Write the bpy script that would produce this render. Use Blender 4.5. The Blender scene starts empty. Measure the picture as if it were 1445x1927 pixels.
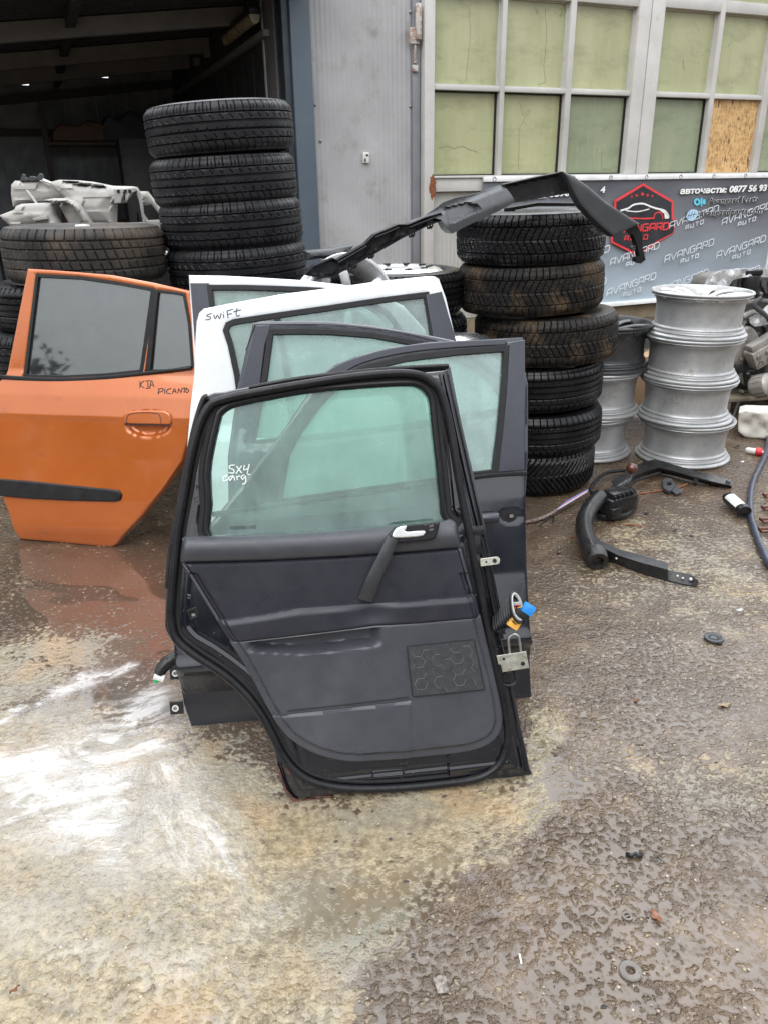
import bpy, math, random
import numpy as np
from mathutils import Vector, Matrix
from mathutils.geometry import delaunay_2d_cdt
random.seed(7); np.random.seed(7)
S = bpy.context.scene
COL = S.collection
rad = math.radians
# ---------------------------------------------------------------- camera
EYE = Vector((0, 0, 1.35)); TH = rad(22.8); RO = rad(1.0)
FL, CX, CY = 1447.0, 722.5, 963.5
_f = Vector((0, math.cos(TH), -math.sin(TH))); _r0 = Vector((1, 0, 0)); _u0 = Vector((0, math.sin(TH), math.cos(TH)))
_r = _r0*math.cos(RO) - _u0*math.sin(RO); _u = _u0*math.cos(RO) + _r0*math.sin(RO)
cam = bpy.data.cameras.new('camera'); co = bpy.data.objects.new('camera', cam); COL.objects.link(co)
co.matrix_world = Matrix(((_r.x, _u.x, -_f.x, EYE.x), (_r.y, _u.y, -_f.y, EYE.y), (_r.z, _u.z, -_f.z, EYE.z), (0, 0, 0, 1)))
cam.sensor_fit = 'VERTICAL'; cam.sensor_height = 24; cam.lens = 24*FL/1927; cam.clip_start = .05; cam.clip_end = 2000
S.camera = co
# ---------------------------------------------------------------- light: overcast sky + very soft sun
w = bpy.data.worlds.new('World'); S.world = w; w.use_nodes = True
nt = w.node_tree; nt.nodes.clear()
SUN_EL, SUN_AZ = 52, 200          # azimuth clockwise from +Y
sky = nt.nodes.new('ShaderNodeTexSky'); sky.sky_type = 'NISHITA'; sky.sun_disc = False
sky.sun_elevation = rad(SUN_EL); sky.sun_rotation = rad(SUN_AZ); sky.dust_density = 4
hs = nt.nodes.new('ShaderNodeHueSaturation'); hs.inputs['Saturation'].default_value = .12
# cloud layer: evens the sky out, brighter overhead
tc = nt.nodes.new('ShaderNodeTexCoord'); sx = nt.nodes.new('ShaderNodeSeparateXYZ')
nz = nt.nodes.new('ShaderNodeTexNoise'); nz.inputs['Scale'].default_value = 2.2; nz.inputs['Detail'].default_value = 6
rp = nt.nodes.new('ShaderNodeValToRGB'); rp.color_ramp.elements[0].position = 0; rp.color_ramp.elements[0].color = (4.4, 4.6, 4.8, 1)
rp.color_ramp.elements[1].position = .9; rp.color_ramp.elements[1].color = (11.5, 11.9, 12.4, 1)
rn = nt.nodes.new('ShaderNodeMapRange'); rn.inputs[1].default_value = .3; rn.inputs[2].default_value = .7; rn.inputs[3].default_value = .8; rn.inputs[4].default_value = 1.15
mu = nt.nodes.new('ShaderNodeVectorMath'); mu.operation = 'SCALE'
dp = nt.nodes.new('ShaderNodeVectorMath'); dp.operation = 'DOT_PRODUCT'; dp.inputs[1].default_value = (.10, .78, .62)   # bright sky patch added ahead and high, for sheen on the wet ground
br = nt.nodes.new('ShaderNodeMapRange'); br.interpolation_type = 'SMOOTHSTEP'; br.inputs[1].default_value = .45; br.inputs[2].default_value = 1; br.inputs[3].default_value = 1; br.inputs[4].default_value = 2.3
mb_ = nt.nodes.new('ShaderNodeMath'); mb_.operation = 'MULTIPLY'
mx = nt.nodes.new('ShaderNodeMix'); mx.data_type = 'RGBA'; mx.inputs[0].default_value = .8
bg = nt.nodes.new('ShaderNodeBackground'); bg.inputs['Strength'].default_value = .115
wo = nt.nodes.new('ShaderNodeOutputWorld'); L = nt.links.new
L(sky.outputs[0], hs.inputs['Color']); L(tc.outputs['Generated'], sx.inputs[0]); L(tc.outputs['Generated'], nz.inputs['Vector'])
L(sx.outputs[2], rp.inputs[0]); L(nz.outputs[0], rn.inputs[0]); L(rp.outputs[0], mu.inputs[0]); L(tc.outputs['Generated'], dp.inputs[0]); L(dp.outputs['Value'], br.inputs[0]); L(br.outputs[0], mb_.inputs[0]); L(rn.outputs[0], mb_.inputs[1]); L(mb_.outputs[0], mu.inputs['Scale'])
L(hs.outputs[0], mx.inputs[6]); L(mu.outputs[0], mx.inputs[7]); L(mx.outputs[2], bg.inputs[0]); L(bg.outputs[0], wo.inputs[0])
sl = bpy.data.lights.new('sun', 'SUN'); sl.energy = .7; sl.angle = rad(50); sl.color = (1, .97, .93)
so = bpy.data.objects.new('sun', sl); COL.objects.link(so)
so.rotation_euler = (rad(90-SUN_EL), 0, rad(180-SUN_AZ))
S.view_settings.view_transform = 'Standard'; S.view_settings.look = 'None'; S.view_settings.gamma = 1
S.view_settings.exposure = .84
S.cycles.use_denoising = True; S.cycles.denoising_prefilter = 'ACCURATE'; S.cycles.denoising_input_passes = 'RGB_ALBEDO_NORMAL'; S.cycles.max_bounces = 8; S.cycles.transparent_max_bounces = 24
S.cycles.caustics_reflective = False; S.cycles.caustics_refractive = False; S.cycles.sample_clamp_indirect = 6

# ---------------------------------------------------------------- geometry from the photo: rays and planes
def ray(px, py): return _f + _r*((px-CX)/FL) - _u*((py-CY)/FL)
def G(px, py, z=0.0):
    d = ray(px, py); return EYE + d*((z-EYE.z)/d.z)
def atD(px, py, D):
    d = ray(px, py); return EYE + d*(D/d.y)
class Pl:
    def __init__(s, O, U, V):
        s.O = Vector(O); s.U = Vector(U).normalized(); s.N = s.U.cross(Vector(V)).normalized(); s.V = s.N.cross(s.U)
        s.M = Matrix(((s.U.x, s.V.x, s.N.x, s.O.x), (s.U.y, s.V.y, s.N.y, s.O.y), (s.U.z, s.V.z, s.N.z, s.O.z), (0, 0, 0, 1)))
    def uv(s, px, py, w=0.0):
        d = ray(px, py); o = s.O + s.N*w; t = (o-EYE).dot(s.N)/d.dot(s.N); p = EYE + d*t - o
        return (p.dot(s.U), p.dot(s.V))
    def uvw(s, px, py, w=0.0):
        a = s.uv(px, py, w); return Vector((a[0], a[1], w))
    def P(s, u, v, w=0.0): return s.O + s.U*u + s.V*v + s.N*w
    def L(s, pts, w=0.0): return [s.uv(p[0], p[1], w) for p in pts]
    def pix(s, u, v):
        X = [s.O[i] + s.U[i]*u + s.V[i]*v - EYE[i] for i in range(3)]
        c = [sum(X[i]*a[i] for i in range(3)) for a in (_r, _u, _f)]
        return CX + FL*c[0]/c[2], CY - FL*c[1]/c[2]
Z = Vector((0, 0, 1))
def lean(bl, br, deg):
    O = G(*bl); U = (G(*br)-O).normalized(); B = Z.cross(U).normalized(); a = rad(deg)
    return Pl(O, U, Z*math.cos(a)+B*math.sin(a))
def upright(p0, p1): return Pl(p0, Vector((p1.x-p0.x, p1.y-p0.y, 0)), Z)

def cr(pts, n=5, closed=True):
    P = [np.array(p, float) for p in pts]; m = len(P); out = []
    for i in range(m if closed else m-1):
        if closed: a, b, c, d = P[i-1], P[i], P[(i+1) % m], P[(i+2) % m]
        else: a, b, c, d = P[max(i-1, 0)], P[i], P[i+1], P[min(i+2, m-1)]
        for k in range(n):
            t = k/n
            out.append(tuple(.5*((2*b)+(c-a)*t+(2*a-5*b+4*c-d)*t*t+(3*b-a-3*c+d)*t**3)))
    if not closed: out.append(tuple(P[-1]))
    return out
def area(p): return .5*sum(p[i-1][0]*p[i][1]-p[i][0]*p[i-1][1] for i in range(len(p)))
def inset(poly, d):
    """positive d shrinks"""
    s = 1 if area(poly) > 0 else -1; n = len(poly); out = []
    for i in range(n):
        a, b, c = (Vector(poly[i-1]), Vector(poly[i]), Vector(poly[(i+1) % n]))
        e, f = (b-a), (c-b)
        if e.length < 1e-7 or f.length < 1e-7: out.append(tuple(b)); continue
        e.normalize(); f.normalize()
        n1 = Vector((-e.y, e.x))*s; n2 = Vector((-f.y, f.x))*s; m = n1+n2
        if m.length < .3: m = n1
        m.normalize(); k = 1/max(.5, m.dot(n1)); q = b+m*d*k; out.append((q.x, q.y))
    return out
def resample(poly, sp):
    out = []; n = len(poly)
    for i in range(n):
        a = np.array(poly[i]); b = np.array(poly[(i+1) % n]); k = max(1, int(round(np.linalg.norm(b-a)/sp)))
        for j in range(k): out.append(tuple(a+(b-a)*j/k))
    return out
def rounded(poly, r, n=4):
    """round polygon corners by radius fraction r (same unit as poly)"""
    out = []; m = len(poly)
    for i in range(m):
        a, b, c = Vector(poly[i-1]), Vector(poly[i]), Vector(poly[(i+1) % m])
        e, f = (a-b), (c-b); q = min(r, e.length*.45, f.length*.45); p0 = b+e.normalized()*q; p1 = b+f.normalized()*q
        for k in range(n+1):
            t = k/n; p = p0*(1-t)**2+b*2*t*(1-t)+p1*t*t; out.append((p.x, p.y))
    return out
def inside(poly, X, Y):
    r = np.zeros(X.shape, bool); n = len(poly)
    for i in range(n):
        x1, y1 = poly[i-1]; x2, y2 = poly[i]
        c = ((y1 > Y) != (y2 > Y)) & (X < (x2-x1)*(Y-y1)/((y2-y1) if y2 != y1 else 1e-12)+x1); r ^= c
    return r
def dist(polys, X, Y):
    d = np.full(X.shape, 1e9)
    for poly in polys:
        n = len(poly)
        for i in range(n):
            x1, y1 = poly[i-1]; x2, y2 = poly[i]; ex, ey = x2-x1, y2-y1; q = ex*ex+ey*ey
            if q < 1e-14: continue
            t = np.clip(((X-x1)*ex+(Y-y1)*ey)/q, 0, 1); d = np.minimum(d, np.hypot(X-x1-t*ex, Y-y1-t*ey))
    return d
def sst(a, b, x):
    t = np.clip((x-a)/(b-a), 0, 1); return t*t*(3-2*t)

class MB:
    def __init__(s): s.v = []; s.f = []; s.T = None
    def add(s, V, F, T=None):
        T = T or s.T; o = len(s.v)
        if T is not None: V = [T @ Vector(v) for v in V]
        s.v += [tuple(v) for v in V]; s.f += [tuple(i+o for i in f) for f in F]; return s
    def box(s, c, d, R=None, T=None):
        x, y, z = d[0]/2, d[1]/2, d[2]/2
        V = [Vector((i*x, j*y, k*z)) for i in (-1, 1) for j in (-1, 1) for k in (-1, 1)]
        if R is not None: V = [R @ v for v in V]
        V = [v+Vector(c) for v in V]
        return s.add(V, [(0, 1, 3, 2), (4, 6, 7, 5), (0, 4, 5, 1), (2, 3, 7, 6), (0, 2, 6, 4), (1, 5, 7, 3)], T)
    def tube(s, P, r, n=8, closed=False, sq=1.0, up=None, T=None):
        P = [Vector(p) for p in P]; m = len(P); V = []; F = []
        rr = r if hasattr(r, '__len__') else [r]*m; prev = None
        for i in range(m):
            t = (P[(i+1) % m]-P[i-1]) if closed else (P[min(i+1, m-1)]-P[max(i-1, 0)])
            if t.length < 1e-9: t = Vector((0, 0, 1))
            t.normalize()
            if up is not None: a = Vector(up)-t*t.dot(Vector(up))
            elif prev is None:
                a = Vector((0, 0, 1)) if abs(t.z) < .9 else Vector((1, 0, 0)); a = a-t*a.dot(t)
            else: a = prev-t*prev.dot(t)
            if a.length < 1e-6: a = t.orthogonal()
            a.normalize(); prev = a; b = t.cross(a)
            for k in range(n):
                an = 2*math.pi*k/n; V.append(P[i]+a*(math.cos(an)*rr[i]*sq)+b*(math.sin(an)*rr[i]))
        for i in range(m if closed else m-1):
            j = (i+1) % m
            for k in range(n): F.append((i*n+k, i*n+(k+1) % n, j*n+(k+1) % n, j*n+k))
        if not closed:
            F.append(tuple(range(n-1, -1, -1))); F.append(tuple((m-1)*n+k for k in range(n)))
        return s.add(V, F, T)
    def lathe(s, prof, n=48, closed=False, T=None, a0=0, a1=2*math.pi):
        m = len(prof); full = abs(a1-a0-2*math.pi) < 1e-6; N = n if full else n+1; V = []; F = []
        for k in range(N):
            a = a0+(a1-a0)*k/n; c, q = math.cos(a), math.sin(a)
            V += [(p[0]*c, p[0]*q, p[1]) for p in prof]
        for k in range(n):
            j = (k+1) % N
            for i in range(m if closed else m-1):
                i2 = (i+1) % m; F.append((k*m+i, j*m+i, j*m+i2, k*m+i2))
        return s.add(V, F, T)
    def ball(s, c, r, n=12, T=None):
        r = r if hasattr(r, '__len__') else (r, r, r); V = []; F = []
        for i in range(n+1):
            a = math.pi*i/n
            for k in range(n*2):
                b = math.pi*k/n; V.append((c[0]+r[0]*math.sin(a)*math.cos(b), c[1]+r[1]*math.sin(a)*math.sin(b), c[2]+r[2]*math.cos(a)))
        m = 2*n
        for i in range(n):
            for k in range(m): F.append((i*m+k, (i+1)*m+k, (i+1)*m+(k+1) % m, i*m+(k+1) % m))
        return s.add(V, F, T)
    def plate(s, out, holes=(), z0=0, z1=.003, bevel=0, T=None, off=0):
        c = bpy.data.curves.new('c', 'CURVE'); c.dimensions = '2D'; c.fill_mode = 'BOTH'
        bevel = min(bevel, (z1-z0)*.49); c.extrude = max((z1-z0)/2-bevel, 0); c.bevel_depth = bevel; c.bevel_resolution = 2; c.offset = -bevel
        for pts in [out]+list(holes):
            sp = c.splines.new('POLY'); sp.points.add(len(pts)-1)
            for p, q in zip(sp.points, pts): p.co = (q[0], q[1], 0, 1)
            sp.use_cyclic_u = True
        s._cu(c, (z0+z1)/2, T); return s
    def _cu(s, c, zc, T=None, fn=None):
        o = bpy.data.objects.new('t', c); me = bpy.data.meshes.new_from_object(o)
        V = [Vector((v.co.x, v.co.y, v.co.z+zc)) for v in me.vertices]
        if fn: V = [fn(v) for v in V]
        s.add(V, [tuple(p.vertices) for p in me.polygons], T)
        bpy.data.objects.remove(o); bpy.data.meshes.remove(me); bpy.data.curves.remove(c)
    def text(s, txt, a, b, h, z, th=.001, bold=0, shear=0, mirror=False, T=None):
        """fit txt on the baseline a->b (uv), cap height h"""
        c = bpy.data.curves.new('c', 'FONT'); c.body = txt; c.extrude = .5; c.offset = bold; c.shear = 0; c.resolution_u = 3
        o = bpy.data.objects.new('t', c); me = bpy.data.meshes.new_from_object(o)
        xs = [v.co.x for v in me.vertices]; x0, x1 = min(xs), max(xs); d = Vector(b)-Vector(a); l = d.length; d.normalize(); q = Vector((-d.y, d.x)); V = []
        for v in me.vertices:
            x = (v.co.x-x0)/(x1-x0); x = 1-x if mirror else x; y = v.co.y/.73*h
            p = Vector(a)+d*(x*l+shear*y)+q*y; V.append((p.x, p.y, z+v.co.z*th))
        s.add(V, [tuple(p.vertices) for p in me.polygons], T)
        bpy.data.objects.remove(o); bpy.data.meshes.remove(me); bpy.data.curves.remove(c); return s
    def ribbon(s, P, wd, z0, z1, T=None):
        P = [Vector(p) for p in P]; m = len(P); V = []; F = []
        closed = (P[0]-P[-1]).length < 1e-6
        for i in range(m):
            a = P[i-1] if i > 0 else (P[-2] if closed else None); c = P[i+1] if i < m-1 else (P[1] if closed else None)
            e = (P[i]-a).normalized() if a is not None else None; f = (c-P[i]).normalized() if c is not None else None
            e = e or f; f = f or e; n1 = Vector((-e.y, e.x)); mm = n1+Vector((-f.y, f.x))
            if mm.length < .2: mm = n1
            mm.normalize(); k = wd/2/max(.45, mm.dot(n1))
            for q, zz in ((k, z0), (-k, z0), (-k, z1), (k, z1)): V.append((P[i].x+mm.x*q, P[i].y+mm.y*q, zz))
        for i in range(m-1):
            for k in range(4): F.append((i*4+k, i*4+(k+1) % 4, i*4+4+(k+1) % 4, i*4+4+k))
        F.append((3, 2, 1, 0)); F.append(tuple((m-1)*4+k for k in range(4)))
        return s.add(V, F, T)
    def relief(s, pl, out, holes, hf, sp, back, T=None, rings=(.0028, .0065), lines=(), lo=.0011):
        """panel with a modelled front: hf(px, py, d, u, v) -> height"""
        B = [resample(out, sp)]+[resample(h, sp) for h in holes]
        xs = [p[0] for p in B[0]]; ys = [p[1] for p in B[0]]
        gx, gy = np.meshgrid(np.arange(min(xs), max(xs), sp), np.arange(min(ys), max(ys), sp*.87))
        gx = gx+(np.arange(gx.shape[0]) % 2)[:, None]*sp*.5
        X, Y = gx.ravel(), gy.ravel(); k = inside(B[0], X, Y)
        for h in B[1:]: k &= ~inside(h, X, Y)
        X, Y = X[k], Y[k]; k = dist(B, X, Y) > rings[-1]+sp*.5; X, Y = X[k], Y[k]
        LP = []
        for ln in lines:
            q = [pl.uv(*p) for p in ln]
            for sg in (-1, 1): LP.append([(a_, b_+sg*lo) for a_, b_ in q])
        if LP:
            k = np.ones(len(X), bool)
            for q in LP:
                for (x1, y1), (x2, y2) in zip(q[:-1], q[1:]):
                    ex, ey = x2-x1, y2-y1; t = np.clip(((X-x1)*ex+(Y-y1)*ey)/(ex*ex+ey*ey), 0, 1); k &= np.hypot(X-x1-t*ex, Y-y1-t*ey) > sp*.45
            X, Y = X[k], Y[k]
        V = []; E = []
        for b in B:
            o = len(V); V += b; E += [(o+i, o+(i+1) % len(b)) for i in range(len(b))]
        for bi, b in enumerate(B):
            for rg_ in rings:
                q = np.array(inset(b, rg_ if bi == 0 else -rg_)); k = inside(B[0], q[:, 0], q[:, 1])
                for h in B[1:]: k &= ~inside(h, q[:, 0], q[:, 1])
                k &= dist(B, q[:, 0], q[:, 1]) > rg_*.93; q = q[k]; V += [tuple(p) for p in q.tolist()]
        for q in LP:
            Q = []
            for a_, b_ in zip(q[:-1], q[1:]):
                n_ = max(1, int(math.hypot(b_[0]-a_[0], b_[1]-a_[1])/sp)); Q += [(a_[0]+(b_[0]-a_[0])*i/n_, a_[1]+(b_[1]-a_[1])*i/n_) for i in range(n_)]
            Q.append(q[-1]); Qa = np.array(Q); k = inside(B[0], Qa[:, 0], Qa[:, 1]) & (dist(B, Qa[:, 0], Qa[:, 1]) > .0015); o = None
            for p, kk in zip(Q, k):
                if kk:
                    V.append(p)
                    if o is not None: E.append((o, len(V)-1))
                    o = len(V)-1
                else: o = None
        V += list(zip(X.tolist(), Y.tolist()))
        r = delaunay_2d_cdt([Vector(v) for v in V], E, [], 0, 1e-6)
        W = np.array([(v.x, v.y) for v in r[0]]); F = np.array([tuple(f) for f in r[2]])
        c = W[F].mean(1); k = inside(B[0], c[:, 0], c[:, 1])
        for h in B[1:]: k &= ~inside(h, c[:, 0], c[:, 1])
        F = F[k]; d = dist(B, W[:, 0], W[:, 1]); px, py = pl.pix(W[:, 0], W[:, 1])
        h = hf(px, py, d, W[:, 0], W[:, 1])*np.ones(len(W))
        n = len(W); V = [(a, b, q) for (a, b), q in zip(W.tolist(), h.tolist())]+[(a, b, back) for a, b in W.tolist()]
        Fl = F.tolist(); ed = {}
        a, b, c3 = W[F[:, 0]], W[F[:, 1]], W[F[:, 2]]
        cw = ((b[:, 0]-a[:, 0])*(c3[:, 1]-a[:, 1])-(b[:, 1]-a[:, 1])*(c3[:, 0]-a[:, 0])) < 0
        Fl = [f[::-1] if q else f for f, q in zip(Fl, cw)]
        for f in Fl:
            for i in range(3):
                e = (f[i], f[(i+1) % 3])
                if (e[1], e[0]) in ed: del ed[(e[1], e[0])]
                else: ed[e] = 1
        FF = [tuple(f) for f in Fl]+[(f[2]+n, f[1]+n, f[0]+n) for f in Fl]+[(e[1], e[0], e[0]+n, e[1]+n) for e in ed]
        return s.add(V, FF, T)

def mesh_obj(name, V, F, mat, parent=None, M=None, smooth=35, bevel=0):
    me = bpy.data.meshes.new(name)
    if isinstance(V, np.ndarray): V = V.tolist()
    me.from_pydata(V, [], F); me.validate(verbose=False)
    if bevel:
        import bmesh
        bm = bmesh.new(); bm.from_mesh(me); bmesh.ops.remove_doubles(bm, verts=bm.verts, dist=1e-6)
        bmesh.ops.recalc_face_normals(bm, faces=bm.faces)
        es = [e for e in bm.edges if len(e.link_faces) == 2 and e.calc_face_angle(0) > rad(35)]
        bmesh.ops.bevel(bm, geom=es, offset=bevel, segments=2, affect='EDGES', profile=.5); bm.to_mesh(me); bm.free()
    me.update()
    if smooth: me.shade_smooth(); me.set_sharp_from_angle(angle=rad(smooth))
    me.materials.append(mat)
    o = bpy.data.objects.new(name, me); COL.objects.link(o)
    if parent is not None: o.parent = parent
    if M is not None: o.matrix_world = M if parent is None else M
    return o
def part(name, mb, mat, parent, label=None, **k):
    o = mesh_obj(name, mb.v, mb.f, mat, parent, **k)
    if label: o['label'] = label
    return o
def tag(o, label, cat, group=None, kind=None):
    if label: o['label'] = label
    if cat: o['category'] = cat
    if group: o['group'] = group
    if kind: o['kind'] = kind
    return o
def thing(name, label, cat, M=None, group=None):
    o = bpy.data.objects.new(name, None); COL.objects.link(o); o.empty_display_size = .05
    if M is not None: o.matrix_world = M
    return tag(o, label, cat, group)
def solo(name, mb, mat, label, cat, M=None, group=None, **k):
    return tag(mesh_obj(name, mb.v, mb.f, mat, None, M, **k), label, cat, group)
def copy_tree(o, parent=None):
    c = o.copy(); COL.objects.link(c)
    if parent: c.parent = parent
    for ch in list(o.children): copy_tree(ch, c)
    return c
def Tr(x, y, z): return Matrix.Translation((x, y, z))
def Rz(a): return Matrix.Rotation(a, 4, 'Z')
def Rx(a): return Matrix.Rotation(a, 4, 'X')
def Ry(a): return Matrix.Rotation(a, 4, 'Y')

# ---------------------------------------------------------------- materials
class NT:
    def __init__(s, name):
        s.m = bpy.data.materials.new(name); s.m.use_nodes = True; s.t = s.m.node_tree; s.t.nodes.clear()
        s.o = s.n('OutputMaterial'); s.c = s.n('TexCoord').outputs['Object']
    def n(s, ty, **k):
        q = s.t.nodes.new('ShaderNode'+ty)
        for a, b in k.items(): setattr(q, a, b)
        return q
    def l(s, a, b): s.t.links.new(a, b)
    def put(s, sock, v):
        if hasattr(v, 'links') or isinstance(v, bpy.types.NodeSocket): s.l(v, sock)
        else:
            if isinstance(v, tuple) and len(v) == 3 and sock.type == 'RGBA': v = v+(1,)
            sock.default_value = v
    def math(s, op, a, b=0.0, c=None, clamp=False):
        q = s.n('Math', operation=op, use_clamp=clamp); s.put(q.inputs[0], a); s.put(q.inputs[1], b)
        if c is not None: s.put(q.inputs[2], c)
        return q.outputs[0]
    def noise(s, scale, det=4, rough=.55, vec=None, dist=0):
        q = s.n('TexNoise'); s.put(q.inputs['Scale'], scale); q.inputs['Detail'].default_value = det; q.inputs['Roughness'].default_value = rough
        q.inputs['Distortion'].default_value = dist; s.l(vec or s.c, q.inputs['Vector']); return q.outputs[0]
    def vor(s, scale, feat='F1', vec=None, rnd=1):
        q = s.n('TexVoronoi', feature=feat); q.inputs['Scale'].default_value = scale; q.inputs['Randomness'].default_value = rnd; s.l(vec or s.c, q.inputs['Vector']); return q
    def rng(s, v, a, b, c=0.0, d=1.0, smooth=False):
        q = s.n('MapRange'); q.interpolation_type = 'SMOOTHSTEP' if smooth else 'LINEAR'
        for i, x in enumerate((v, a, b, c, d)): s.put(q.inputs[i], x)
        return q.outputs[0]
    def mix(s, f, a, b):
        q = s.n('Mix', data_type='RGBA'); s.put(q.inputs[0], f); s.put(q.inputs[6], a); s.put(q.inputs[7], b); return q.outputs[2]
    def scl(s, vec3, vec=None, rot=(0, 0, 0)):
        q = s.n('Mapping'); q.inputs['Scale'].default_value = vec3; q.inputs['Rotation'].default_value = rot; s.l(vec or s.c, q.inputs['Vector']); return q.outputs[0]
    def bump(s, h, strength, dist=.01, nrm=None):
        q = s.n('Bump'); s.put(q.inputs['Strength'], strength); q.inputs['Distance'].default_value = dist; s.l(h, q.inputs['Height'])
        if nrm is not None: s.l(nrm, q.inputs['Normal'])
        return q.outputs[0]
    def attr(s, name): return s.n('Attribute', attribute_name=name).outputs['Fac']
    def pbr(s, **k):
        q = s.n('BsdfPrincipled')
        for a, b in k.items(): s.put(q.inputs[a.replace('_', ' ')], b)
        s.l(q.outputs[0], s.o.inputs[0]); return s.m
def drops(N, scale=150., dens=.5):
    """water beads: spherical bumps of random size"""
    v = N.vor(scale, rnd=1); r = N.n('SeparateColor'); N.l(v.outputs['Color'], r.inputs[0])
    rad_ = N.rng(r.outputs[0], 1-dens, 1, 0, .42)
    q = N.math('SUBTRACT', N.math('MULTIPLY', rad_, rad_), N.math('MULTIPLY', v.outputs['Distance'], v.outputs['Distance']))
    return N.math('SQRT', N.math('MAXIMUM', q, 0.0))
def mat(name, a, b=None, sc=12., rough=.5, rv=.12, metal=0., bump=.15, bsc=90., bd=.002, coat=0., wet=False, dirt=None, dsc=7., dlo=.55, dhi=.7, spec=.5, dens=.35, dropsc=150.):
    N = NT(name); b = b or tuple(min(1, x*1.25+.003) for x in a)
    n1 = N.noise(sc, 6, .6); col = N.mix(N.rng(n1, .35, .68), a, b); rg = N.rng(N.noise(sc*2.3, 5), .3, .7, max(.02, rough-rv), min(1, rough+rv))
    if dirt:
        dm = N.math('MULTIPLY', N.rng(N.noise(dsc, 8, .65), dlo, dhi), N.rng(N.noise(bsc*2, 3), .35, .6)); col = N.mix(dm, col, dirt); rg = N.math('ADD', rg, N.math('MULTIPLY', dm, .35), clamp=True)
    nr = N.bump(N.noise(bsc, 5), bump, bd)
    if wet:
        nr = N.bump(drops(N, dropsc, dens), .8, .004, nr)
    k = dict(Base_Color=col, Roughness=rg, Metallic=metal, Normal=nr, Specular_IOR_Level=spec)
    if coat: k['Coat_Weight'] = coat; k['Coat_Roughness'] = .06
    return N.pbr(**k)
def glass(name, tint, haze, hz=(.5, .62, .58), gl=.05, streak=True, marks=None, wet=True):
    N = NT(name)
    tr = N.n('BsdfTransparent'); tr.inputs[0].default_value = tint+(1,)
    g = N.n('BsdfGlossy'); g.inputs['Roughness'].default_value = .03
    d = N.n('BsdfDiffuse')  # film colour painted for condensation and for what the panes reflect
    runs = N.noise(1., 5, .6, N.scl((26, 3, 1)), dist=1.5); blot = N.noise(11., 8, .68)
    f = N.rng(N.math('ADD', N.math('MULTIPLY', runs, .28), N.math('MULTIPLY', blot, .8)), .38, .72, haze*.4, haze*1.45)
    N.put(d.inputs[0], N.mix(N.rng(N.noise(9, 4), .4, .65), hz, tuple(x*1.12 for x in hz)))
    if wet: nr = N.bump(drops(N, 170., .16), .35, .004); N.l(nr, g.inputs['Normal'])
    lw = N.n('LayerWeight'); lw.inputs[0].default_value = .5
    fr = N.math('ADD', gl, N.math('MULTIPLY', N.math('POWER', lw.outputs['Facing'], 4), .6), clamp=True)
    m1 = N.n('MixShader'); N.l(f, m1.inputs[0]); N.l(tr.outputs[0], m1.inputs[1]); N.l(d.outputs[0], m1.inputs[2])
    m2 = N.n('MixShader'); N.l(fr, m2.inputs[0]); N.l(m1.outputs[0], m2.inputs[1]); N.l(g.outputs[0], m2.inputs[2])
    N.l(m2.outputs[0], N.o.inputs[0]); return N.m

m_rubber = mat('tyre_rubber', (.008, .008, .010), (.020, .020, .022), 9, .42, .12, bump=.25, bsc=160, dirt=(.07, .06, .05), dlo=.6, dhi=.85, spec=0.25)
m_rubber_wet = mat('tyre_rubber_wet', (.005, .005, .006), (.013, .013, .014), 9, .30, .12, bump=.25, bsc=160, dirt=(.06, .05, .04), dlo=.62, dhi=.9, spec=0.3)
m_rubber_mud = mat('tyre_rubber_muddy', (.009, .008, .008), (.02, .017, .015), 8, .48, .12, bump=.3, bsc=140, dirt=(.14, .09, .05), dsc=9, dlo=.5, dhi=.66, spec=0.25)
m_rubber_dust = mat('tyre_rubber_dusty', (.022, .021, .021), (.05, .046, .042), 7, .55, .12, bump=.3, bsc=140, dirt=(.16, .12, .085), dsc=5, dlo=.48, dhi=.75, spec=0.3)
m_seal = mat('rubber_seal', (.008, .008, .010), (.015, .015, .017), 20, .33, .1, bump=.1, bsc=200, wet=True, dropsc=260, spec=0.3)
m_seal_dry = mat('window_rubber', (.018, .018, .02), None, 20, .5, .1, bump=.1, bsc=200, spec=0.3)
m_black = mat('black_plastic', (.012, .012, .013), (.02, .02, .022), 20, .4, .1, bump=.15, bsc=220, spec=0.3)
m_blackwet = mat('wet_black_plastic', (.009, .009, .01), (.016, .016, .018), 20, .25, .1, bump=.15, bsc=180, wet=True, spec=0.4)
m_void = mat('dark_inside', (.006, .006, .007), None, 20, .8, .05)
m_navy_dry = mat('navy_paint_edge', (.004, .005, .009), (.006, .007, .012), 5, .2, .06, bump=.02, coat=1)
m_navy = mat('navy_paint_wet', (.004, .005, .009), (.006, .007, .012), 5, .14, .06, bump=.02, bsc=60, coat=1, wet=True, dens=.22, dropsc=105)
m_navy2 = mat('navy_paint_outer', (.008, .010, .017), (.013, .015, .024), 4, .2, .08, bump=.03, bsc=40, coat=.9, wet=True, dens=.18, dropsc=150, dirt=(.17, .14, .10), dsc=6, dlo=.66, dhi=.75)
m_slate = mat('slate_frame_paint', (.03, .033, .048), (.04, .044, .062), 6, .3, .08, bump=.03, bsc=80, coat=.4)
m_slate2 = mat('slate_door_paint', (.022, .025, .04), (.03, .034, .05), 6, .25, .08, bump=.03, bsc=80, coat=.6)
m_card = mat('door_card_plastic', (.046, .049, .058), (.062, .066, .078), 7, .33, .1, bump=.12, bsc=420, bd=.001, dirt=(.09, .09, .1), dsc=5, dlo=.5, dhi=.9)
m_card2 = mat('door_card_leatherette', (.020, .021, .028), (.028, .029, .038), 8, .33, .1, bump=.2, bsc=380, bd=.001, spec=0.4)
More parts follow.
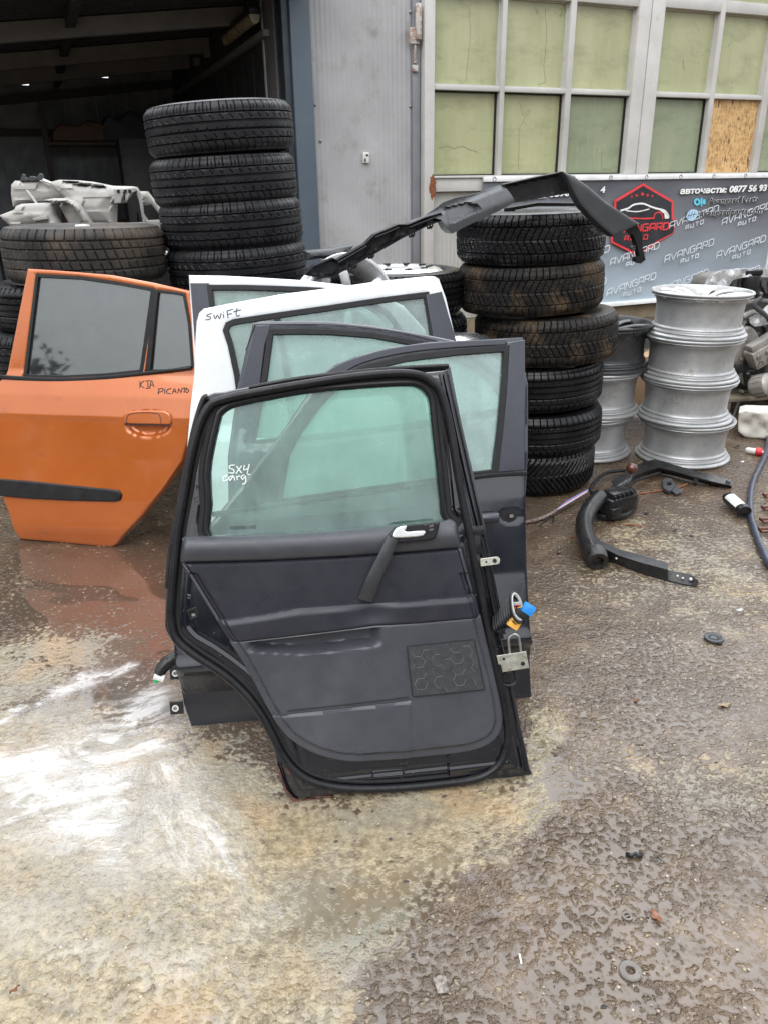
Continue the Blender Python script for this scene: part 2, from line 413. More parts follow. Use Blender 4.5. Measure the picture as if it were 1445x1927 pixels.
m_orange = mat('orange_paint', (.47, .115, .02), (.55, .145, .03), 3, .22, .06, bump=.02, bsc=40, coat=1, dirt=(.20, .075, .03), dsc=9, dlo=.6, dhi=.86, metal=.25)
m_white = mat('white_paint', (.72, .75, .78), (.80, .82, .84), 4, .28, .06, bump=.02, bsc=40, coat=.5, dirt=(.42, .40, .37), dsc=10, dlo=.68, dhi=.9)
m_chrome = mat('satin_chrome', (.85, .86, .87), None, 30, .28, .04, metal=1, bump=.03)
m_zinc = mat('yellow_zinc_plate', (.55, .53, .42), (.72, .72, .68), 60, .34, .1, metal=.85, bump=.1, dirt=(.35, .3, .18), dsc=60)
m_steel = mat('dull_steel', (.32, .31, .3), (.45, .44, .42), 40, .35, .1, metal=.9, bump=.1)
m_alloy = mat('silver_alloy', (.38, .385, .39), (.50, .51, .515), 9, .40, .1, metal=.5, bump=.10, bsc=60, dirt=(.18, .15, .11), dsc=8, dlo=.5, dhi=.85)
m_alloy2 = mat('bright_alloy_face', (.62, .62, .63), (.7, .7, .71), 6, .3, .06, metal=.4, bump=.05, dirt=(.35, .3, .25), dsc=14, dlo=.62, dhi=.85)
m_alloyd = mat('dark_alloy', (.05, .052, .055), (.08, .082, .085), 5, .3, .08, metal=.5, bump=.08, dirt=(.2, .18, .15), dsc=9, dlo=.6, dhi=.85)
m_whitep = mat('white_plastic', (.62, .62, .6), None, 20, .4, .1, bump=.05)
m_blue = mat('blue_plastic', (.02, .22, .62), None, 20, .35, .05, bump=.03)
m_yellow = mat('yellow_plastic', (.72, .38, .07), None, 20, .4, .05, bump=.03)
m_green = mat('green_plastic', (.02, .3, .1), None, 20, .4, .05, bump=.03)
m_red = mat('red_plastic', (.55, .02, .025), None, 20, .35, .05, bump=.03)
m_ink = mat('marker_ink', (.02, .02, .03), None, 20, .6, .05, bump=.0)
m_inkw = mat('white_marker_ink', (.7, .75, .74), None, 20, .6, .05, bump=.0)
m_rust = mat('rust', (.16, .05, .02), (.3, .11, .04), 60, .8, .1, bump=.5, bsc=120)
# ================================================================ GROUND
def pixN(X, Y, Zc):
    D = [X-EYE.x, Y-EYE.y, Zc-EYE.z]; c = [sum(D[i]*a[i] for i in range(3)) for a in (_r, _u, _f)]
    z = np.where(c[2] < .05, .05, c[2]); return CX+FL*c[0]/z, CY-FL*c[1]/z
def soft(px, py, poly, e):
    """1 inside the outline, fading over e pixels"""
    d = dist([poly], px, py); i = inside(poly, px, py); return np.clip(.5+np.where(i, d, -d)/(2*e), 0, 1)
def build_ground():
    xs = np.concatenate([[-220, -60, -20, -9, -5], np.arange(-3.2, 3.6, .022), [4.2, 5.5, 9, 20, 60, 220]])
    ys = np.concatenate([[-60, -8, -1], np.arange(.3, 5.2, .022), np.arange(5.25, 9, .12), [10, 14, 30, 80, 220]])
    X, Y = np.meshgrid(xs, ys); nx, ny = len(xs), len(ys)
    Xf, Yf = X.ravel(), Y.ravel(); px, py = pixN(Xf, Yf, np.zeros(Xf.shape))
    rs = np.random.RandomState(3); Zg = np.zeros(Xf.shape)
    for k in range(26):
        f = 3+k*1.3; a = rs.rand()*6.28; Zg += .0011/(1+k*.12)*np.sin(f*(Xf*math.cos(a)+Yf*math.sin(a))+rs.rand()*6)
    Zg -= .001
    V = np.stack([Xf, Yf, Zg], 1); i = np.arange(nx*(ny-1)).reshape(ny-1, nx)[:, :-1].ravel()
    F = np.stack([i, i+1, i+nx+1, i+nx], 1)
    me = bpy.data.meshes.new('ground'); me.vertices.add(len(V)); me.vertices.foreach_set('co', V.astype(np.float32).ravel())
    me.loops.add(F.size); me.loops.foreach_set('vertex_index', F.astype(np.int32).ravel()); me.polygons.add(len(F))
    me.polygons.foreach_set('loop_start', np.arange(0, F.size, 4, dtype=np.int32)); me.update(calc_edges=True); me.shade_smooth()
    def at(name, v):
        a = me.attributes.new(name, 'FLOAT', 'POINT'); a.data.foreach_set('value', np.clip(v, 0, 1).astype(np.float32))
    def jit(f, a, s): return a*sum(np.sin(f*1.7**k*(Xf*math.cos(1.3*k+s)+Yf*math.sin(1.3*k+s))+k*2.1+s)/(1.35**k) for k in range(7))/2.4
    sc_px = np.clip((py-500)/900, .15, 1.3); px = px+jit(7, 26, .3)*sc_px; py = py+jit(8, 18, 2.2)*sc_px
    # bare tan concrete
    tan = soft(px, py, [(-400, 1400), (120, 1330), (330, 1390), (480, 1400), (560, 1500), (1000, 1440), (1010, 1500), (930, 1590), (820, 1660), (720, 1780), (660, 1990), (-400, 2100)], 60)
    tan = np.maximum(tan, .9*soft(px, py, [(985, 1320), (1060, 1340), (1062, 1385), (1030, 1440), (985, 1450)], 18))
    tan = np.maximum(tan, .75*soft(px, py, [(-300, 1260), (60, 1200), (230, 1190), (170, 1260), (0, 1345), (-300, 1400)], 16))
    tan = np.maximum(tan, .40*soft(px, py, [(1150, 950), (1445, 1000), (1600, 1180), (1300, 1180), (1050, 1120)], 70))
    tan = np.maximum(tan, .45*soft(px, py, [(1200, 1430), (1600, 1380), (1600, 1520), (1250, 1540)], 60))
    tan = tan-.45*soft(px, py, [(480, 1400), (700, 1400), (560, 1460), (420, 1440)], 25)
    # level of standing water
    wet = .20+.0*px
    def W(v, poly, e): return (v-wet)*soft(px, py, poly, e)
    wet += W(.93, [(30, 1040), (340, 1000), (330, 1290), (360, 1370), (290, 1345), (140, 1345), (60, 1350), (240, 1250), (260, 1200), (120, 1190), (0, 1180)], 22)
    wet += W(.78, [(-300, 1040), (60, 1040), (130, 1190), (-300, 1200)], 50)
    wet += W(.80, [(985, 1380), (1060, 1330), (1120, 1380), (1150, 1460), (1050, 1520), (980, 1590), (940, 1560), (1010, 1480)], 25)
    wet += W(.80, [(560, 1640), (700, 1600), (840, 1600), (860, 1680), (740, 1760), (640, 1800), (560, 1760)], 35)
    wet += W(.45, [(700, 1790), (900, 1650), (1100, 1560), (1600, 1500), (1600, 2000), (660, 2000)], 70)
    wet += W(.40, [(1000, 1240), (1600, 1140), (1600, 1440), (1080, 1440)], 60)
    wet += W(.66, [(400, 1790), (560, 1700), (640, 1760), (420, 1930)], 40)
    wet += W(.42, [(-200, 1560), (260, 1640), (500, 1700), (400, 1980), (-200, 1980)], 90)
    wet += W(.16, [(330, 1440), (560, 1490), (900, 1490), (720, 1600), (480, 1560)], 50)
    wet += W(.60, [(-200, 1420), (120, 1370), (260, 1330), (340, 1400), (330, 1500), (200, 1620), (-200, 1620)], 40)
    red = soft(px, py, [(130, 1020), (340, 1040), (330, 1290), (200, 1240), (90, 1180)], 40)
    # lather left by washing, drawn out by the run-off
    foam = .9*soft(px, py, [(-200, 1440), (0, 1400), (120, 1380), (200, 1330), (250, 1330), (330, 1400), (350, 1470), (240, 1480), (230, 1560), (140, 1600), (60, 1560), (-200, 1600)], 30)
    foam = np.maximum(foam, .8*soft(px, py, [(330, 1500), (400, 1540), (480, 1650), (440, 1650), (360, 1590), (300, 1530)], 22))
    foam = np.maximum(foam, .7*soft(px, py, [(130, 1600), (260, 1560), (270, 1610), (180, 1650), (100, 1660)], 22))
    foam = np.maximum(foam, .75*soft(px, py, [(150, 1340), (300, 1265), (320, 1290), (310, 1360), (250, 1400), (180, 1390)], 16))
    foam = np.maximum(foam, .38*soft(px, py, [(-100, 1700), (80, 1720), (300, 1790), (420, 1740), (540, 1680), (640, 1640), (560, 1740), (330, 1850), (60, 1800)], 50))
    # the crest of scum along the puddle's edge
    line = np.array([(-60, 1372), (0, 1351), (60, 1328), (120, 1300), (180, 1270), (215, 1262), (242, 1254)])
    dl = np.full(px.shape, 1e9)
    for a, b in zip(line[:-1], line[1:]):
        e = b-a; t = np.clip(((px-a[0])*e[0]+(py-a[1])*e[1])/(e@e), 0, 1); dl = np.minimum(dl, np.hypot(px-a[0]-t*e[0], py-a[1]-t*e[1]))
    foam = np.minimum(foam, .9); foam = np.maximum(foam, 1.0*np.exp(-(dl/(7+3*np.sin(px/13)))**2))
    foam = foam*np.clip(dist([[(270, 1420), (1000, 1380), (1000, 2000), (200, 2000), (250, 1600)]], px, py)/28, 0, 1)**.7
    rel = .62+0*px; rel = rel-.42*soft(px, py, [(-400, 1420), (350, 1380), (560, 1480), (900, 1470), (960, 1540), (700, 1640), (480, 1700), (-400, 1660)], 70)+.38*soft(px, py, [(560, 1640), (900, 1560), (1600, 1480), (1600, 2100), (300, 2100), (500, 1850)], 60)
    rel = rel-.4*soft(px, py, [(-300, 980), (340, 980), (340, 1300), (-300, 1250)], 40); at('rel', rel)
    veil = soft(px, py, [(-100, 1400), (120, 1330), (260, 1275), (330, 1300), (400, 1440), (470, 1560), (510, 1660), (420, 1700), (300, 1640), (180, 1680), (60, 1620), (-100, 1640)], 40)
    foam = np.maximum(foam, .42*veil)
    at('tan', tan); at('wet', wet); at('red', red); at('foam', foam)
    # run-off coordinates for the lather
    def dirc(p, q): a_ = G(*p); b_ = G(*q); return (b_-a_).normalized()
    d1 = dirc((330, 1395), (0, 1470)); d2 = dirc((330, 1410), (480, 1640)); wB = soft(px, py, [(270, 1420), (1000, 1380), (1000, 2000), (200, 2000), (250, 1600)], 5)
    cv = .10*np.sin(Xf*5+Yf*3)
    a1 = -(Xf*-d1.y+Yf*d1.x); l1 = Xf*d1.x+Yf*d1.y; a2 = Xf*-d2.y+Yf*d2.x; l2 = Xf*d2.x+Yf*d2.y
    an = a1*(1-wB)+a2*wB+cv*.3; rr = l1*(1-wB)+l2*wB
    a = me.attributes.new('flow', 'FLOAT_VECTOR', 'POINT'); fl = np.stack([an*3.0, rr*.60, 0*rr], 1).astype(np.float32); a.data.foreach_set('vector', fl.ravel())
    N = NT('wet_yard_ground'); T, Wt, R, Fo, Re = (N.attr(k) for k in ('tan', 'wet', 'red', 'foam', 'rel'))
    big = N.noise(1.7, 6, .6); mid = N.noise(9, 8, .62); fin = N.noise(46, 8, .66); grit = N.noise(260, 4, .7); blob = N.noise(24, 3, .5, dist=.8)
    dome = N.math('SUBTRACT', .62, N.vor(78, 'SMOOTH_F1').outputs['Distance']); peb = N.math('SUBTRACT', .6, N.vor(130, 'SMOOTH_F1').outputs['Distance'])
    micro = N.noise(120, 6, .62); f60 = N.noise(60, 3, .5, dist=.2)
    h = N.math('ADD', N.math('MULTIPLY', f60, .62), N.math('MULTIPLY', dome, .20))
    h = N.math('ADD', h, N.math('MULTIPLY', N.math('ADD', peb, N.math('MULTIPLY', N.noise(24, 3), 1.2)), .14)); h = N.math('ADD', h, N.math('MULTIPLY', mid, .30))
    # water where height < level
    lev = N.math('ADD', N.rng(Wt, 0, 1, .45, .71), N.math('MULTIPLY', N.math('SUBTRACT', N.noise(4.5, 5, .6), .5), .36)); pud = N.rng(N.math('SUBTRACT', lev, h), -.05, .02, 0, 1, True)
    tm = N.math('ADD', T, N.math('MULTIPLY', N.math('SUBTRACT', N.math('ADD', N.math('MULTIPLY', mid, .6), N.math('MULTIPLY', fin, .7)), .65), 1.2)); tm = N.math('ADD', tm, N.math('MULTIPLY', N.math('SUBTRACT', h, .575), 2.6))
    tm = N.rng(tm, .34, .68, 0, 1, True)
    mud = N.mix(N.rng(mid, .35, .65), (.070, .046, .029), (.165, .116, .075)); mud = N.mix(N.rng(big, .4, .62), mud, (.088, .064, .046))
    tanc = N.mix(N.rng(fin, .36, .64), (.15, .118, .072), (.38, .315, .20)); tanc = N.mix(N.rng(big, .42, .6), tanc, (.23, .21, .17)); tanc = N.mix(N.rng(N.noise(21, 8, .7), .52, .70, 0, .75), tanc, (.10, .075, .045))
    tanc = N.mix(N.math('MULTIPLY', N.rng(N.noise(4, 6), .52, .66), .5), tanc, (.34, .22, .11))
    col = N.mix(tm, mud, tanc)
    col = N.mix(N.math('MULTIPLY', N.rng(grit, .6, .7), .7), col, (.055, .045, .038))
    # pale chips
    v = N.vor(70); vc = N.n('SeparateColor'); N.l(v.outputs['Color'], vc.inputs[0])
    chip = N.math('MULTIPLY', N.math('LESS_THAN', v.outputs['Distance'], .16), N.math('GREATER_THAN', vc.outputs[0], .80))
    chip = N.math('MULTIPLY', chip, N.rng(N.noise(2.5, 4), .45, .6)); col = N.mix(chip, col, (.50, .43, .30))
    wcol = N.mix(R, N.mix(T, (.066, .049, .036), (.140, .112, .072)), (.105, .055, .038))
    pc = N.mix(N.math('MULTIPLY', pud, N.rng(Wt, .3, .93, .06, .92)), col, wcol)
    # lather
    fa = N.n('Attribute', attribute_name='flow').outputs['Vector']
    wv = N.n('VectorMath', operation='SCALE'); nn = N.n('TexNoise'); nn.inputs['Scale'].default_value = 4.5; nn.inputs['Detail'].default_value = 3; N.l(N.c, nn.inputs['Vector'])
    N.l(nn.outputs['Color'], wv.inputs[0]); wv.inputs['Scale'].default_value = .34
    ad = N.n('VectorMath', operation='ADD'); N.l(fa, ad.inputs[0]); N.l(wv.outputs[0], ad.inputs[1])
    st = N.noise(15, 6, .6, ad.outputs[0], dist=.8); st2 = N.noise(7, 5, .58, ad.outputs[0], dist=1.0)
    rdg = N.rng(N.math('ABSOLUTE', N.math('SUBTRACT', st, .5)), .045, .0, 0, 1)
    sh_ = N.math('ADD', N.rng(N.math('ADD', st2, N.math('MULTIPLY', Fo, .16)), .52, .92, 0, .75, True), N.math('MULTIPLY', rdg, N.rng(st2, .38, .62, 0, .75)), clamp=True)
    crest = N.math('GREATER_THAN', Fo, .93)
    sh_ = N.math('ADD', sh_, N.rng(N.math('ADD', N.math('MULTIPLY', st2, .5), N.math('MULTIPLY', N.noise(6, 5), .5)), .40, .6, .10, .55), clamp=True)
    fm = N.math('MULTIPLY', N.math('MAXIMUM', sh_, N.math('MULTIPLY', crest, N.rng(fin, .38, .5))), N.rng(Fo, .08, .75, 0, .47))
    pc = N.mix(fm, pc, (.80, .80, .80))
    rg = N.math('ADD', N.rng(pud, 0, 1, .16, .03), N.math('MULTIPLY', N.math('SUBTRACT', 1.0, pud), N.rng(fin, .35, .65, -.14, .13)), clamp=True)
    rg = N.math('MAXIMUM', rg, N.math('MULTIPLY', fm, .35))
    dry = N.math('SUBTRACT', 1.0, N.math('MULTIPLY', pud, .985))
    hh = N.math('ADD', N.math('MULTIPLY', h, 1.0), N.math('MULTIPLY', micro, .03))
    n1 = N.bump(hh, N.math('MULTIPLY', N.math('MULTIPLY', dry, Re), N.rng(N.noise(3.2, 5), .35, .62, .5, 1.1)), .037)
    # meniscus lip at the water's edge
    n2 = N.bump(pud, .35, .004, n1); n2 = N.bump(fm, .25, .003, n2)
    N.pbr(Base_Color=pc, Roughness=rg, Normal=n2, Specular_IOR_Level=N.rng(pud, 0, 1, .5, .7))
    me.materials.append(N.m); o = bpy.data.objects.new('ground', me); COL.objects.link(o); o['kind'] = 'structure'
build_ground()
def stones():
    mb = MB(); R = random.Random(5)
    ico = [(0, 0, 1), (.9, 0, .1), (.2, .85, .15), (-.75, .5, 0), (-.7, -.55, .1), (.3, -.9, 0), (0, 0, -.5)]
    fc = [(0, 1, 2), (0, 2, 3), (0, 3, 4), (0, 4, 5), (0, 5, 1), (6, 2, 1), (6, 3, 2), (6, 4, 3), (6, 5, 4), (6, 1, 5)]
    for i in range(1100):
        px, py = R.uniform(-20, 1470), 1000+920*R.random()**1.3
        if 300 < px < 1000 and py < 1500: continue
        p = G(px, py); s = .001+.0032*R.random()**4; a = R.uniform(0, 6.3)
        mb.add([(p.x+s*(q[0]*math.cos(a)-q[1]*math.sin(a))*R.uniform(.7, 1.3), p.y+s*(q[0]*math.sin(a)+q[1]*math.cos(a)), .001+s*.4*(q[2]+.3)) for q in ico], fc)
    o = mesh_obj('gravel', mb.v, mb.f, mat('gravel_stone', (.2, .17, .13), (.46, .4, .3), 300, .5, .1, bump=.2, wet=False), smooth=0)
    o['kind'] = 'stuff'; o['label'] = 'small chips and grit scattered over the wet yard'
stones()

# ================================================================ WORKSHOP FACADE
WP0 = G(1190, 600); WD = Vector((math.sin(rad(67.5)), math.cos(rad(67.5)), 0))
wall = Pl(WP0-WD*3.2, WD, Z)
def wu(px, py): return wall.uv(px, py)[0]
def wz(px, py): return wall.uv(px, py)[1]
m_ral = mat('grey_cladding_paint', (.35, .35, .36), (.46, .46, .47), 1.6, .42, .12, bump=.12, bsc=6, bd=.01, dirt=(.20, .17, .14), dsc=4, dlo=.52, dhi=.85)
m_post = mat('off_white_frame_paint', (.50, .49, .47), (.60, .59, .57), 3, .5, .1, bump=.08, bsc=40, dirt=(.30, .17, .09), dsc=5.5, dlo=.6, dhi=.8)
m_pane = None
def mk_pane(name, a, b):
    N = NT(name); n = N.noise(1., 5, .6, N.scl((3, 1, 1.2))); c = N.mix(N.rng(n, .35, .66), a, b)
    c = N.mix(N.math('MULTIPLY', N.rng(N.noise(1, 5, .6, N.scl((14, 1.2, 1))), .56, .75), .4), c, tuple(x*1.35 for x in a))
    c = N.mix(N.math('MULTIPLY', N.rng(N.noise(7, 8, .7), .63, .7), .6), c, (.12, .13, .07)); c = N.mix(N.math('MULTIPLY', N.rng(N.noise(1., 7, .7, N.scl((2.2, 5, 3))), .5, .68), .55), c, tuple(x*.62 for x in a)); c = N.mix(N.math('MULTIPLY', N.rng(N.noise(1., 7, .7, N.scl((30, 2.2, 1))), .58, .7), .35), c, (.5, .5, .36))
    return N.pbr(Base_Color=c, Roughness=N.rng(N.noise(3), .3, .7, .12, .3), Normal=N.bump(N.noise(1.5, 2), .1, .01))
m_pane1 = mk_pane('yellow_green_blind_glass', (.38, .39, .22), (.46, .47, .28))
m_pane2 = mk_pane('dull_green_blind_glass', (.25, .29, .19), (.31, .345, .225))
bld = thing('workshop_building', 'workshop front of off white window frames with green panes beside grey ribbed cladding', 'building', wall.M)
uL, uR, HT = wu(585, 100), wu(1445, 200)+2.2, 3.5
def rect(px0, py0, px1, py1):
    """uv rectangle from photo corners (left x at py1, bottom y)"""
    a = wall.uv(px0, py1); b = wall.uv(px1, py1); return a[0], b[0]
pk = lambda px: wu(px, 329)
zb = wz(1000, 329); zm0, zm1 = wz(818, 168), wz(818, 158); zt = wz(1252, 13); zt2 = wz(1095, 3)
plinth_top = wz(1190, 575)
mb = MB(); mb.box(((uL+uR)/2, plinth_top/2-.02, -.20), (uR-uL, plinth_top+.04, .36)); part('plinth', mb, mat('plinth_concrete', (.22, .17, .11), (.3, .25, .17), 4, .8, .1, bump=.4, dirt=(.1, .08, .06)), bld)
# solid wall body behind everything
mb = MB(); mb.box(((uL+uR)/2, HT/2+.1, -.30), (uR-uL, HT-.2, .30)); part('wall', mb, m_ral, bld)
# corrugated gate leaf: fine ribs
def ribs(mb, u0, u1, z0, z1, pitch, dep, w0):
    n = int((u1-u0)/pitch); prof = []
    for i in range(n+1):
        u = u0+i*(u1-u0)/n
        prof += [(u, 0), (u+pitch*.36, 0), (u+pitch*.5, dep), (u+pitch*.86, dep)] if i < n else [(u, 0)]
    V = []; F = []
    for i, (u, d) in enumerate(prof): V += [(u, z0, w0+d), (u, z1, w0+d)]
    for i in range(len(prof)-1): F.append((2*i, 2*i+2, 2*i+3, 2*i+1))
    o = len(V); mb.add(V, F); mb.box(((u0+u1)/2, (z0+z1)/2, w0-.012), (u1-u0, z1-z0, .02))
g0, g1 = wu(590, 100), wu(782, 100)
mb = MB(); ribs(mb, g0, g1, plinth_top+.01, HT-.1, .042, .0025, -.10); leaf = part('gate_leaf', mb, m_ral, bld, 'grey ribbed sheet metal gate leaf')
mb = MB(); mb.box((g1+.035, HT/2+.1, -.085), (.07, HT-.3, .05)); mb.box((g0-.012, HT/2+.1, -.085), (.03, HT-.3, .05)); part('gate_edge', mb, mat('grey_edge_paint', (.2, .21, .23), None, 5, .4), leaf, bevel=.004)
for px, py in ((600, 195), (780, 198), (780, 18), (779, 612), (602, 610), (610, 264)): 
    u, z = wall.uv(px, py); mb = MB(); mb.ball((u, z, -.09), (.012, .012, .008), 6); part('screw', mb, m_steel, leaf)
# hinge with rust
u, z = wall.uv(789, 40); mb = MB(); mb.tube([(u, z-.13, -.02), (u, z+.13, -.02)], .028, 14); mb.box((u-.03, z-.1, -.04), (.09, .12, .03)); mb.tube([(u-.02, z-.30, -.05), (u-.02, z-.1, -.05)], .014, 8)
mb.box((u-.02, z-.34, -.05), (.05, .05, .03))
part('hinge', mb, mat('rusty_painted_hinge', (.5, .49, .46), None, 20, .5, dirt=(.25, .09, .03), dsc=14, dlo=.44, dhi=.55), bld, bevel=.004)
# frame members: proud of the panes
fr = part('frame', MB(), m_post, bld) if False else None
members = []
def mem(u0, u1, z0, z1, w0, w1): members.append((u0, u1, z0, z1, w0, w1))
pl0, pl1 = wu(797, 329), pk(815)
mbF = MB()
def bar(u0, u1, z0, z1, w0=-.12, w1=0.0): mbF.box(((u0+u1)/2, (z0+z1)/2, (w0+w1)/2), (abs(u1-u0), abs(z1-z0), w1-w0))
bar(pl0, pl1, plinth_top+.005, HT, -.14, .012)
for a, b in ((pk(935), pk(943)), (pk(1054), pk(1064)), (pk(1317), pk(1325)), (pk(1413), pk(1424))): bar(a, b, zb+.001, HT-.003, -.1, -.004)
bar(pk(1172), pk(1193), plinth_top+.005, HT, -.14, .010); bar(pk(1195), pk(1218), plinth_top+.005, HT, -.14, .004)
uE = pk(1424)+.95; bar(uE-.06, uE, plinth_top+.005, HT, -.14, .012)
segs = [(pl1, pk(935)), (pk(943), pk(1054)), (pk(1064), pk(1172)), (pk(1218), pk(1317)), (pk(1325), pk(1413)), (pk(1424), uE-.06)]
for i, (a, b) in enumerate(segs):
    z3 = zt2 if i < 3 else zt
    bar(a, b, zm0, zm1, -.1, -.008); bar(a, b, z3, z3+.10, -.1, -.006)
    bar(a, b, HT-.10, HT-.005, -.1, -.006)
zs0 = wz(870, 360); zs1 = wz(870, 345)
bar(pl1, pk(1172), zs0, zb-.02, -.13, .0); bar(pl1, pk(1172), zb-.02, zb, -.12, .02)
bar(pk(1218), uE-.06, zs0, zb, -.13, .0)
part('frame', mbF, m_post, bld, bevel=.004)
osb = None
for i, (a, b) in enumerate(segs):
    z3 = zt2 if i < 3 else zt
    for j, (z0, z1) in enumerate(((zb, zm0), (zm1, z3), (z3+.10, HT-.10))):
        e = .001; mb = MB(); mb.box(((a+b)/2, (z0+z1)/2, -.085), (b-a-e, z1-z0-e, .008))
        if i == 4 and j == 0: osb = (a, b, z0, z1); continue
        w_ = part('window_pane', mb, m_pane1 if (j > 0 or i < 2) and i < 5 else m_pane2, bld)
        m2 = MB(); f = .012
        for q in ((a, a+f, z0, z1), (b-f, b, z0, z1)): m2.box(((q[0]+q[1])/2, (z0+z1)/2, -.07), (f, z1-z0, .022))
        m2.box(((a+b)/2, z0+f/2, -.07), (b-a-2*f, f, .022)); m2.box(((a+b)/2, z1-f/2, -.07), (b-a-2*f, f, .022)); part('glazing_bead', m2, m_seal_dry if j == 0 else m_post, w_)
# OSB sheet in the broken pane
N = NT('osb_board'); v = N.vor(13, vec=N.scl((1, 3.2, 1), rot=(0, 0, .6))); v2 = N.vor(24, vec=N.scl((2.6, .8, 1), rot=(0, 0, -.5)))
sc_ = N.n('SeparateColor'); N.l(v.outputs['Color'], sc_.inputs[0]); s2 = N.n('SeparateColor'); N.l(v2.outputs['Color'], s2.inputs[0])
t_ = N.math('ADD', N.math('MULTIPLY', sc_.outputs[0], .5), N.math('MULTIPLY', s2.outputs[0], .5))
c_ = N.mix(t_, (.26, .12, .035), (.74, .48, .21)); c_ = N.mix(N.rng(v2.outputs['Distance'], .4, .8), c_, (.70, .47, .22)); c_ = N.mix(N.math('GREATER_THAN', s2.outputs[1], .975), c_, (.12, .06, .03))
N.pbr(Base_Color=c_, Roughness=.6, Normal=N.bump(t_, .4, .004))
a, b, z0, z1 = osb; mb = MB(); mb.box(((a+b)/2, (z0+z1)/2, -.06), (b-a-.004, z1-z0-.004, .014)); part('chipboard_panel', mb, N.m, bld, 'orange brown chipboard filling one window opening')
# cracks in panes (thin dark repairs)
m_crk = mat('crack_dark', (.17, .18, .10), None, 9, .6)
def crack(pts, wd=.006):
    R = random.Random(int(pts[0][0])); P = []
    for (x0, y0), (x1, y1) in zip(pts[:-1], pts[1:]):
        n = max(1, int(math.hypot(x1-x0, y1-y0)/5)); P += [wall.uv(x0+(x1-x0)*i/n+R.uniform(-.8, .8), y0+(y1-y0)*i/n+R.uniform(-.8, .8)) for i in range(n)]
    mb = MB(); mb.ribbon(P+[wall.uv(*pts[-1])], wd*.55, -.0805, -.0795); part('crack', mb, m_crk, bld)
crack([(832, 277), (848, 274), (862, 279), (878, 274), (893, 282), (906, 286)]); crack([(890, 10), (893, 60), (888, 110), (884, 152)], .004); crack([(1035, 10), (1037, 70), (1032, 120), (1035, 152), (1020, 158)], .005)
crack([(986, 190), (992, 215), (1006, 205), (985, 240), (983, 320)], .004); crack([(1140, 290), (1142, 318), (1160, 320)], .007); crack([(1144, 245), (1152, 234)], .007); crack([(1380, 85), (1386, 78)], .01); crack([(1295, 110), (1298, 130)], .008)
# rust blooms on the post
mb = MB()
for cx_, cy_, rx, ry in ((813, 352, 7, 24),):
    R = random.Random(4); P = [wall.uv(cx_+rx*math.cos(t)*R.uniform(.6, 1.2), cy_+ry*math.sin(t)*R.uniform(.75, 1.1)) for t in np.linspace(0, 6.28, 26)[:-1]]
    mb.plate(P, (), .0105, .0135)
part('rust_patch', mb, m_rust, bld)
# ribbed infill below the sill
mb = MB(); ribs(mb, pl1, pk(1172), plinth_top+.01, zs0-.002, .042, .0035, -.05); ribs(mb, pk(1218), uE-.06, plinth_top+.01, zs0-.002, .042, .0035, -.05); part('ribbed_infill', mb, mat('pale_grey_infill', (.40, .39, .36), (.46, .45, .42), 4, .5), bld)
# tiny white sensor on the gate
P_ = atD(695, 296, 7.2); u, z = wall.uv(695, 296); M_ = wall.M @ Tr(u, z, -.095)
t = thing('door_sensor', 'small white box fixed to the grey ribbed gate', 'sensor', M_); mb = MB(); mb.box((0, 0, .012), (.055, .085, .03)); part('housing', mb, m_whitep, t, bevel=.004)
mb = MB(); mb.box((.008, .02, .029), (.022, .014, .004)); mb.box((-.012, -.02, .029), (.01, .03, .004)); part('switch', mb, m_black, t)

# ================================================================ SHED
ins = Vector((-math.cos(rad(67.5)), math.sin(rad(67.5)), 0))      # direction into the shed
shed = thing('storage_shed', 'dark open shed with sheet roof, pale rafters and blue grey corner column', 'shed', wall.M)
uC0, uC1 = wu(549, 100), wu(586, 100)
# in shed coordinates: u along facade, v up, w toward the camera (inside is -w)
DEP = 5.4; UL = -6.0
backp = Pl(wall.P(0, 0, -DEP), WD, Z)
zr0 = backp.uv(344, 149); zl0 = backp.uv(0, 182); slope = (zr0[1]-zl0[1])/(zr0[0]-zl0[0]); uW = wu(500, 100)
def roofz(u): return zr0[1]+slope*(u-zr0[0])
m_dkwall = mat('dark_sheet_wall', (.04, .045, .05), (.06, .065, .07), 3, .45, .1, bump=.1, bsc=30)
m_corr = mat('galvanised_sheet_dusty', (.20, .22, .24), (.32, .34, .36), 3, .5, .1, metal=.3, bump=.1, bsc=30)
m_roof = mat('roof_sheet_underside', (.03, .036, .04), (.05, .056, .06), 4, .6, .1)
m_beam = mat('pale_rafter', (.19, .20, .21), (.26, .27, .28), 4, .55, .1)
mb = MB(); mb.box(((uC0+uC1)/2, 1.78, -.06), (uC1-uC0, 3.56, .14)); part('column', mb, mat('blue_grey_column_paint', (.085, .115, .15), (.10, .13, .165), 3, .45, .08, bump=.05), shed, bevel=.006)
mb = MB(); mb.box((uC0-.03, 1.77, -.10), (.06, 3.54, .16)); part('column_flange', mb, mat('dark_blue_flange', (.02, .028, .036), None, 5, .4), shed, bevel=.004)
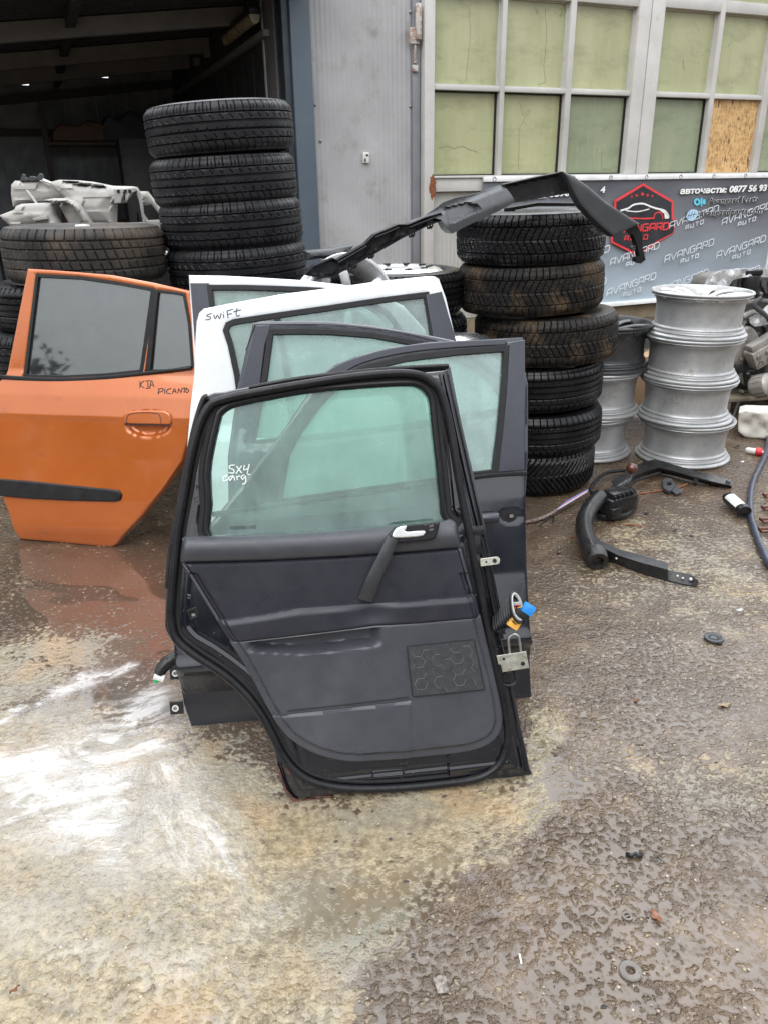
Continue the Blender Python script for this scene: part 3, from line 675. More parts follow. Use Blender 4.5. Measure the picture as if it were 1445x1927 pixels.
# right side wall: receding
uS = uC0-.06
mb = MB(); n = 26
for i in range(n):
    w0 = -.2-i*(DEP-.2)/n; mb.box((uS+.03+.004*(i % 2), 1.6, w0-(DEP-.2)/n/2), (.06, 3.6, (DEP-.2)/n-.004))
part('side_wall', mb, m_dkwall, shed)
mb = MB(); mb.box((uS-.006, 1.6, -.36), (.02, 3.4, .30)); part('reveal_lining', mb, mat('grey_brown_lining', (.12, .115, .11), (.17, .16, .155), 60, .8, .1, bump=.5, bsc=60), shed)
mb = MB(); mb.box((uS-.012, 1.5, -.53), (.03, 3.1, .03)); part('corner_trim', mb, mat('pale_trim', (.4, .42, .43), None, 5, .4), shed)
mb = MB(); m_ = MB()
ribU0, ribU1 = UL, uS
k = int((ribU1-ribU0)/.2)+1; 
for i in range(k):
    a = ribU0+i*.2; zt_ = roofz(a)+.152-.028*(i % 13 in (4, 9)); mb.box((a+.06, zt_/2, -DEP-.02), (.12, zt_, .03)); mb.box((a+.16, zt_/2, -DEP-.065), (.095, zt_, .05))
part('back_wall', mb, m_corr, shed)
def slab(mb, u0, u1, w0, w1, dz, th):
    V = []
    for u in (u0, u1):
        for w_ in (w0, w1):
            for q in (0, th): V.append((u, roofz(u)+dz+q, w_))
    mb.add(V, [(0, 1, 3, 2), (4, 6, 7, 5), (0, 4, 5, 1), (2, 3, 7, 6), (0, 2, 6, 4), (1, 5, 7, 3)])
mb = MB(); k = 44
for i in range(k):
    w0 = -DEP-.1+i*(DEP+.5)/k; slab(mb, UL-.1, uS+.3, w0, w0+(DEP+.5)/k-.002, .12+.012*(i % 2), .05)
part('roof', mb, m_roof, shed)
mb = MB(); mb.box((UL-.1, 1.5, -DEP/2), (.1, 3.2, DEP)); part('side_wall', mb, m_dkwall, shed)
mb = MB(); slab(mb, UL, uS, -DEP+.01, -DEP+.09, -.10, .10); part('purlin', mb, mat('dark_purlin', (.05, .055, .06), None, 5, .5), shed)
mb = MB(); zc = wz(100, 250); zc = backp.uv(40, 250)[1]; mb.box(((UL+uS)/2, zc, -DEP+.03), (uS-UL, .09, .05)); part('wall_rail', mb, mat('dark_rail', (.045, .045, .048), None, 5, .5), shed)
for pxa, pya, D in ((0, 145, -DEP+1.35), (0, 78, -DEP+2.6), (0, -30, -1.2)):
    mb = MB(); slab(mb, UL, uS-.01, D, D+.07, -.03, .14); part('rafter', mb, m_beam, shed)
for u_ in (uS-1.55, uS-3.2):
    mb = MB(); slab(mb, u_, u_+.08, -DEP+.1, -.05, .035, .08); part('roof_batten', mb, m_roof, shed)
# trunking along the side wall / roof corner
mb = MB(); zz = roofz(uS)-.06; mb.box((uS-.04, zz-.16, -DEP/2-.1), (.05, .05, DEP-.5)); part('trunking', mb, mat('pale_trunking', (.18, .185, .19), None, 5, .5), shed)
# light slits at the eaves: gaps through which daylight shows are real gaps in the back wall head
# fluorescent lamp (off)
ft = None
P0 = Vector((uS-.10, zz-.02, -1.0)); t = thing('strip_light', 'unlit yellowed strip light under the shed roof corner', 'lamp', wall.M @ Tr(*P0) @ Rx(0))
mb = MB(); mb.box((0, .03, 0), (.10, .05, 1.15)); part('housing', mb, m_black, t, bevel=.01)
mb = MB(); mb.tube([(0, -.01, -.55), (0, -.01, .55)], .055, 14, sq=.8); part('diffuser', mb, mat('yellowed_diffuser', (.32, .29, .20), (.38, .35, .24), 6, .3), t)
for z_ in (-1.5, -2.1): mb = MB(); mb.box((0, 0, z_), (.06, .07, .10)); part('bracket', mb, m_beam, t)
# things kept inside
def backM(px, py, dw):   # a frame on the back wall, dw in front
    u, v = Pl(wall.P(0, 0, -DEP+dw), WD, Z).uv(px, py); return u, v
u0, z0 = backM(92, 290, .9); u1, _ = backM(300, 290, .9)
sh = thing('storage_rack', 'dark steel shelf rack loaded with parts inside the shed', 'shelf', wall.M @ Tr(u0, 0, -DEP+.9))
wR = u1-u0; zs_ = backM(150, 270, .9)[1]
for a in (0, wR): 
    for d in (0, -.55): mb = MB(); mb.box((a, (zs_+.45)/2, d), (.05, zs_+.45, .05)); part('post', mb, mat('rack_post', (.08, .07, .06), None, 9, .6), sh)
for zz_ in (zs_, .75): mb = MB(); mb.box((wR/2, zz_, -.275), (wR-.052, .04, .5)); part('shelf_board', mb, mat('rack_board', (.10, .085, .07), None, 9, .6), sh, bevel=.003)
def junk(name, label, cat, px, py, sz, col, dw=.7, M=None):
    u, v = backM(px, py, dw); mb = MB(); R = random.Random(px)
    P = [(sz[0]*(x+R.uniform(-.04, .04)), sz[1]*(y+R.uniform(-.05, .05))) for x, y in ((-.5, 0), (-.42, .55), (-.3, .8), (-.05, .72), (.12, 1), (.35, .85), (.5, .4), (.48, 0))]
    mb.plate(P, (), -sz[2]/2, sz[2]/2, .012); return solo(name, mb, mat(name+'_paint', col, None, 9, .45, dirt=(.05, .045, .04)), label, cat, wall.M @ Tr(u, v, -DEP+dw-.1))
def onshelf(px): u, v = backM(px, 265, .62); return u
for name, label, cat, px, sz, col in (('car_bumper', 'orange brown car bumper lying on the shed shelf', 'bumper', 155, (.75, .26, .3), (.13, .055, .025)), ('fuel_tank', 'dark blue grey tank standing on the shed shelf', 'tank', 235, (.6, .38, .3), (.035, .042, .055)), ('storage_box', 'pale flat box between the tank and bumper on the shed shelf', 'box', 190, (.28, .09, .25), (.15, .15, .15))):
    u = onshelf(px); mb = MB(); P = [(sz[0]*x, sz[1]*y) for x, y in (((-.5, 0), (-.46, .5), (-.3, .85), (-.05, .7), (.12, 1), (.35, .85), (.5, .4), (.48, 0)) if name != 'storage_box' else ((-.5, 0), (-.5, 1), (.5, 1), (.5, 0)))]
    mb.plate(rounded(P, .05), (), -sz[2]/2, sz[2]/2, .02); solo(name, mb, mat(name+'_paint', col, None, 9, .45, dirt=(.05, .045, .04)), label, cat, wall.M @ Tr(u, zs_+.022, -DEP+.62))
u, _ = backM(255, 330, 1.3); cb = thing('tool_cabinet', 'plain dark grey sheet metal cabinet at the back of the shed', 'cabinet', wall.M @ Tr(u, 0, -DEP+1.6)); zt_ = backM(255, 262, 1.6)[1]
mb = MB(); mb.box((.12, zt_/2, 0), (.62, zt_, .4)); part('body', mb, mat('cabinet_grey', (.07, .072, .075), None, 6, .45), cb, bevel=.008)
mb = MB(); mb.box((.12, zt_*.5, .205), (.57, zt_*.9, .012)); dr = part('door', mb, mat('cabinet_door', (.085, .087, .09), None, 6, .45), cb, bevel=.004)
mb = MB(); mb.box((-.09, zt_*.55, .218), (.02, .12, .02)); part('handle', mb, m_black, dr, bevel=.004)
u, _ = backM(185, 330, .95); sc2 = thing('slatted_crate', 'dim slatted grey unit standing under the shed shelf', 'crate', wall.M @ Tr(u, 0, -DEP+.98))
mb = MB()
for i in range(9): mb.box((0, .79+i*.065-.3, 0), (.62, .05, .3))
part('slats', mb, mat('crate_grey', (.07, .065, .06), None, 9, .6), sc2, bevel=.003)
mb = MB(); mb.box((-.33, .7, 0), (.03, .75, .32)); mb.box((.33, .7, 0), (.03, .75, .32)); mb.box((0, .2, 0), (.62, .4, .3)); part('side', mb, mat('crate_side', (.05, .05, .05), None, 9, .6), sc2)
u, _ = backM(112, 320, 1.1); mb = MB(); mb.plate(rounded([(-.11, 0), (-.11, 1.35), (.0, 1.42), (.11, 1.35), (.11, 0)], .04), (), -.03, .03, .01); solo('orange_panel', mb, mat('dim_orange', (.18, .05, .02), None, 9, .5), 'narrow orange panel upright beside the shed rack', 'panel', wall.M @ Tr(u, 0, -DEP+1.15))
u, _ = backM(96, 320, 1.25); mb = MB(); mb.box((0, .65, 0), (.07, 1.3, .07)); solo('pale_post', mb, m_beam, 'pale short post upright left of the orange panel', 'post', wall.M @ Tr(u, 0, -DEP+1.3), bevel=.006)

# ================================================================ BANNER
m_ban = None
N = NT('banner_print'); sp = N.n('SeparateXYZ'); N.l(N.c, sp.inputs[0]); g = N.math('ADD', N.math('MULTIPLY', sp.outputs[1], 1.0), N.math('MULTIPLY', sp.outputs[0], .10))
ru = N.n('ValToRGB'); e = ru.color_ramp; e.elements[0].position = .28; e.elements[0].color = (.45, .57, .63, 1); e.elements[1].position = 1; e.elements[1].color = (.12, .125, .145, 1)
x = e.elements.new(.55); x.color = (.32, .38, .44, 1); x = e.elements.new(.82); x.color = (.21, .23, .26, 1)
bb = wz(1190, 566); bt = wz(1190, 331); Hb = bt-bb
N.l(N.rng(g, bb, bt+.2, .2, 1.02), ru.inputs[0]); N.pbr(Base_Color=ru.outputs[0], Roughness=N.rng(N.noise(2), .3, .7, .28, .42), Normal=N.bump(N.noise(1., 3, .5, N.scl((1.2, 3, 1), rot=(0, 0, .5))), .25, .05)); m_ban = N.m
ban = thing('advertising_banner', 'grey printed car parts banner stretched below the workshop windows', 'banner', wall.M)
bl_, br_ = wu(905, 335), wu(1434, 500)
def wav(px, py, d, u, v): return .045+.011*np.sin(u*3.1+v*2.2)*sst(0, .3, d)+.007*np.sin(u*7-v*5)*sst(0, .2, d)
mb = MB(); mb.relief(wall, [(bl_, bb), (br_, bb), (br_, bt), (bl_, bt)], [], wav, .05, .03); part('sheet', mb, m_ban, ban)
m_hem = mat('white_hem', (.78, .79, .8), None, 9, .5); mb = MB()
for z0, z1 in ((bb-.03, bb+.012), (bt-.035, bt+.01)): mb.box(((bl_+br_)/2, (z0+z1)/2, .05), (br_-bl_+.01, z1-z0, .035))
mb.box((br_, (bb+bt)/2, .05), (.012, bt-bb-.04, .03)); part('hem', mb, m_hem, ban, bevel=.002)
mb = MB()
for i in range(9): mb.lathe([(.012, .069), (.02, .071), (.02, .067)], 12, T=Tr(bl_+.1+i*(br_-bl_-.2)/8, bt-.013, 0))
part('eyelet', mb, m_steel, ban)
GL = {'A': [[(0, 0), (0, .75), (.22, 1), (1, 1), (1, 0)], [(0, .36), (1, .36)]], 'V': [[(-.05, 1), (.45, 0), (.55, 0), (1.05, 1)]], 'N': [[(0, 0), (0, 1), (.2, 1), (.85, 0), (1, 0), (1, 1)]],
      'G': [[(1, 1), (.15, 1), (0, .85), (0, .15), (.15, 0), (1, 0), (1, .5), (.5, .5)]], 'R': [[(0, 0), (0, 1), (1, 1), (1, .42), (0, .42)], [(.55, .42), (1, 0)]],
      'D': [[(0, 0), (0, 1), (.8, 1), (1, .8), (1, .2), (.8, 0), (0, 0)]], 'U': [[(0, 1), (0, 0), (1, 0), (1, 1)]], 'T': [[(0, 1), (1, 1)], [(.5, 1), (.5, 0)]], 'O': [[(0, 0), (0, 1), (1, 1), (1, 0), (0, 0)]]}
def techno(mb, pl, s, a, b, hpx, wz_, stroke=.12, gap=.34, shear=.25, th=.003, flat=None):
    A = Vector(pl.uv(*a)); B = Vector(pl.uv(*b)); d = B-A; L_ = d.length; d.normalize(); q = Vector((-d.y, d.x))
    h = abs(pl.uv(a[0], a[1]-hpx)[1]-A.y); n = len(s); cw = L_/(n+gap*(n-1)); 
    for i, ch in enumerate(s):
        for st in GL[ch]:
            mb.ribbon([A+d*((i*(1+gap)+x_)*cw+shear*h*y_)+q*(y_*h) for x_, y_ in st], stroke*h, wz_, wz_+th)
m_pr = mat('pale_print', (.66, .70, .74), None, 9, .45); m_prred = mat('red_print', (.70, .05, .06), None, 9, .4); m_prdk = mat('dark_print', (.018, .02, .025), (.04, .042, .05), 4, .35); m_prw = mat('white_print', (.8, .8, .8), None, 9, .4); m_prcy = mat('cyan_print', (.12, .55, .72), None, 9, .4); m_prbl = mat('light_blue_print', (.42, .62, .80), None, 9, .4)
WQ = .068
inst = [(1241, 493), (1338, 486), (1348, 424), (1250, 430), (1231, 550), (1139, 499), (1133, 556), (1327, 543), (1040, 566), (1046, 505), (952, 512), (945, 572)]
for x0, y0 in inst:
    mb = MB(); techno(mb, wall, 'AVANGARD', (x0, y0), (x0+91, y0-33), 11.5, WQ); techno(mb, wall, 'AUTO', (x0+30, y0+1.5), (x0+63, y0-10), 6.5, WQ, stroke=.2, gap=.7); part('pattern_lettering', mb, m_pr, ban)

mb = MB(); Tz = lambda a, b, s, h, z, **k: mb.text(s, wall.uv(*a), wall.uv(*b), abs(wall.uv(a[0], a[1]-h)[1]-wall.uv(*a)[1]), z, th=.003, **k)
mbs = MB()
for off, zz_, B_ in ((1.3, .0665, mbs), (0, .071, mb)):
    def T2(s, a, b, h): B_.text(s, wall.uv(a[0]+off, a[1]+off), wall.uv(b[0]+off, b[1]+off), abs(wall.uv(a[0], a[1]-h)[1]-wall.uv(*a)[1]), zz_, th=.003, bold=.035, shear=.14)
    T2('авточасти:', (1269, 365), (1356, 362), 11.5); T2('0877 56 93 93', (1361, 362), (1450, 358), 12); T2('авточасти:', (928, 381), (1018, 372), 11); T2('0898 7', (1024, 371), (1078, 367), 11.5); T2('4', (1120, 363), (1129, 362), 11.5)
part('phone_lettering', mb, m_prw, ban); part('lettering_shadow', mbs, m_prdk, ban)
for zz_, bo, nm_, mm_ in ((.0695, .04, 'web_lettering_outline', m_prw), (.0735, .012, 'web_lettering', m_prdk)):
    for s, a, b, h in (('Avangard Parts', (1321, 384), (1416, 379), 11.5), ('avangardparts.com', (1306, 406), (1425, 400), 11.5)): B_ = MB(); B_.text(s, wall.uv(*a), wall.uv(*b), abs(wall.uv(a[0], a[1]-h)[1]-wall.uv(*a)[1]), zz_, th=.003, bold=bo, shear=.12); part(nm_, B_, mm_, ban)
def wpoly(P): return [wall.uv(*p) for p in P]
def circ(cx_, cy_, rx, ry=None, n=24): return [(cx_+rx*math.cos(2*math.pi*i/n), cy_+(ry or rx)*math.sin(2*math.pi*i/n)) for i in range(n)]
mb = MB(); mb.plate(wpoly(circ(1301.5, 380, 6, 7)), [wpoly(circ(1301.5, 380, 2.6, 3.2))], .07, .073); mb.plate(wpoly([(1308, 372), (1311, 372), (1311, 388), (1308, 388)]), (), .07, .073); mb.plate(wpoly([(1312, 375), (1317, 375), (1317, 384), (1312, 384)]), (), .07, .073)
part('cyan_mark', mb, m_prcy, ban)
mb = MB(); mb.plate(wpoly(cr([(1281, 408), (1284, 399), (1291, 394), (1300, 395), (1303, 401), (1299, 409), (1293, 415), (1284, 414)], 3)), (), .0745, .077); part('globe_mark', mb, m_prbl, ban)
mb = MB()
for k in range(-1, 3): mb.ribbon(wpoly([(1283+k*5, 412-k), (1287+k*5, 397)]), .006, .077, .0775)
mb.ribbon(wpoly([(1283, 406), (1300, 402)]), .006, .077, .0775); part('globe_lines', mb, m_prdk, ban)
hexo = [(1201, 345), (1258, 378), (1258, 411), (1263, 412), (1259, 438), (1232, 454), (1192, 481), (1141, 456), (1141, 436), (1136, 434), (1139, 410), (1147, 407), (1147, 377)]
mb = MB(); mb.plate(wpoly(hexo), (), .0635, .066); part('emblem_border', mb, m_prred, ban)
hi = [(1201, 350), (1254, 381), (1254, 413), (1262, 414), (1257, 437), (1230, 451), (1192, 476), (1145, 453), (1145, 436), (1138, 432), (1141, 413), (1151, 410), (1151, 380)]
mb = MB(); mb.plate(wpoly(hi), (), .066, .0695); part('emblem_field', mb, m_prdk, ban)
mb = MB(); mb.ribbon(wpoly(cr([(1158, 396), (1172, 392), (1183, 385), (1200, 383), (1213, 388), (1225, 392), (1240, 396), (1247, 404), (1248, 410)], 4, False)), .017, .071, .073)
mb.plate(wpoly([(1228, 393), (1240, 396), (1248, 403), (1248, 411), (1241, 411), (1240, 402)]), (), .071, .073); mb.ribbon(wpoly(cr([(1168, 396), (1190, 398), (1212, 393)], 4, False)), .010, .071, .073)
part('car_outline', mb, m_prw, ban)
mb = MB()
for x_, y_, r in ((1179, 370, 2.6), (1188, 368, 3.4), (1199, 365.5, 4.4), (1208.5, 367.5, 3.4), (1217.5, 369, 2.6)):
    mb.plate(wpoly([(x_+(r if i % 2 == 0 else r*.42)*math.sin(math.pi*i/5), y_-(r if i % 2 == 0 else r*.42)*math.cos(math.pi*i/5)) for i in range(10)]), (), .071, .0735)
techno(mb, wall, 'AVANGARD', (1146, 437), (1247, 431), 12.5, .071, stroke=.22, shear=.1); techno(mb, wall, 'AUTO', (1165, 452), (1208, 449), 8, .071, stroke=.22, gap=.7, shear=.1)
mb.ribbon(wpoly([(1160, 410), (1205, 411), (1222, 410)]), .014, .071, .073); mb.ribbon(wpoly(cr([(1220, 411), (1223, 402), (1230, 399), (1236, 404), (1237, 411)], 4, False)), .012, .071, .073)
part('emblem_marks', mb, m_prred, ban)

# ================================================================ THE FAR SIDE OF THE YARD (behind the camera, seen in glass and paint)
mb = MB(); R = random.Random(12)
def clump(c, r, n):
    for i in range(n):
        a, b_ = R.uniform(0, 6.28), math.acos(R.uniform(-1, 1)); q = r*R.random()**.3; p = Vector((c[0]+q*math.sin(b_)*math.cos(a), c[1]+q*math.sin(b_)*math.sin(a), c[2]+q*math.cos(b_)*.9)); s_ = R.uniform(.08, .22); u1 = Vector((R.uniform(-1, 1), R.uniform(-1, 1), R.uniform(-1, 1))).normalized(); u2 = u1.orthogonal().normalized()
        mb.add([p+u1*s_, p+u2*s_*.6, p-u1*s_, p-u2*s_*.6], [(0, 1, 2, 3)])
for i in range(44):
    a = rad(100+i*160/44*1.0+R.uniform(-1, 1)) if False else rad(185+i*170/44); rr_ = R.uniform(18, 22); c = (rr_*math.cos(a), rr_*math.sin(a)*1.0+2, 0)
    h_ = R.uniform(2.6, 4.3); mb.tube([(c[0], c[1], 0), (c[0], c[1], h_*.6)], [.2, .1], 6)
    for k in range(5): clump((c[0]+R.uniform(-1.2, 1.2), c[1]+R.uniform(-1, 1), h_*(.25+.17*k)), R.uniform(.9, 1.5), 190)
o = mesh_obj('tree_line', mb.v, mb.f, mat('dark_foliage', (.02, .03, .012), (.05, .065, .03), 2, .7), smooth=0); o['kind'] = 'stuff'; o['label'] = 'dark wood across the far side of the yard'
# ================================================================ TYRES AND WHEELS
def fr(x): return x-np.floor(x)
def slit(x, w, e=.35):
    """1 inside a slit of width w of each unit period"""
    t = np.abs(fr(x)-.5); return 1-sst(w/2*(1-e), w/2*(1+e), t)
def groove(w, c, hw, e=.35): return 1-sst(hw*(1-e), hw*(1+e), np.abs(w-c))
def p_road(a, w):
    zig = .02*np.abs(fr(a*.5)-.5)
    g = np.maximum.reduce([groove(w, -.17, .035), groove(w, .2, .035), groove(w, .56+zig, .028), groove(w, -.56-zig, .028)])
    g = np.maximum(g, slit(a*1.0, .10)*(w > .62)*.9); g = np.maximum(g, slit(a*1.0+.5, .05)*(w > .62)*(w < .85)*.5)
    g = np.maximum(g, slit(a+.15*np.sin(w*9), .09)*(w < -.62)*.9)
    g = np.maximum(g, slit(a*.8+w*1.6, .10)*(w > .27)*(w < .47)*.7); g = np.maximum(g, slit(a*.8-w*1.9, .10)*(w < -.02)*(w > -.15)*.7)
    g = np.maximum(g, slit(a*.8+w*1.4, .09)*(w > -.50)*(w < -.30)*.7); return g
def p_winter(a, w):
    v = np.abs(w); g = np.maximum.reduce([groove(w, .58, .022), groove(w, -.58, .022), groove(v, 0, .02)*.7])
    g = np.maximum(g, slit(a*1.3-v*1.7, .13)*(v < .60)); g = np.maximum(g, slit(a*1.3-v*.3, .12)*(v > .58)*.95)
    tri = np.abs(fr(w*9)-.5)*.28; g = np.maximum(g, slit(a*3.9+tri*3, .22)*.30*(v < .96)); return g
def p_rib(a, w):
    g = np.maximum.reduce([groove(w, c, .03) for c in (-.62, -.3, 0, .3, .62)])
    g = np.maximum(g, slit(a*1.1+.1*w, .12)*(np.abs(w) > .66)*.9); g = np.maximum(g, slit(a*1.1+w*.8, .07)*(np.abs(w) < .6)*(np.abs(w) > .33)*.5); return g
def p_dir(a, w):
    v = np.abs(w); g = slit(a*1.25-v*2.6, .22)*sst(.03, .08, v); g = np.maximum(g, slit(a*2.5-v*2.6, .14)*.4); return g
def p_block(a, w):
    v = np.abs(w); g = np.maximum.reduce([groove(w, c, .028) for c in (-.5, -.12, .3, .62)])
    g = np.maximum(g, slit(a*1.0+w*.9, .12)*(w < .62)); g = np.maximum(g, slit(a*1.0-.1*w, .12)*(w > .62))
    g = np.maximum(g, slit(a*4, .22)*.3*(w > .36)*(w < .95)); g = np.maximum(g, slit(a*3+w*3, .2)*.28*(w < .3)); return g
def tyre_mesh(name, R, W, r, patt, nb, mat_, N=640, dep=.008, squash=.0):
    hw = W/2; tw = hw*.86; ws = np.linspace(-1, 1, 52)
    # section: list of (radius, z, w or None)
    sec = []
    for z_, rr in ((-.62, r-.006), (-.70, r+.002), (-.80, r+.016), (-.93, r+.034), (-1.0, r+(R-r)*.42), (-.995, r+(R-r)*.55), (-.96, r+(R-r)*.72), (-.925, r+(R-r)*.83)): sec.append((rr, z_*hw, None))
    for w_ in ws: sec.append((R-.0035*w_**2-.014*max(0, abs(w_)-.72)**2/.0784, w_*tw, w_))
    for s_ in reversed(sec[:8]): sec.append((s_[0], -s_[1], None))
    for z_, rr in ((.60, r+.004), (.72, r+.03), (.86, r+(R-r)*.5), (.72, R-.03), (0, R-.018), (-.72, R-.03), (-.86, r+(R-r)*.5), (-.72, r+.03), (-.60, r+.004)): sec.append((rr, z_*hw, None))
    m = len(sec); rad0 = np.array([s_[0] for s_ in sec]); z0 = np.array([s_[1] for s_ in sec]); wv = np.array([s_[2] if s_[2] is not None else 9. for s_ in sec])
    th = np.arange(N)/N*2*math.pi; A, Wg = np.meshgrid(th/(2*math.pi)*nb, wv, indexing='ij'); tread = np.abs(Wg) <= 1
    g = np.where(tread, patt(A, np.clip(Wg, -1, 1)), 0); Rr = rad0[None, :]-g*dep
    # sidewall rings, shoulder lugs
    X = Rr*np.cos(th)[:, None]; Y = Rr*np.sin(th)[:, None]; Zz = np.broadcast_to(z0, X.shape)
    V = np.stack([X, Y, Zz], 2).reshape(-1, 3); i, j = np.meshgrid(np.arange(N), np.arange(m), indexing='ij')
    F = np.stack([i*m+j, ((i+1) % N)*m+j, ((i+1) % N)*m+(j+1) % m, i*m+(j+1) % m], 2).reshape(-1, 4)
    me = bpy.data.meshes.new(name); me.vertices.add(len(V)); me.vertices.foreach_set('co', V.astype(np.float32).ravel()); me.loops.add(F.size)
    me.loops.foreach_set('vertex_index', F.astype(np.int32).ravel()); me.polygons.add(len(F)); me.polygons.foreach_set('loop_start', np.arange(0, F.size, 4, dtype=np.int32))
    me.update(calc_edges=True); me.shade_smooth(); me.set_sharp_from_angle(angle=rad(40)); me.materials.append(mat_); return me
me_road = tyre_mesh('tyre_road', .325, .205, .205, p_road, 62, m_rubber)
me_wint = tyre_mesh('tyre_winter', .330, .215, .205, p_winter, 56, m_rubber_wet)
me_wintm = me_wint.copy(); me_wintm.materials[0] = m_rubber_mud
me_rib = tyre_mesh('tyre_rib', .322, .200, .205, p_rib, 58, m_rubber_wet)
me_dir = tyre_mesh('tyre_directional', .325, .195, .205, p_dir, 60, m_rubber_wet)
me_block = tyre_mesh('tyre_block', .342, .235, .21, p_block, 54, m_rubber_dust)
def tyre(me, x, y, z, label, group, tx=0, ty=0, spin=0):
    o = bpy.data.objects.new('tyre', me); COL.objects.link(o); o.matrix_world = Tr(x, y, z) @ Rx(rad(tx)) @ Ry(rad(ty)) @ Rz(rad(spin)); return tag(o, label, 'tyre', group)
def zat(py, D, px=722): return atD(px, py, D).z
def xat(px, py, D): return atD(px, py, D).x
# tall stack in the middle
cz = [(412, 234, 'topmost tyre of the tall black stack by the shed column', 3.2), (421, 337, 'second tyre from the top of the tall black stack by the shed column', 2.6), (436, 424, 'third tyre from the top of the tall stack by the shed column', 2.2), (448, 512, 'fourth tyre from the top of the tall stack, just above the rear white door', 2.0)]
for i, (px, py, lb, ty) in enumerate(cz): tyre(me_road, xat(px, py, 3.80), 3.83, zat(py, 3.5, px), lb, 'tyres in the tall stack by the shed', 1.5, -ty, 40*i)
zb_ = zat(512, 3.5); x_ = xat(448, 512, 3.8)
for i, nm in enumerate(('fifth', 'sixth', 'seventh', 'bottom')): tyre(me_rib, x_+.015*(i+1), 3.84, zb_-.203*(i+1)+.0*i, nm+' tyre of the tall stack, down behind the white doors', 'tyres in the tall stack by the shed', 0, -.6, 50*i)
# right stack
rs_ = [(998, 452, me_wint, 'top tyre of the right stack, under the black bumper trim', .5, -1.0), (997, 552, me_wintm, 'muddy winter tyre, second from the top of the right stack', .5, -2.4), (1025, 652, me_wintm, 'third tyre of the right stack, shifted right with mud on its side', 0, -2.2), (1003, 745, me_rib, 'fourth tyre of the right stack, ribbed and wet', 0, -2), (1003, 832, me_rib, 'fifth tyre of the right stack, ribbed, second from the bottom', 0, -1.5), (990, 912, me_dir, 'bottom tyre of the right stack with arrow shaped tread', 0, -.3)]
for i, (px, py, me, lb, tx, ty) in enumerate(rs_):
    z_ = zat(py, 3.31, px); z_ = .101 if i == 5 else z_
    tyre(me, xat(px, py, 3.64), 3.66, z_, lb, 'tyres in the right stack', tx, ty, 33*i)
# left stack with a wheel on top
zt0 = zat(480, 3.17)
for i, (dx, me, lb) in enumerate(((-.13, me_rib, 'tyre directly below the dusty wheel at the left edge'), (-.20, me_road, 'tyre third from the top of the left stack behind the orange door'), (-.19, me_wint, 'tyre fourth from the top of the left stack behind the orange door'), (-.23, me_rib, 'tyre fifth from the top of the left stack behind the orange door'), (-.20, me_road, 'bottom tyre of the left stack behind the orange door'))):
    zz_ = zt0-.215-.205*i
    tyre(me, xat(148, 480, 3.5)+dx, 3.64, max(zz_, .1), lb, 'tyres in the left stack', 0, 0, 20*i)

BAR = [(.228, .212), (.239, .214), (.244, .209), (.244, .205), (.237, .201), (.236, .196), (.238, .193), (.230, .190), (.224, .189), (.222, .188), (.222, .180), (.214, .172), (.209, .150), (.206, .11), (.206, .062), (.209, .052), (.215, .048), (.217, .043), (.214, .039), (.216, .033), (.227, .029), (.229, .024), (.225, .020), (.236, .015), (.241, .010), (.241, .003), (.236, .0), (.226, .002), (.215, .012), (.206, .03), (.198, .07), (.197, .12), (.203, .165), (.215, .19), (.222, .205)]
def barrel(name, mat_, s=1.0, sz=1.0):
    mb = MB(); mb.lathe([(a*s, b*sz) for a, b in BAR], 96, closed=True); return mb
def wheel(M, label, group, mface, mbar, nsp=10, s=1.0, sz=1.0, face=True, spw=.016, curve=.02, name='alloy_wheel', pairs=False):
    t = thing(name, label, 'wheel', M, group); part('barrel', barrel('b', mbar, s, sz), mbar, t)
    if face:
        mb = MB(); mb.lathe([(0, .178*sz), (.045*s, .180*sz), (.062*s, .172*sz), (.066*s, .150*sz), (.055*s, .135*sz), (0, .135*sz)], 40); part('hub', mb, mface, t)
        mb = MB(); mb.lathe([(0, .187*sz), (.022*s, .186*sz), (.028*s, .181*sz), (.028*s, .177*sz)], 30); part('centre_cap', mb, m_steel, t)
        mb = MB()
        for k in range(5):
            a = 2*math.pi*(k+.5)/5; mb.lathe([(.004, .171*sz), (.008, .182*sz), (.010, .182*sz), (.010, .17*sz)], 10, T=Tr(.046*s*math.cos(a), .046*s*math.sin(a), 0))
        part('bolt_holes', mb, m_black, t)
        for k in range(nsp):
            a = 2*math.pi*k/nsp+(.09*(1 if k % 2 else -1) if pairs else 0); mb = MB(); P = []; rr = []
            for q in range(7):
                u = q/6; r_ = (.05+(.176)*u)*s; z_ = (.170+curve*u+.012*math.sin(math.pi*u))*sz; P.append((r_*math.cos(a+.0*u), r_*math.sin(a), z_)); rr.append(spw*(.8+.5*u*u+.1*(1-u)))
            mb.tube(P, rr, 10, sq=.62, up=(0, 0, 1)); part('spoke', mb, mface, t)
    return t
# right rim stack
rb = [(1295, 838), (1300, 750), (1313, 675), (1325, 600)]
wr = ['bottom bare silver rim of the four rim stack, on the ground', 'second bare silver rim from the bottom of the four rim stack', 'third bare silver rim from the bottom of the four rim stack', 'top silver alloy rim of the four rim stack, spokes facing up']
zc_ = 0.003
for i, (px, py) in enumerate(rb):
    x_ = [xat(1278, 880, 3.93), xat(1283, 790, 3.93), xat(1295, 700, 3.93), xat(1309, 620, 3.93)][i]
    wheel(Tr(x_, 3.93, zc_) @ Ry(rad([0, .8, .6, 1.0][i])) @ Rz(1.9*i+.4), wr[i], 'silver rims in the tall rim stack', m_alloy2, m_alloy, 10, 1.0, 1.0, face=(i == 3), pairs=True, curve=.022)
    zc_ += .2155
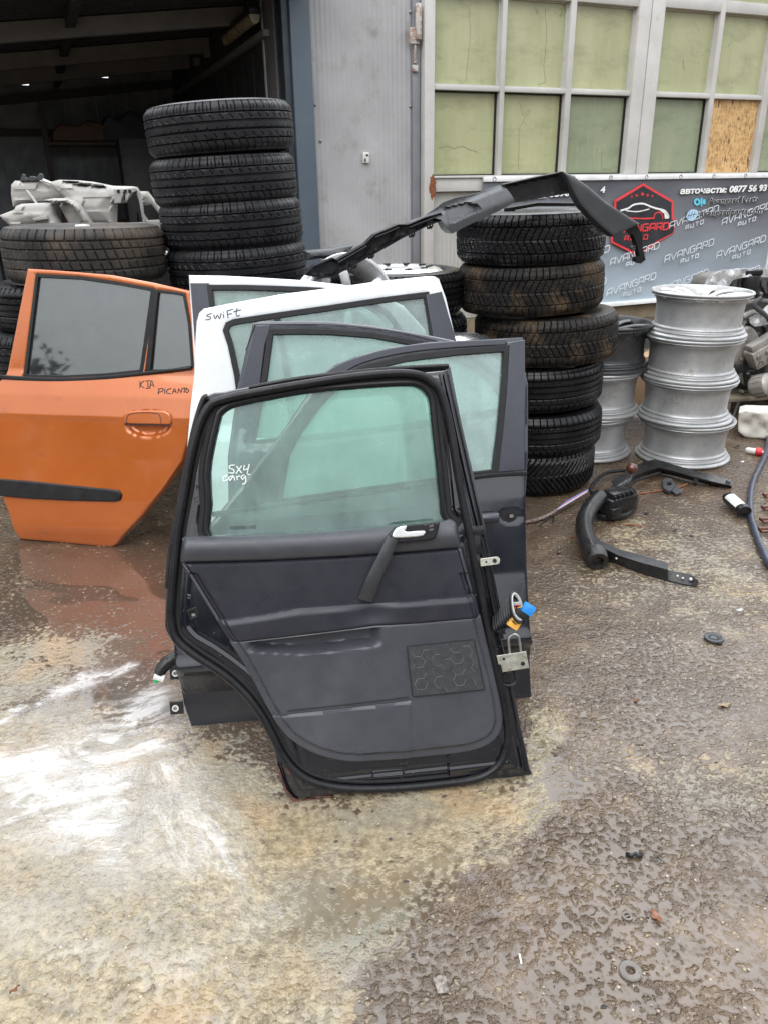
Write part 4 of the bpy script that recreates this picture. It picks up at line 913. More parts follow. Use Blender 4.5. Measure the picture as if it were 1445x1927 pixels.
# middle rim stack behind the tyres
zc_ = .003
for i, (px, lb) in enumerate(((1152, 'bottom silver rim of the short rim stack behind the right tyres'), (1163, 'middle silver rim of the short rim stack behind the right tyres'), (1167, 'black spoked rim on top of the short rim stack behind the tyres'))):
    wheel(Tr(xat(px-[52, 46, 32][i], [840, 745, 650][i], 4.05), 4.05, zc_) @ Rz(2.1*i+1), lb, 'rims in the short stack', m_alloyd if i == 2 else m_alloy2, m_alloyd if i == 2 else m_alloy, 7, 1.0, 1.08, face=(i == 2), spw=.02, curve=.018)
    zc_ += .232
# dusty wheel on top of the left stack: tyre + pale rim
P_ = (xat(148, 480, 3.5), 3.60, zt0)
t = thing('car_wheel', 'dusty winter wheel on top of the left stack behind the orange door', 'wheel', Tr(*P_) @ Rx(rad(-.5)) @ Ry(rad(.8)))
o = bpy.data.objects.new('tyre', me_block); COL.objects.link(o); o.parent = t
mb = MB(); mb.lathe([(.0, .085), (.05, .09), (.12, .100), (.17, .098), (.19, .088), (.205, .094), (.216, .092), (.214, .075), (.2, .06), (.19, -.06), (.21, -.09), (.2, -.1)], 72); part('rim', mb, m_alloy2, t)
mb = MB(); mb.lathe([(0, .118), (.03, .116), (.036, .095)], 24); part('centre_cap', mb, m_whitep, t)
# wheel lying behind the white door, on its own stack
xw, yw = xat(748, 520, 3.62), 3.66; zw = zat(560, 3.4)
t = thing('car_wheel', 'black tyred wheel with a silver cover lying flat behind the white doors', 'wheel', Tr(xw, yw, zw))
o = bpy.data.objects.new('tyre', me_rib); COL.objects.link(o); o.parent = t; o.matrix_local = Matrix.Diagonal((.95, .95, .95, 1))
mb = MB(); mb.lathe([(0, .098), (.05, .10), (.06, .088), (.10, .086), (.13, .10), (.16, .103), (.19, .095), (.205, .085), (.2, .06), (.18, 0), (.2, -.08)], 72); cv = part('wheel_cover', mb, m_chrome, t)
for k in range(10):
    a = 2*math.pi*k/10; mb = MB(); mb.plate(circ(.145*math.cos(a), .145*math.sin(a), .017), (), .095, .106, .001); part('cooling_hole', mb, m_void, cv)
for i in range(4): tyre([me_rib, me_road][i % 2], xw+.01*i, yw+.01*i, zw-.2*(i+1), 'hidden worn tyre number '+['one', 'two', 'three', 'four'][i]+' under the wheel behind the white doors' if False else ['first', 'second', 'third', 'lowest'][i]+' tyre under the flat wheel behind the white doors', 'tyres under the flat wheel', 0, 0, 30*i)
# silver alloy leaning on it
c_ = atD(648, 578, 3.2); t = thing('alloy_wheel', 'silver five spoke alloy rim propped upright behind the white doors', 'wheel', Tr(*c_) @ Rz(rad(28)) @ Rx(rad(72)) @ Ry(0))
mb = MB(); mb.lathe([(a*.80, b*.8-.08) for a, b in BAR], 80, closed=True); part('barrel', mb, m_alloy2, t)
mb = MB(); mb.lathe([(0, .075), (.04, .075), (.05, .05), (0, .05)], 30); part('hub', mb, m_alloy2, t)
for k in range(5):
    a = 2*math.pi*k/5+.5; mb = MB(); mb.tube([((.03+.155*u)*math.cos(a), (.03+.155*u)*math.sin(a), .06+.03*math.sin(3.14*u)) for u in np.linspace(0, 1, 7)], [.02]*7, 10, sq=.6, up=(0, 0, 1)); part('spoke', mb, m_alloy2, t)
# chrome hubcap near the right stack
c_ = atD(868, 640, 3.30); mb = MB(); mb.lathe([(0, .03), (.06, .028), (.10, .018), (.125, 0), (.12, -.01), (0, -.012)], 60); solo('hubcap', mb, m_chrome, 'shiny silver hubcap lying between the slate door and the right tyres', 'hubcap', Tr(*c_) @ Rx(rad(-6)))
c_ = atD(868, 690, 3.36); tyre(me_dir, c_.x-.08, c_.y, c_.z-.01, 'tyre lying flat under the shiny hubcap', None)
c2 = c_.copy()
for i in range(3): tyre(me_rib, c2.x-.08, c2.y, c_.z-.21-.2*i, ['upper', 'middle', 'lower'][i]+' hidden tyre under the hubcap stack beside the right tyres', 'tyres under the hubcap', 0, 0, 20*i)

# ================================================================ DOORS
def near(px, py, P, k): return np.exp(-(((px-P[0])/k[0])**2+((py-P[1])/k[1])**2))
def ring(pl, poly, wi, wo, z0, z1, bev=.002):
    """frame strip around a window opening: wi into the opening, wo outside"""
    mb = MB(); mb.plate(inset(poly, -wo), [inset(poly, wi)], z0, z1, bev); return mb
def pane(pl, poly, z, th=.004): mb = MB(); mb.plate(inset(poly, -.006), (), z-th/2, z+th/2); return mb
def crL(pl, pts, n=5): return pl.L(cr(pts, n))
def mix_pts(*segs):
    """join straight and curved runs"""
    out = []
    for s_ in segs: out += s_
    return out
def edge(r, d, depth):   # rounded rim
    t = np.clip(d/r, 0, 1); return -depth*(1-np.sqrt(np.maximum(0, 1-(1-t)**2)))
def scrawl(pl, strokes, w, wd=.004, hf=None):
    mb = MB()
    if hf:
        for st in strokes:
            P = []
            for p in (cr(st, 3, False) if len(st) > 2 else st):
                z_ = float(hf(np.array([p[0]]), np.array([p[1]]), np.array([.05]), 0, 0)[0])+.0006; P.append(pl.uvw(p[0], p[1], z_))
            mb.tube(P, wd/2, 5, sq=.6, up=(0, 0, 1))
        return mb
    for st in strokes: mb.ribbon(cr(pl.L(st), 3, False) if len(st) > 2 else pl.L(st), wd, w, w+.0006)
    return mb

# ---- orange door -------------------------------------------------
D6 = lean((35, 1016), (209, 1031), 13); t = thing('car_door', 'orange rear car door with a black rub strip leaning on the left tyre stack', 'car door', D6.M, 'loose car doors')
lw_ = atD(0, 0, 1)
out6 = [(52, 505), (104, 508), (209, 517), (296, 533), (358, 547), (364, 575), (370, 606), (374, 650), (376, 700), (374, 760), (363, 815), (348, 867), (313, 919), (271, 971), (230, 1013), (219, 1026), (209, 1031), (195, 1031), (120, 1023), (35, 1016), (28, 996), (21, 964), (7, 923), (-3, 884), (-7, 820), (-5, 760), (0, 721), (14, 703), (30, 620)]
hm = [(70, 517), (150, 521), (220, 531), (291, 544), (281, 620), (270, 700), (200, 707), (120, 711), (47, 709)]
hq = [(297, 547), (325, 550), (348, 554), (358, 610), (364, 691), (320, 698), (277, 699), (287, 620)]
HK = [743, 1031]
def h6(px, py, d, u, v):
    h = np.interp(py+.028*(180-px), [500, 700, 716, 745, 784, 792, 860, 940, 992, 1003, 1040], [0, .004, .012, .024, .032, .028, .022, .022, .012, .006, -.022])
    h = h+.006*np.sin(np.clip((px)/370, 0, 1)*math.pi)
    e = ((px-287)/44)**2+((py-800)/22)**2; h = h-.020*(1-sst(.55, 1.0, e))*(py > 795)-.006*(1-sst(.7, 1.0, ((px-287)/46)**2+((py-786)/13)**2))*(py <= 795)
    return h+edge(.010, d, .010)
mb = MB(); mb.relief(D6, D6.L(mix_pts(out6)), [D6.L(hm), D6.L(hq)], h6, .008, -.022); part('door_skin', mb, m_orange, t)
gl6 = glass('dark_tinted_glass', (.34, .40, .40), .22, (.13, .155, .15), .20, wet=False); part('window_glass', pane(D6, D6.L(hm), -.008), gl6, t); part('quarter_glass', pane(D6, D6.L(hq), -.008), gl6, t)
part('window_seal', ring(D6, D6.L(hm), .010, .004, -.012, .004), m_seal_dry, t); part('quarter_seal', ring(D6, D6.L(hq), .007, .004, -.012, .004), m_seal_dry, t)
mb = MB(); mb.plate(D6.L([(286, 543), (299, 546), (285, 700), (264, 701)]), (), -.01, .006, .002); part('division_bar', mb, m_black, t)
mb = MB(); mb.plate(D6.L(cr([(6, 705), (47, 708), (120, 711), (200, 707), (270, 700), (363, 690)], 4, False)+cr([(363, 695), (270, 706), (200, 714), (120, 718), (47, 716), (4, 713)], 4, False)), (), .0, .020, .004); part('belt_strip', mb, m_black, t)
mb = MB(); mb.plate(D6.L(mix_pts([(4, 899), (60, 903), (140, 911), (222, 919)], [(233, 921), (238, 929), (235, 939), (224, 942)], [(140, 940), (60, 936), (10, 931)])), (), .012, .037, .006); part('rub_strip', mb, m_black, t)
mb = MB(); mb.plate(D6.L(cr([(243, 789), (244, 779), (252, 774), (275, 772), (310, 772), (326, 777), (331, 788), (329, 797), (315, 798), (270, 797), (248, 796)], 4)), (), .018, .038, .005); hb = part('door_handle', mb, m_orange, t)
mb = MB(); mb.ribbon(cr(D6.L([(249, 795), (249, 786), (255, 779), (275, 776), (300, 777), (310, 781), (313, 797)]), 4, False), .0025, .0375, .0385); mb.ribbon(D6.L([(244, 797), (330, 799)]), .004, .036, .0383); part('handle_gap', mb, m_void, hb)
kia = [[(264, 717), (264, 730)], [(272, 716), (265, 724), (272, 730)], [(274, 717), (284, 716)], [(279, 717), (279, 729)], [(275, 731), (284, 730)], [(282, 730), (286, 716), (290, 728)], [(284, 725), (289, 724)],
       [(298, 742), (300, 731)], [(298, 732), (307, 731), (306, 736), (299, 738)], [(311, 731), (310, 741)], [(323, 731), (316, 733), (314, 739), (322, 741)], [(325, 741), (329, 731), (332, 740)], [(326, 737), (331, 736)], [(335, 740), (337, 731), (341, 739), (343, 730)], [(344, 731), (352, 730)], [(348, 731), (347, 739)], [(353, 731), (350, 735), (352, 739), (356, 735), (353, 731)]]
part('marker_writing', scrawl(D6, kia, 0, .0034, h6), m_ink, t)
mb = MB()
for P in ([(182, 1029), (186, 1026), (190, 1030), (185, 1031)], [(192, 1024), (197, 1014), (203, 1012), (201, 1022), (196, 1030)], [(80, 997), (88, 999), (93, 1003), (85, 1000)]): mb.plate(D6.L(cr(P, 3)), (), -.02, .012 if P[0][1] < 1000 else -.004, .001)
part('rust_scab', mb, m_rust, t)

# ---- back white door ---------------------------------------------
tint = (.80, .90, .88)
gl5 = glass('clear_door_glass', tint, .34, (.42, .56, .52), .10, wet=False)
D5 = lean((345, 1085), (800, 1062), 14); t = thing('car_door', 'white car door farthest back, mostly hidden, with a grey pillar at its left', 'car door', D5.M, 'loose car doors')
out5 = [(355, 517), (420, 518), (481, 521), (575, 527), (646, 535), (700, 548), (760, 575), (800, 620), (820, 700), (815, 900), (800, 1062), (345, 1085), (350, 900), (366, 690)]
h5 = [(395, 541), (460, 541), (528, 543), (604, 546), (680, 560), (730, 590), (765, 640), (775, 700), (600, 715), (425, 725), (408, 640)]
def hw_(px, py, d, u, v): return edge(.012, d, .010)+np.interp(py, [540, 730, 760, 830, 1000, 1090], [0, .004, .02, .03, .02, 0])
mb = MB(); mb.relief(D5, D5.L(out5), [D5.L(h5)], hw_, .012, -.022); part('door_skin', mb, m_white, t)
mb = MB(); mb.plate(D5.L([(359, 533), (394, 533), (408, 640), (425, 725), (372, 727), (366, 620)]), (), .0, .006, .002); part('pillar_cover', mb, m_slate, t)
part('window_seal', ring(D5, D5.L(h5), .010, .009, -.012, .007), m_seal_dry, t); part('window_glass', pane(D5, D5.L(h5), -.008), gl5, t)

# ---- white door with writing --------------------------------------
D4 = lean((368, 1130), (870, 1085), 13.5); t = thing('car_door', 'white rear car door with a dark pillar and handwriting on its top left corner', 'car door', D4.M, 'loose car doors')
out4 = [(365, 812), (365, 720), (367, 650), (370, 605), (375, 588), (384, 580), (434, 570), (528, 553), (622, 541), (716, 528), (800, 519), (818, 519), (827, 524), (840, 560), (858, 636), (872, 760), (880, 900), (872, 1085), (368, 1130), (360, 980)]
h4 = [(427, 622), (431, 612), (442, 607), (514, 596), (620, 581), (720, 566), (801, 556), (811, 620), (822, 720), (828, 800), (700, 812), (520, 826), (462, 820), (448, 707), (436, 650)]
mb = MB(); mb.relief(D4, D4.L(out4), [D4.L(h4)], lambda px, py, d, u, v: edge(.016, d, .014)+np.interp(py, [540, 800, 830, 900, 1000, 1130], [0, .004, .02, .03, .02, 0]), .010, -.022); part('door_skin', mb, m_white, t)
gl4 = glass('clear_door_glass_dull', tint, .34, (.36, .46, .44), .10, wet=False)
part('window_seal', ring(D4, D4.L(h4), .008, .012, -.012, .006), m_seal_dry, t); part('window_glass', pane(D4, D4.L(h4), -.008), gl4, t)
mb = MB(); mb.plate(D4.L([(801, 555), (830, 549), (845, 600), (857, 640), (870, 760), (876, 800), (832, 802), (822, 720), (811, 620)]), (), .002, .008, .002); part('pillar_cover', mb, m_slate, t)
mb = MB(); mb.plate(D4.L([(515, 594), (527, 592), (548, 700), (560, 815), (546, 816), (534, 700)]), (), -.012, .005, .002); part('division_bar', mb, m_seal_dry, t)
sw = [[(399, 590), (392, 592), (390, 595), (397, 597), (395, 601), (387, 602)], [(403, 592), (406, 600), (410, 593), (414, 600), (417, 589)], [(421, 591), (422, 599)], [(421, 587), (422, 588)], [(428, 585), (430, 599)], [(428, 585), (439, 582)], [(429, 592), (437, 590)], [(447, 580), (445, 589), (447, 595), (452, 593)], [(440, 587), (454, 583)]]
part('marker_writing', scrawl(D4, sw, 0, .0036, lambda px, py, d, u, v: 0*px), m_ink, t)

# ---- slate door ----------------------------------------------------
D3 = lean((446, 1232), (975, 1200), 14.5); t = thing('car_door', 'slate grey front car door with arched window, third behind the black door', 'car door', D3.M, 'loose car doors')
out3 = [(430, 860), (438, 790), (447, 731), (462, 660), (476, 608), (490, 604), (555, 603), (622, 604), (693, 611), (763, 622), (811, 631), (862, 641), (905, 657), (950, 685), (978, 690), (989, 700), (994, 722), (994, 790), (990, 867), (984, 960), (978, 1060), (975, 1200), (446, 1232), (434, 1060)]
h3 = [(512, 627), (560, 626), (622, 627), (700, 633), (782, 648), (830, 662), (880, 686), (925, 720), (945, 748), (950, 770), (760, 800), (600, 820), (478, 832), (487, 780), (501, 710)]
mb = MB(); mb.relief(D3, D3.L(out3), [D3.L(h3)], lambda px, py, d, u, v: edge(.012, d, .012)+.008*sst(.016, .024, d)+np.interp(py, [640, 800, 850, 950, 1100, 1230], [0, .004, .02, .03, .02, 0]), .009, -.022); part('door_skin', mb, m_slate2, t)
gl3 = glass('mint_door_glass', (.76, .90, .87), .36, (.41, .58, .54), .12, wet=False)
part('window_seal', ring(D3, D3.L(h3), .006, .012, -.012, .013), m_seal_dry, t); part('window_glass', pane(D3, D3.L(h3), -.006), gl3, t)
mb = MB(); mb.plate(D3.L([(453, 727), (480, 613), (510, 612), (500, 650), (478, 832), (440, 834)]), (), .008, .014, .003); part('pillar_cover', mb, m_slate, t)
mb = MB(); mb.ribbon(D3.L([(464, 660), (482, 612)]), .003, .0142, .0150); mb.ribbon(cr(D3.L([(480, 612), (560, 611), (640, 613), (740, 625), (830, 645), (900, 668)]), 4, False), .003, .0085, .0095); part('trim_gap', mb, m_void, t)

# ---- navy door -----------------------------------------------------
D2 = lean((360, 1375), (1003, 1321), 16.5); t = thing('car_door', 'dark navy front car door seen from outside, directly behind the black door', 'car door', D2.M, 'loose car doors')
out2 = [(345, 1330), (337, 1285), (330, 1222), (328, 1150), (336, 1080), (352, 1035), (385, 1000), (425, 950), (480, 880), (530, 815), (570, 755), (603, 707), (632, 686), (669, 671), (730, 654), (810, 643), (904, 638), (984, 633), (987, 640), (988, 700), (988, 800), (987, 900), (988, 1000), (990, 1100), (993, 1185), (998, 1206), (1000, 1260), (1003, 1321), (700, 1347), (360, 1375)]
h2 = [(528, 943), (534, 900), (542, 857), (566, 812), (600, 765), (640, 722), (683, 696), (763, 677), (858, 665), (949, 658), (945, 730), (938, 810), (928, 887), (880, 893), (820, 902), (680, 922)]
def f2(px, py, d, u, v):
    y = py+.085*(px-665); h = np.interp(y, [640, 900, 915, 960, 1100, 1205, 1222, 1232, 1245, 1300, 1360], [0, .002, .008, .014, .016, .030, .036, .034, .010, -.034, -.065])
    h = h-.003*(1-sst(.5, 1.0, ((px-958)/24)**2+((py-971)/13)**2))
    return h+edge(.009, d, .010)
mb = MB(); mb.relief(D2, D2.L(out2), [D2.L(h2)], f2, .008, -.022); part('door_skin', mb, m_navy2, t)
gl2 = glass('mint_door_glass_misted', (.78, .93, .89), .30, (.44, .64, .59), .15)
part('window_seal', ring(D2, D2.L(h2), .006, .012, -.012, .010), m_seal_dry, t); part('window_glass', pane(D2, D2.L(h2), -.006), gl2, t)
mb = MB(); mb.plate(D2.L([(952, 645), (985, 640), (986, 760), (985, 885), (934, 889), (945, 780)]), (), .0, .010, .003); part('pillar_cover', mb, m_slate, t)
mb = MB(); mb.plate(D2.L(cr([(603, 708), (632, 688), (669, 673), (730, 656), (810, 645), (904, 640), (950, 638)], 3, False)+cr([(950, 650), (858, 655), (763, 665), (683, 684), (640, 708), (612, 728)], 3, False)), (), .0, .008, .003); part('roof_rail_cover', mb, m_slate, t)
mb = MB(); mb.plate(D2.L([(400, 962), (520, 946), (680, 924), (820, 904), (880, 895), (928, 889), (987, 886), (987, 894), (928, 897), (880, 903), (820, 913), (680, 933), (520, 955), (402, 972)]), (), .006, .018, .003); part('belt_strip', mb, m_seal, t)
mb = MB(); mb.plate(D2.L([(430, 960), (470, 905), (526, 830), (541, 858), (530, 900), (524, 943)]), (), .002, .012, .004); part('mirror_base', mb, m_black, t)
a = D2.uvw(896, 976, .034); b = D2.uvw(937, 973, .036); mb = MB(); mb.tube([a, a*.5+b*.5, b], [.0145, .015, .0145], 16); part('door_handle', mb, m_slate, t, bevel=.002)
mb = MB(); mb.plate(D2.L(cr([(936, 976), (939, 965), (955, 962), (968, 966), (969, 974), (960, 981), (944, 983)], 3)), (), .008, .013, .001); part('handle_recess', mb, m_void, t)
a = D2.uvw(961, 971, .014); mb = MB(); mb.box(a, (.010, .008, .006)); part('latch_clip', mb, m_steel, t)
# hinges and loom on its front edge
for py in (1268, 1334):
    mb = MB(); c_ = D2.uv(331, py); mb.plate([(c_[0]-.016, c_[1]-.018), (c_[0]+.02, c_[1]-.018), (c_[0]+.02, c_[1]+.018), (c_[0]-.016, c_[1]+.018)], [circ(c_[0]-.001, c_[1], .005)], -.012, -.006, .001); hg = part('hinge', mb, m_navy, t)
    mb = MB(); mb.lathe([(.0055, 0), (.0055, .003), (.009, .003), (.009, 0)], 20, T=Tr(c_[0]-.001, c_[1], -.006)); part('washer', mb, m_whitep, hg)
mb = MB(); P = [D2.uvw(x, y, q) for x, y, q in ((345, 1236, -.02), (330, 1238, -.015), (316, 1246, -.01), (305, 1258, -.005), (299, 1270, 0))]; mb.tube(P, [.016, .018, .019, .017, .014], 12); part('wiring_loom', mb, m_blackwet, t)
c_ = D2.uvw(300, 1275, .002); mb = MB(); mb.tube([c_+Vector((-.012, .006, 0)), c_+Vector((.014, -.004, 0))], .011, 14); pl_ = part('plug_collar', mb, m_whitep, t)
c_ = D2.uvw(295, 1281, .006); mb = MB(); mb.box(c_, (.012, .012, .008), Matrix.Rotation(.4, 3, 'Z')); part('plug', mb, m_green, t, bevel=.001)

# ---- the black front door (inner side) -----------------------------
D1 = lean((549, 1502), (986, 1461), 18); t = thing('car_door', 'black rear car door in front, inner side showing dark grey trim and speaker grille', 'car door', D1.M, 'loose car doors'); T1 = t
out1 = mix_pts([(385, 747), (425, 737), (469, 728)], [(603, 707), (716, 695), (800, 690), (839, 687), (847, 691)], [(849, 699), (867, 790), (890, 890), (912, 989), (913, 1011)], [(927, 1100), (941, 1193), (963, 1286), (980, 1370), (996, 1446), (986, 1461)], [(833, 1481), (700, 1495), (600, 1506)], [(567, 1510), (549, 1503), (537, 1487), (528, 1466), (520, 1430), (513, 1405), (501, 1378), (488, 1350), (471, 1327), (434, 1288), (380, 1249), (345, 1229), (322, 1205), (313, 1187), (311, 1168), (313, 1120), (316, 1080), (323, 1017), (335, 960), (349, 890), (366, 806)])
hw1 = [(396, 890), (403, 843), (415, 792), (420, 779), (432, 770), (453, 763), (520, 750), (575, 740), (650, 733), (716, 728), (765, 726), (785, 729), (799, 740), (807, 757), (811, 800), (820, 880), (829, 966), (831, 984), (720, 996), (622, 1003), (500, 1010), (402, 1012), (399, 950)]
CARD_IN = [(420, 1130), (560, 1110), (870, 1090), (915, 1290), (900, 1380), (640, 1400), (560, 1370), (480, 1240)]
def f1(px, py, d, u, v):
    s_ = sst(.010, .016, d)*.010+sst(.026, .030, d)*.004
    r = np.where(px > 840, sst(.028, .033, d)*.006, 0)
    q = inside(CARD_IN, px, py); dq = dist([CARD_IN], px, py); r = r-np.where(q, sst(0, 8, dq), 0)*.034
    prs = .0012*np.sin(np.clip((d-.018)/.024, 0, 2)*2*math.pi)*(d > .018)*(d < .066)*np.where(q, 0, 1)*(py > 700)
    return s_+r+prs+edge(.004, d, .003)
mb = MB(); mb.relief(D1, D1.L(cr(out1, 2)), [D1.L(cr(hw1, 2))], f1, .0055, -.032, rings=(.0028, .0065, .010, .013, .016, .020, .024, .028, .032, .036, .040, .044, .048, .052, .056, .060, .066)); part('door_shell', mb, m_navy, t)
gl1 = glass('wet_front_glass', (.80, .95, .90), .13, (.40, .58, .53), .08)
part('window_glass', pane(D1, D1.L(cr(hw1, 2)), .002), gl1, t)
# window rubber: three steps of channel
hwc = cr(hw1, 3)
mb = MB(); P = [Vector((a, b, .012)) for a, b in D1.L(hwc)]; P = [Vector((a, b, .012)) for a, b in inset(D1.L(hwc), -.006)]; mb.tube(P, .0085, 10, closed=True, up=(0, 0, 1)); part('glass_run_seal', mb, m_seal, t)
mb = MB(); mb.plate(inset(D1.L(hwc), -.024), [inset(D1.L(hwc), -.012)], .006, .016, .002); part('window_frame_trim', mb, m_void, t)
loop = [(378, 800), (362, 860), (350, 930), (338, 1000), (330, 1075), (325, 1140), (327, 1175), (337, 1201), (368, 1227), (425, 1265), (463, 1300), (492, 1338), (515, 1380), (535, 1418), (562, 1448), (600, 1467), (660, 1476), (740, 1475), (820, 1468), (880, 1460), (912, 1449), (935, 1430), (947, 1403), (951, 1370), (946, 1330), (930, 1255), (912, 1170), (895, 1085), (878, 1000), (862, 920), (848, 830), (834, 765), (822, 733), (803, 715), (780, 706), (740, 704), (660, 711), (560, 726), (470, 742), (425, 752), (398, 764)]
mb = MB(); P = [Vector((a, b, .024)) for a, b in cr(D1.L(loop), 4)]; mb.tube(P, .0095, 12, closed=True, up=(0, 0, 1)); part('door_seal', mb, m_seal, t)
mb = MB(); P = [Vector((a, b, .012)) for a, b in inset(cr(D1.L(loop), 4), .013)]; mb.tube(P, .0055, 8, closed=True, up=(0, 0, 1)); part('inner_seal_lip', mb, m_void, t)
# weatherstrip up the rear edge and over the roof edge
mb = MB(); P = [Vector((a, b, .010)) for a, b in cr(D1.L([(318, 1105), (325, 1030), (338, 960), (351, 893), (367, 812), (384, 755), (392, 748)]), 4, False)]; mb.tube(P, .0075, 10, sq=1.5, up=(0, 0, 1)); part('edge_weatherstrip', mb, m_black, t)
mb = MB(); P = [Vector((a, b, .012)) for a, b in cr(D1.L([(470, 731), (540, 718), (603, 709), (716, 697), (800, 692), (841, 690)]), 4, False)]; mb.tube(P, .0062, 10, sq=1.6, up=(0, 0, 1)); part('roof_weatherstrip', mb, m_seal, t)
# body ridge lines on the hinge side
mb = MB()
for dx in (0, 9, 17):
    P = [Vector((a, b, .0145)) for a, b in cr(D1.L([(842-dx, 705), (862-dx, 800), (884-dx, 900), (906-dx*.8, 1000), (925-dx*.5, 1090), (946-dx*.5, 1190)]), 4, False)]; mb.tube(P, .0022 if dx else .0035, 8, up=(0, 0, 1))
part('edge_ridge', mb, m_navy_dry, t)
mb = MB(); mb.ribbon(cr(D1.L([(905, 1010), (915, 1070), (930, 1150), (940, 1200)]), 4, False), .012, .013, .0150); mb.ribbon(cr(D1.L([(958, 1290), (968, 1340), (975, 1385)]), 4, False), .006, .0145, .0152); part('hinge_gap', mb, m_void, t)
mb = MB(); mb.plate(D1.L(rounded([(700, 1446), (757, 1441), (760, 1453), (697, 1459)], 4)), [D1.L(rounded([(704, 1449), (754, 1444), (756, 1451), (701, 1456)], 3))], .013, .0175, .001); mb.tube([D1.uvw(757, 1441, .016), D1.uvw(766, 1437, .016), D1.uvw(760, 1452, .016)], .002, 6); part('pressed_outline', mb, m_navy, t)
mb = MB(); mb.ribbon(cr(D1.L([(958, 1402), (965, 1398), (972, 1402), (976, 1420), (980, 1440)]), 4, False), .0028, .0135, .0165); part('pressed_corner', mb, m_navy, t)
# latch hole on the rear flange, screw
mb = MB(); mb.plate(D1.L(rounded([(354, 1146), (372, 1139), (378, 1156), (360, 1165)], 4)), [D1.L(rounded([(359, 1150), (370, 1146), (374, 1156), (363, 1160)], 2))], .013, .018, .001); lt = part('latch', mb, m_blackwet, t)
mb = MB(); mb.plate(D1.L([(358, 1149), (371, 1145), (375, 1157), (362, 1161)]), (), .012, .0145); part('latch_opening', mb, m_void, lt)
mb = MB(); mb.box(D1.uvw(365, 1157, .016), (.008, .006, .004)); part('latch_claw', mb, m_steel, lt)
mb = MB(); q = D1.uvw(356, 1123, .014); mb.lathe([(.0, .0035), (.004, .004), (.0065, .002), (.007, 0)], 20, T=Tr(*q)); part('grommet', mb, m_navy, t)
# rusty chipped lower edge
m_redge = mat('chipped_red_brown', (.11, .035, .025), (.22, .075, .055), 70, .4, .1, bump=.5, bsc=200, dirt=(.02, .02, .022), dsc=60, dlo=.45, dhi=.5)
for P in ([(523, 1436), (526, 1440), (533, 1463), (541, 1484), (553, 1498), (566, 1504), (580, 1500), (610, 1500), (640, 1497), (640, 1500), (600, 1506), (567, 1509.5), (549, 1502), (537, 1486), (528.5, 1466)], [(536, 1444), (545, 1440), (550, 1450), (543, 1455)], [(700, 1489), (760, 1483), (790, 1480), (790, 1484), (700, 1493)], [(585, 1497), (600, 1495), (626, 1494), (620, 1497)]): mb = MB(); mb.plate(D1.L(P), (), .002, .0115, .001); part('rusty_edge', mb, m_redge, t)
# ---- door card
card = [(352, 1006), (346, 1020), (343, 1052), (352, 1070), (372, 1103), (395, 1141), (427, 1192), (458, 1240), (480, 1281), (501, 1321), (521, 1355), (543, 1381), (568, 1399), (600, 1414), (640, 1424), (675, 1426), (760, 1421), (851, 1412), (890, 1405), (918, 1393), (935, 1375), (942, 1350), (938, 1310), (929, 1268), (911, 1200), (893, 1127), (880, 1085), (866, 1036), (860, 1005), (855, 982), (840, 974), (828, 979), (720, 990), (622, 997), (500, 1004), (402, 1007)]
def fL(px, pts): return np.interp(px, [p[0] for p in pts], [p[1] for p in pts])
L1 = [(340, 1057), (500, 1053), (640, 1046), (760, 1038), (870, 1029)]
L2 = [(380, 1165), (440, 1158), (501, 1149), (561, 1138), (672, 1131), (703, 1130), (800, 1122), (900, 1115)]
L3 = [(400, 1206), (443, 1201), (560, 1188), (700, 1171), (730, 1169), (780, 1166), (900, 1155)]
L4 = [(480, 1343), (540, 1338), (660, 1325), (768, 1312), (772, 1312)]
def fcard(px, py, d, u, v):
    y1, y2, y3, y4 = fL(px, L1), fL(px, L2), fL(px, L3), fL(px, L4)
    dc_ = dist([card], px, py)*.00128; base = .021+.0*px; side = sst(.016, .024, dc_+.02*(py < 1075)); h = base+.008*side
    roll = .014*np.sin(np.clip((py-(y1-52))/50, 0, 1)*math.pi)**.7*(py < y1); top = (py < y1)
    h = np.where(top, .028+roll*sst(0, .012, dc_), h)
    mid = (py >= y1) & (py < y2); s_ = (py-y1)/np.maximum(1, y2-y1); h = np.where(mid, h+.002-.004*s_, h)
    arm = (py >= y2) & (py < y3); s3 = (py-y2)/np.maximum(1, y3-y2)
    dent = 1-.75*near(px, py, (700, 1148), (34, 34)); h = np.where(arm, h+(.004+.012*np.sqrt(np.clip(s3*4, 0, 1))-.003*s3)*dent*sst(.0, .012, dc_), h)
    low = py >= y3; h = np.where(low, h+.002+.006*np.exp(-((py-y3)/40)**2), h)
    # map pocket hollow
    pk_ = sst(462, 500, px)*(1-sst(690, 722, px))*sst(y3+3, y3+8, py)*(1-sst(y3+14+12*sst(460, 600, px), y3+24+18*sst(460, 600, px), py)); h = h-.036*pk_
    h = h-.0028*np.exp(-((py-y4)/1.6)**2)*(px < 770)+.003*sst(0, 3, py-y4)*(px < 772)*(py > y4)*(1-sst(766, 772, px))
    h = h-.004*np.exp(-((py-y1)/1.8)**2)
    return h+edge(.0045, d, .005)
cc_ = cr(card, 2)
def lineY(l_, x): return float(fL(np.array([x]), l_)[0])
def cross(l_, x0, x1):   # where a feature line meets the card's edge
    xs = np.linspace(x0, x1, 400); ys = np.array([lineY(l_, x) for x in xs]); k = inside(cc_, xs, ys); return xs[k][0], xs[k][-1]
xa, xb = cross(L1, 320, 900); xc, xd = cross(L3, 380, 930)
lefts = [p for p in cc_ if lineY(L1, p[0]) < p[1] < lineY(L3, p[0])-2 and p[0] < 520]; rights = [p for p in cc_ if lineY(L1, p[0]) < p[1] < lineY(L3, p[0])-2 and p[0] > 800]
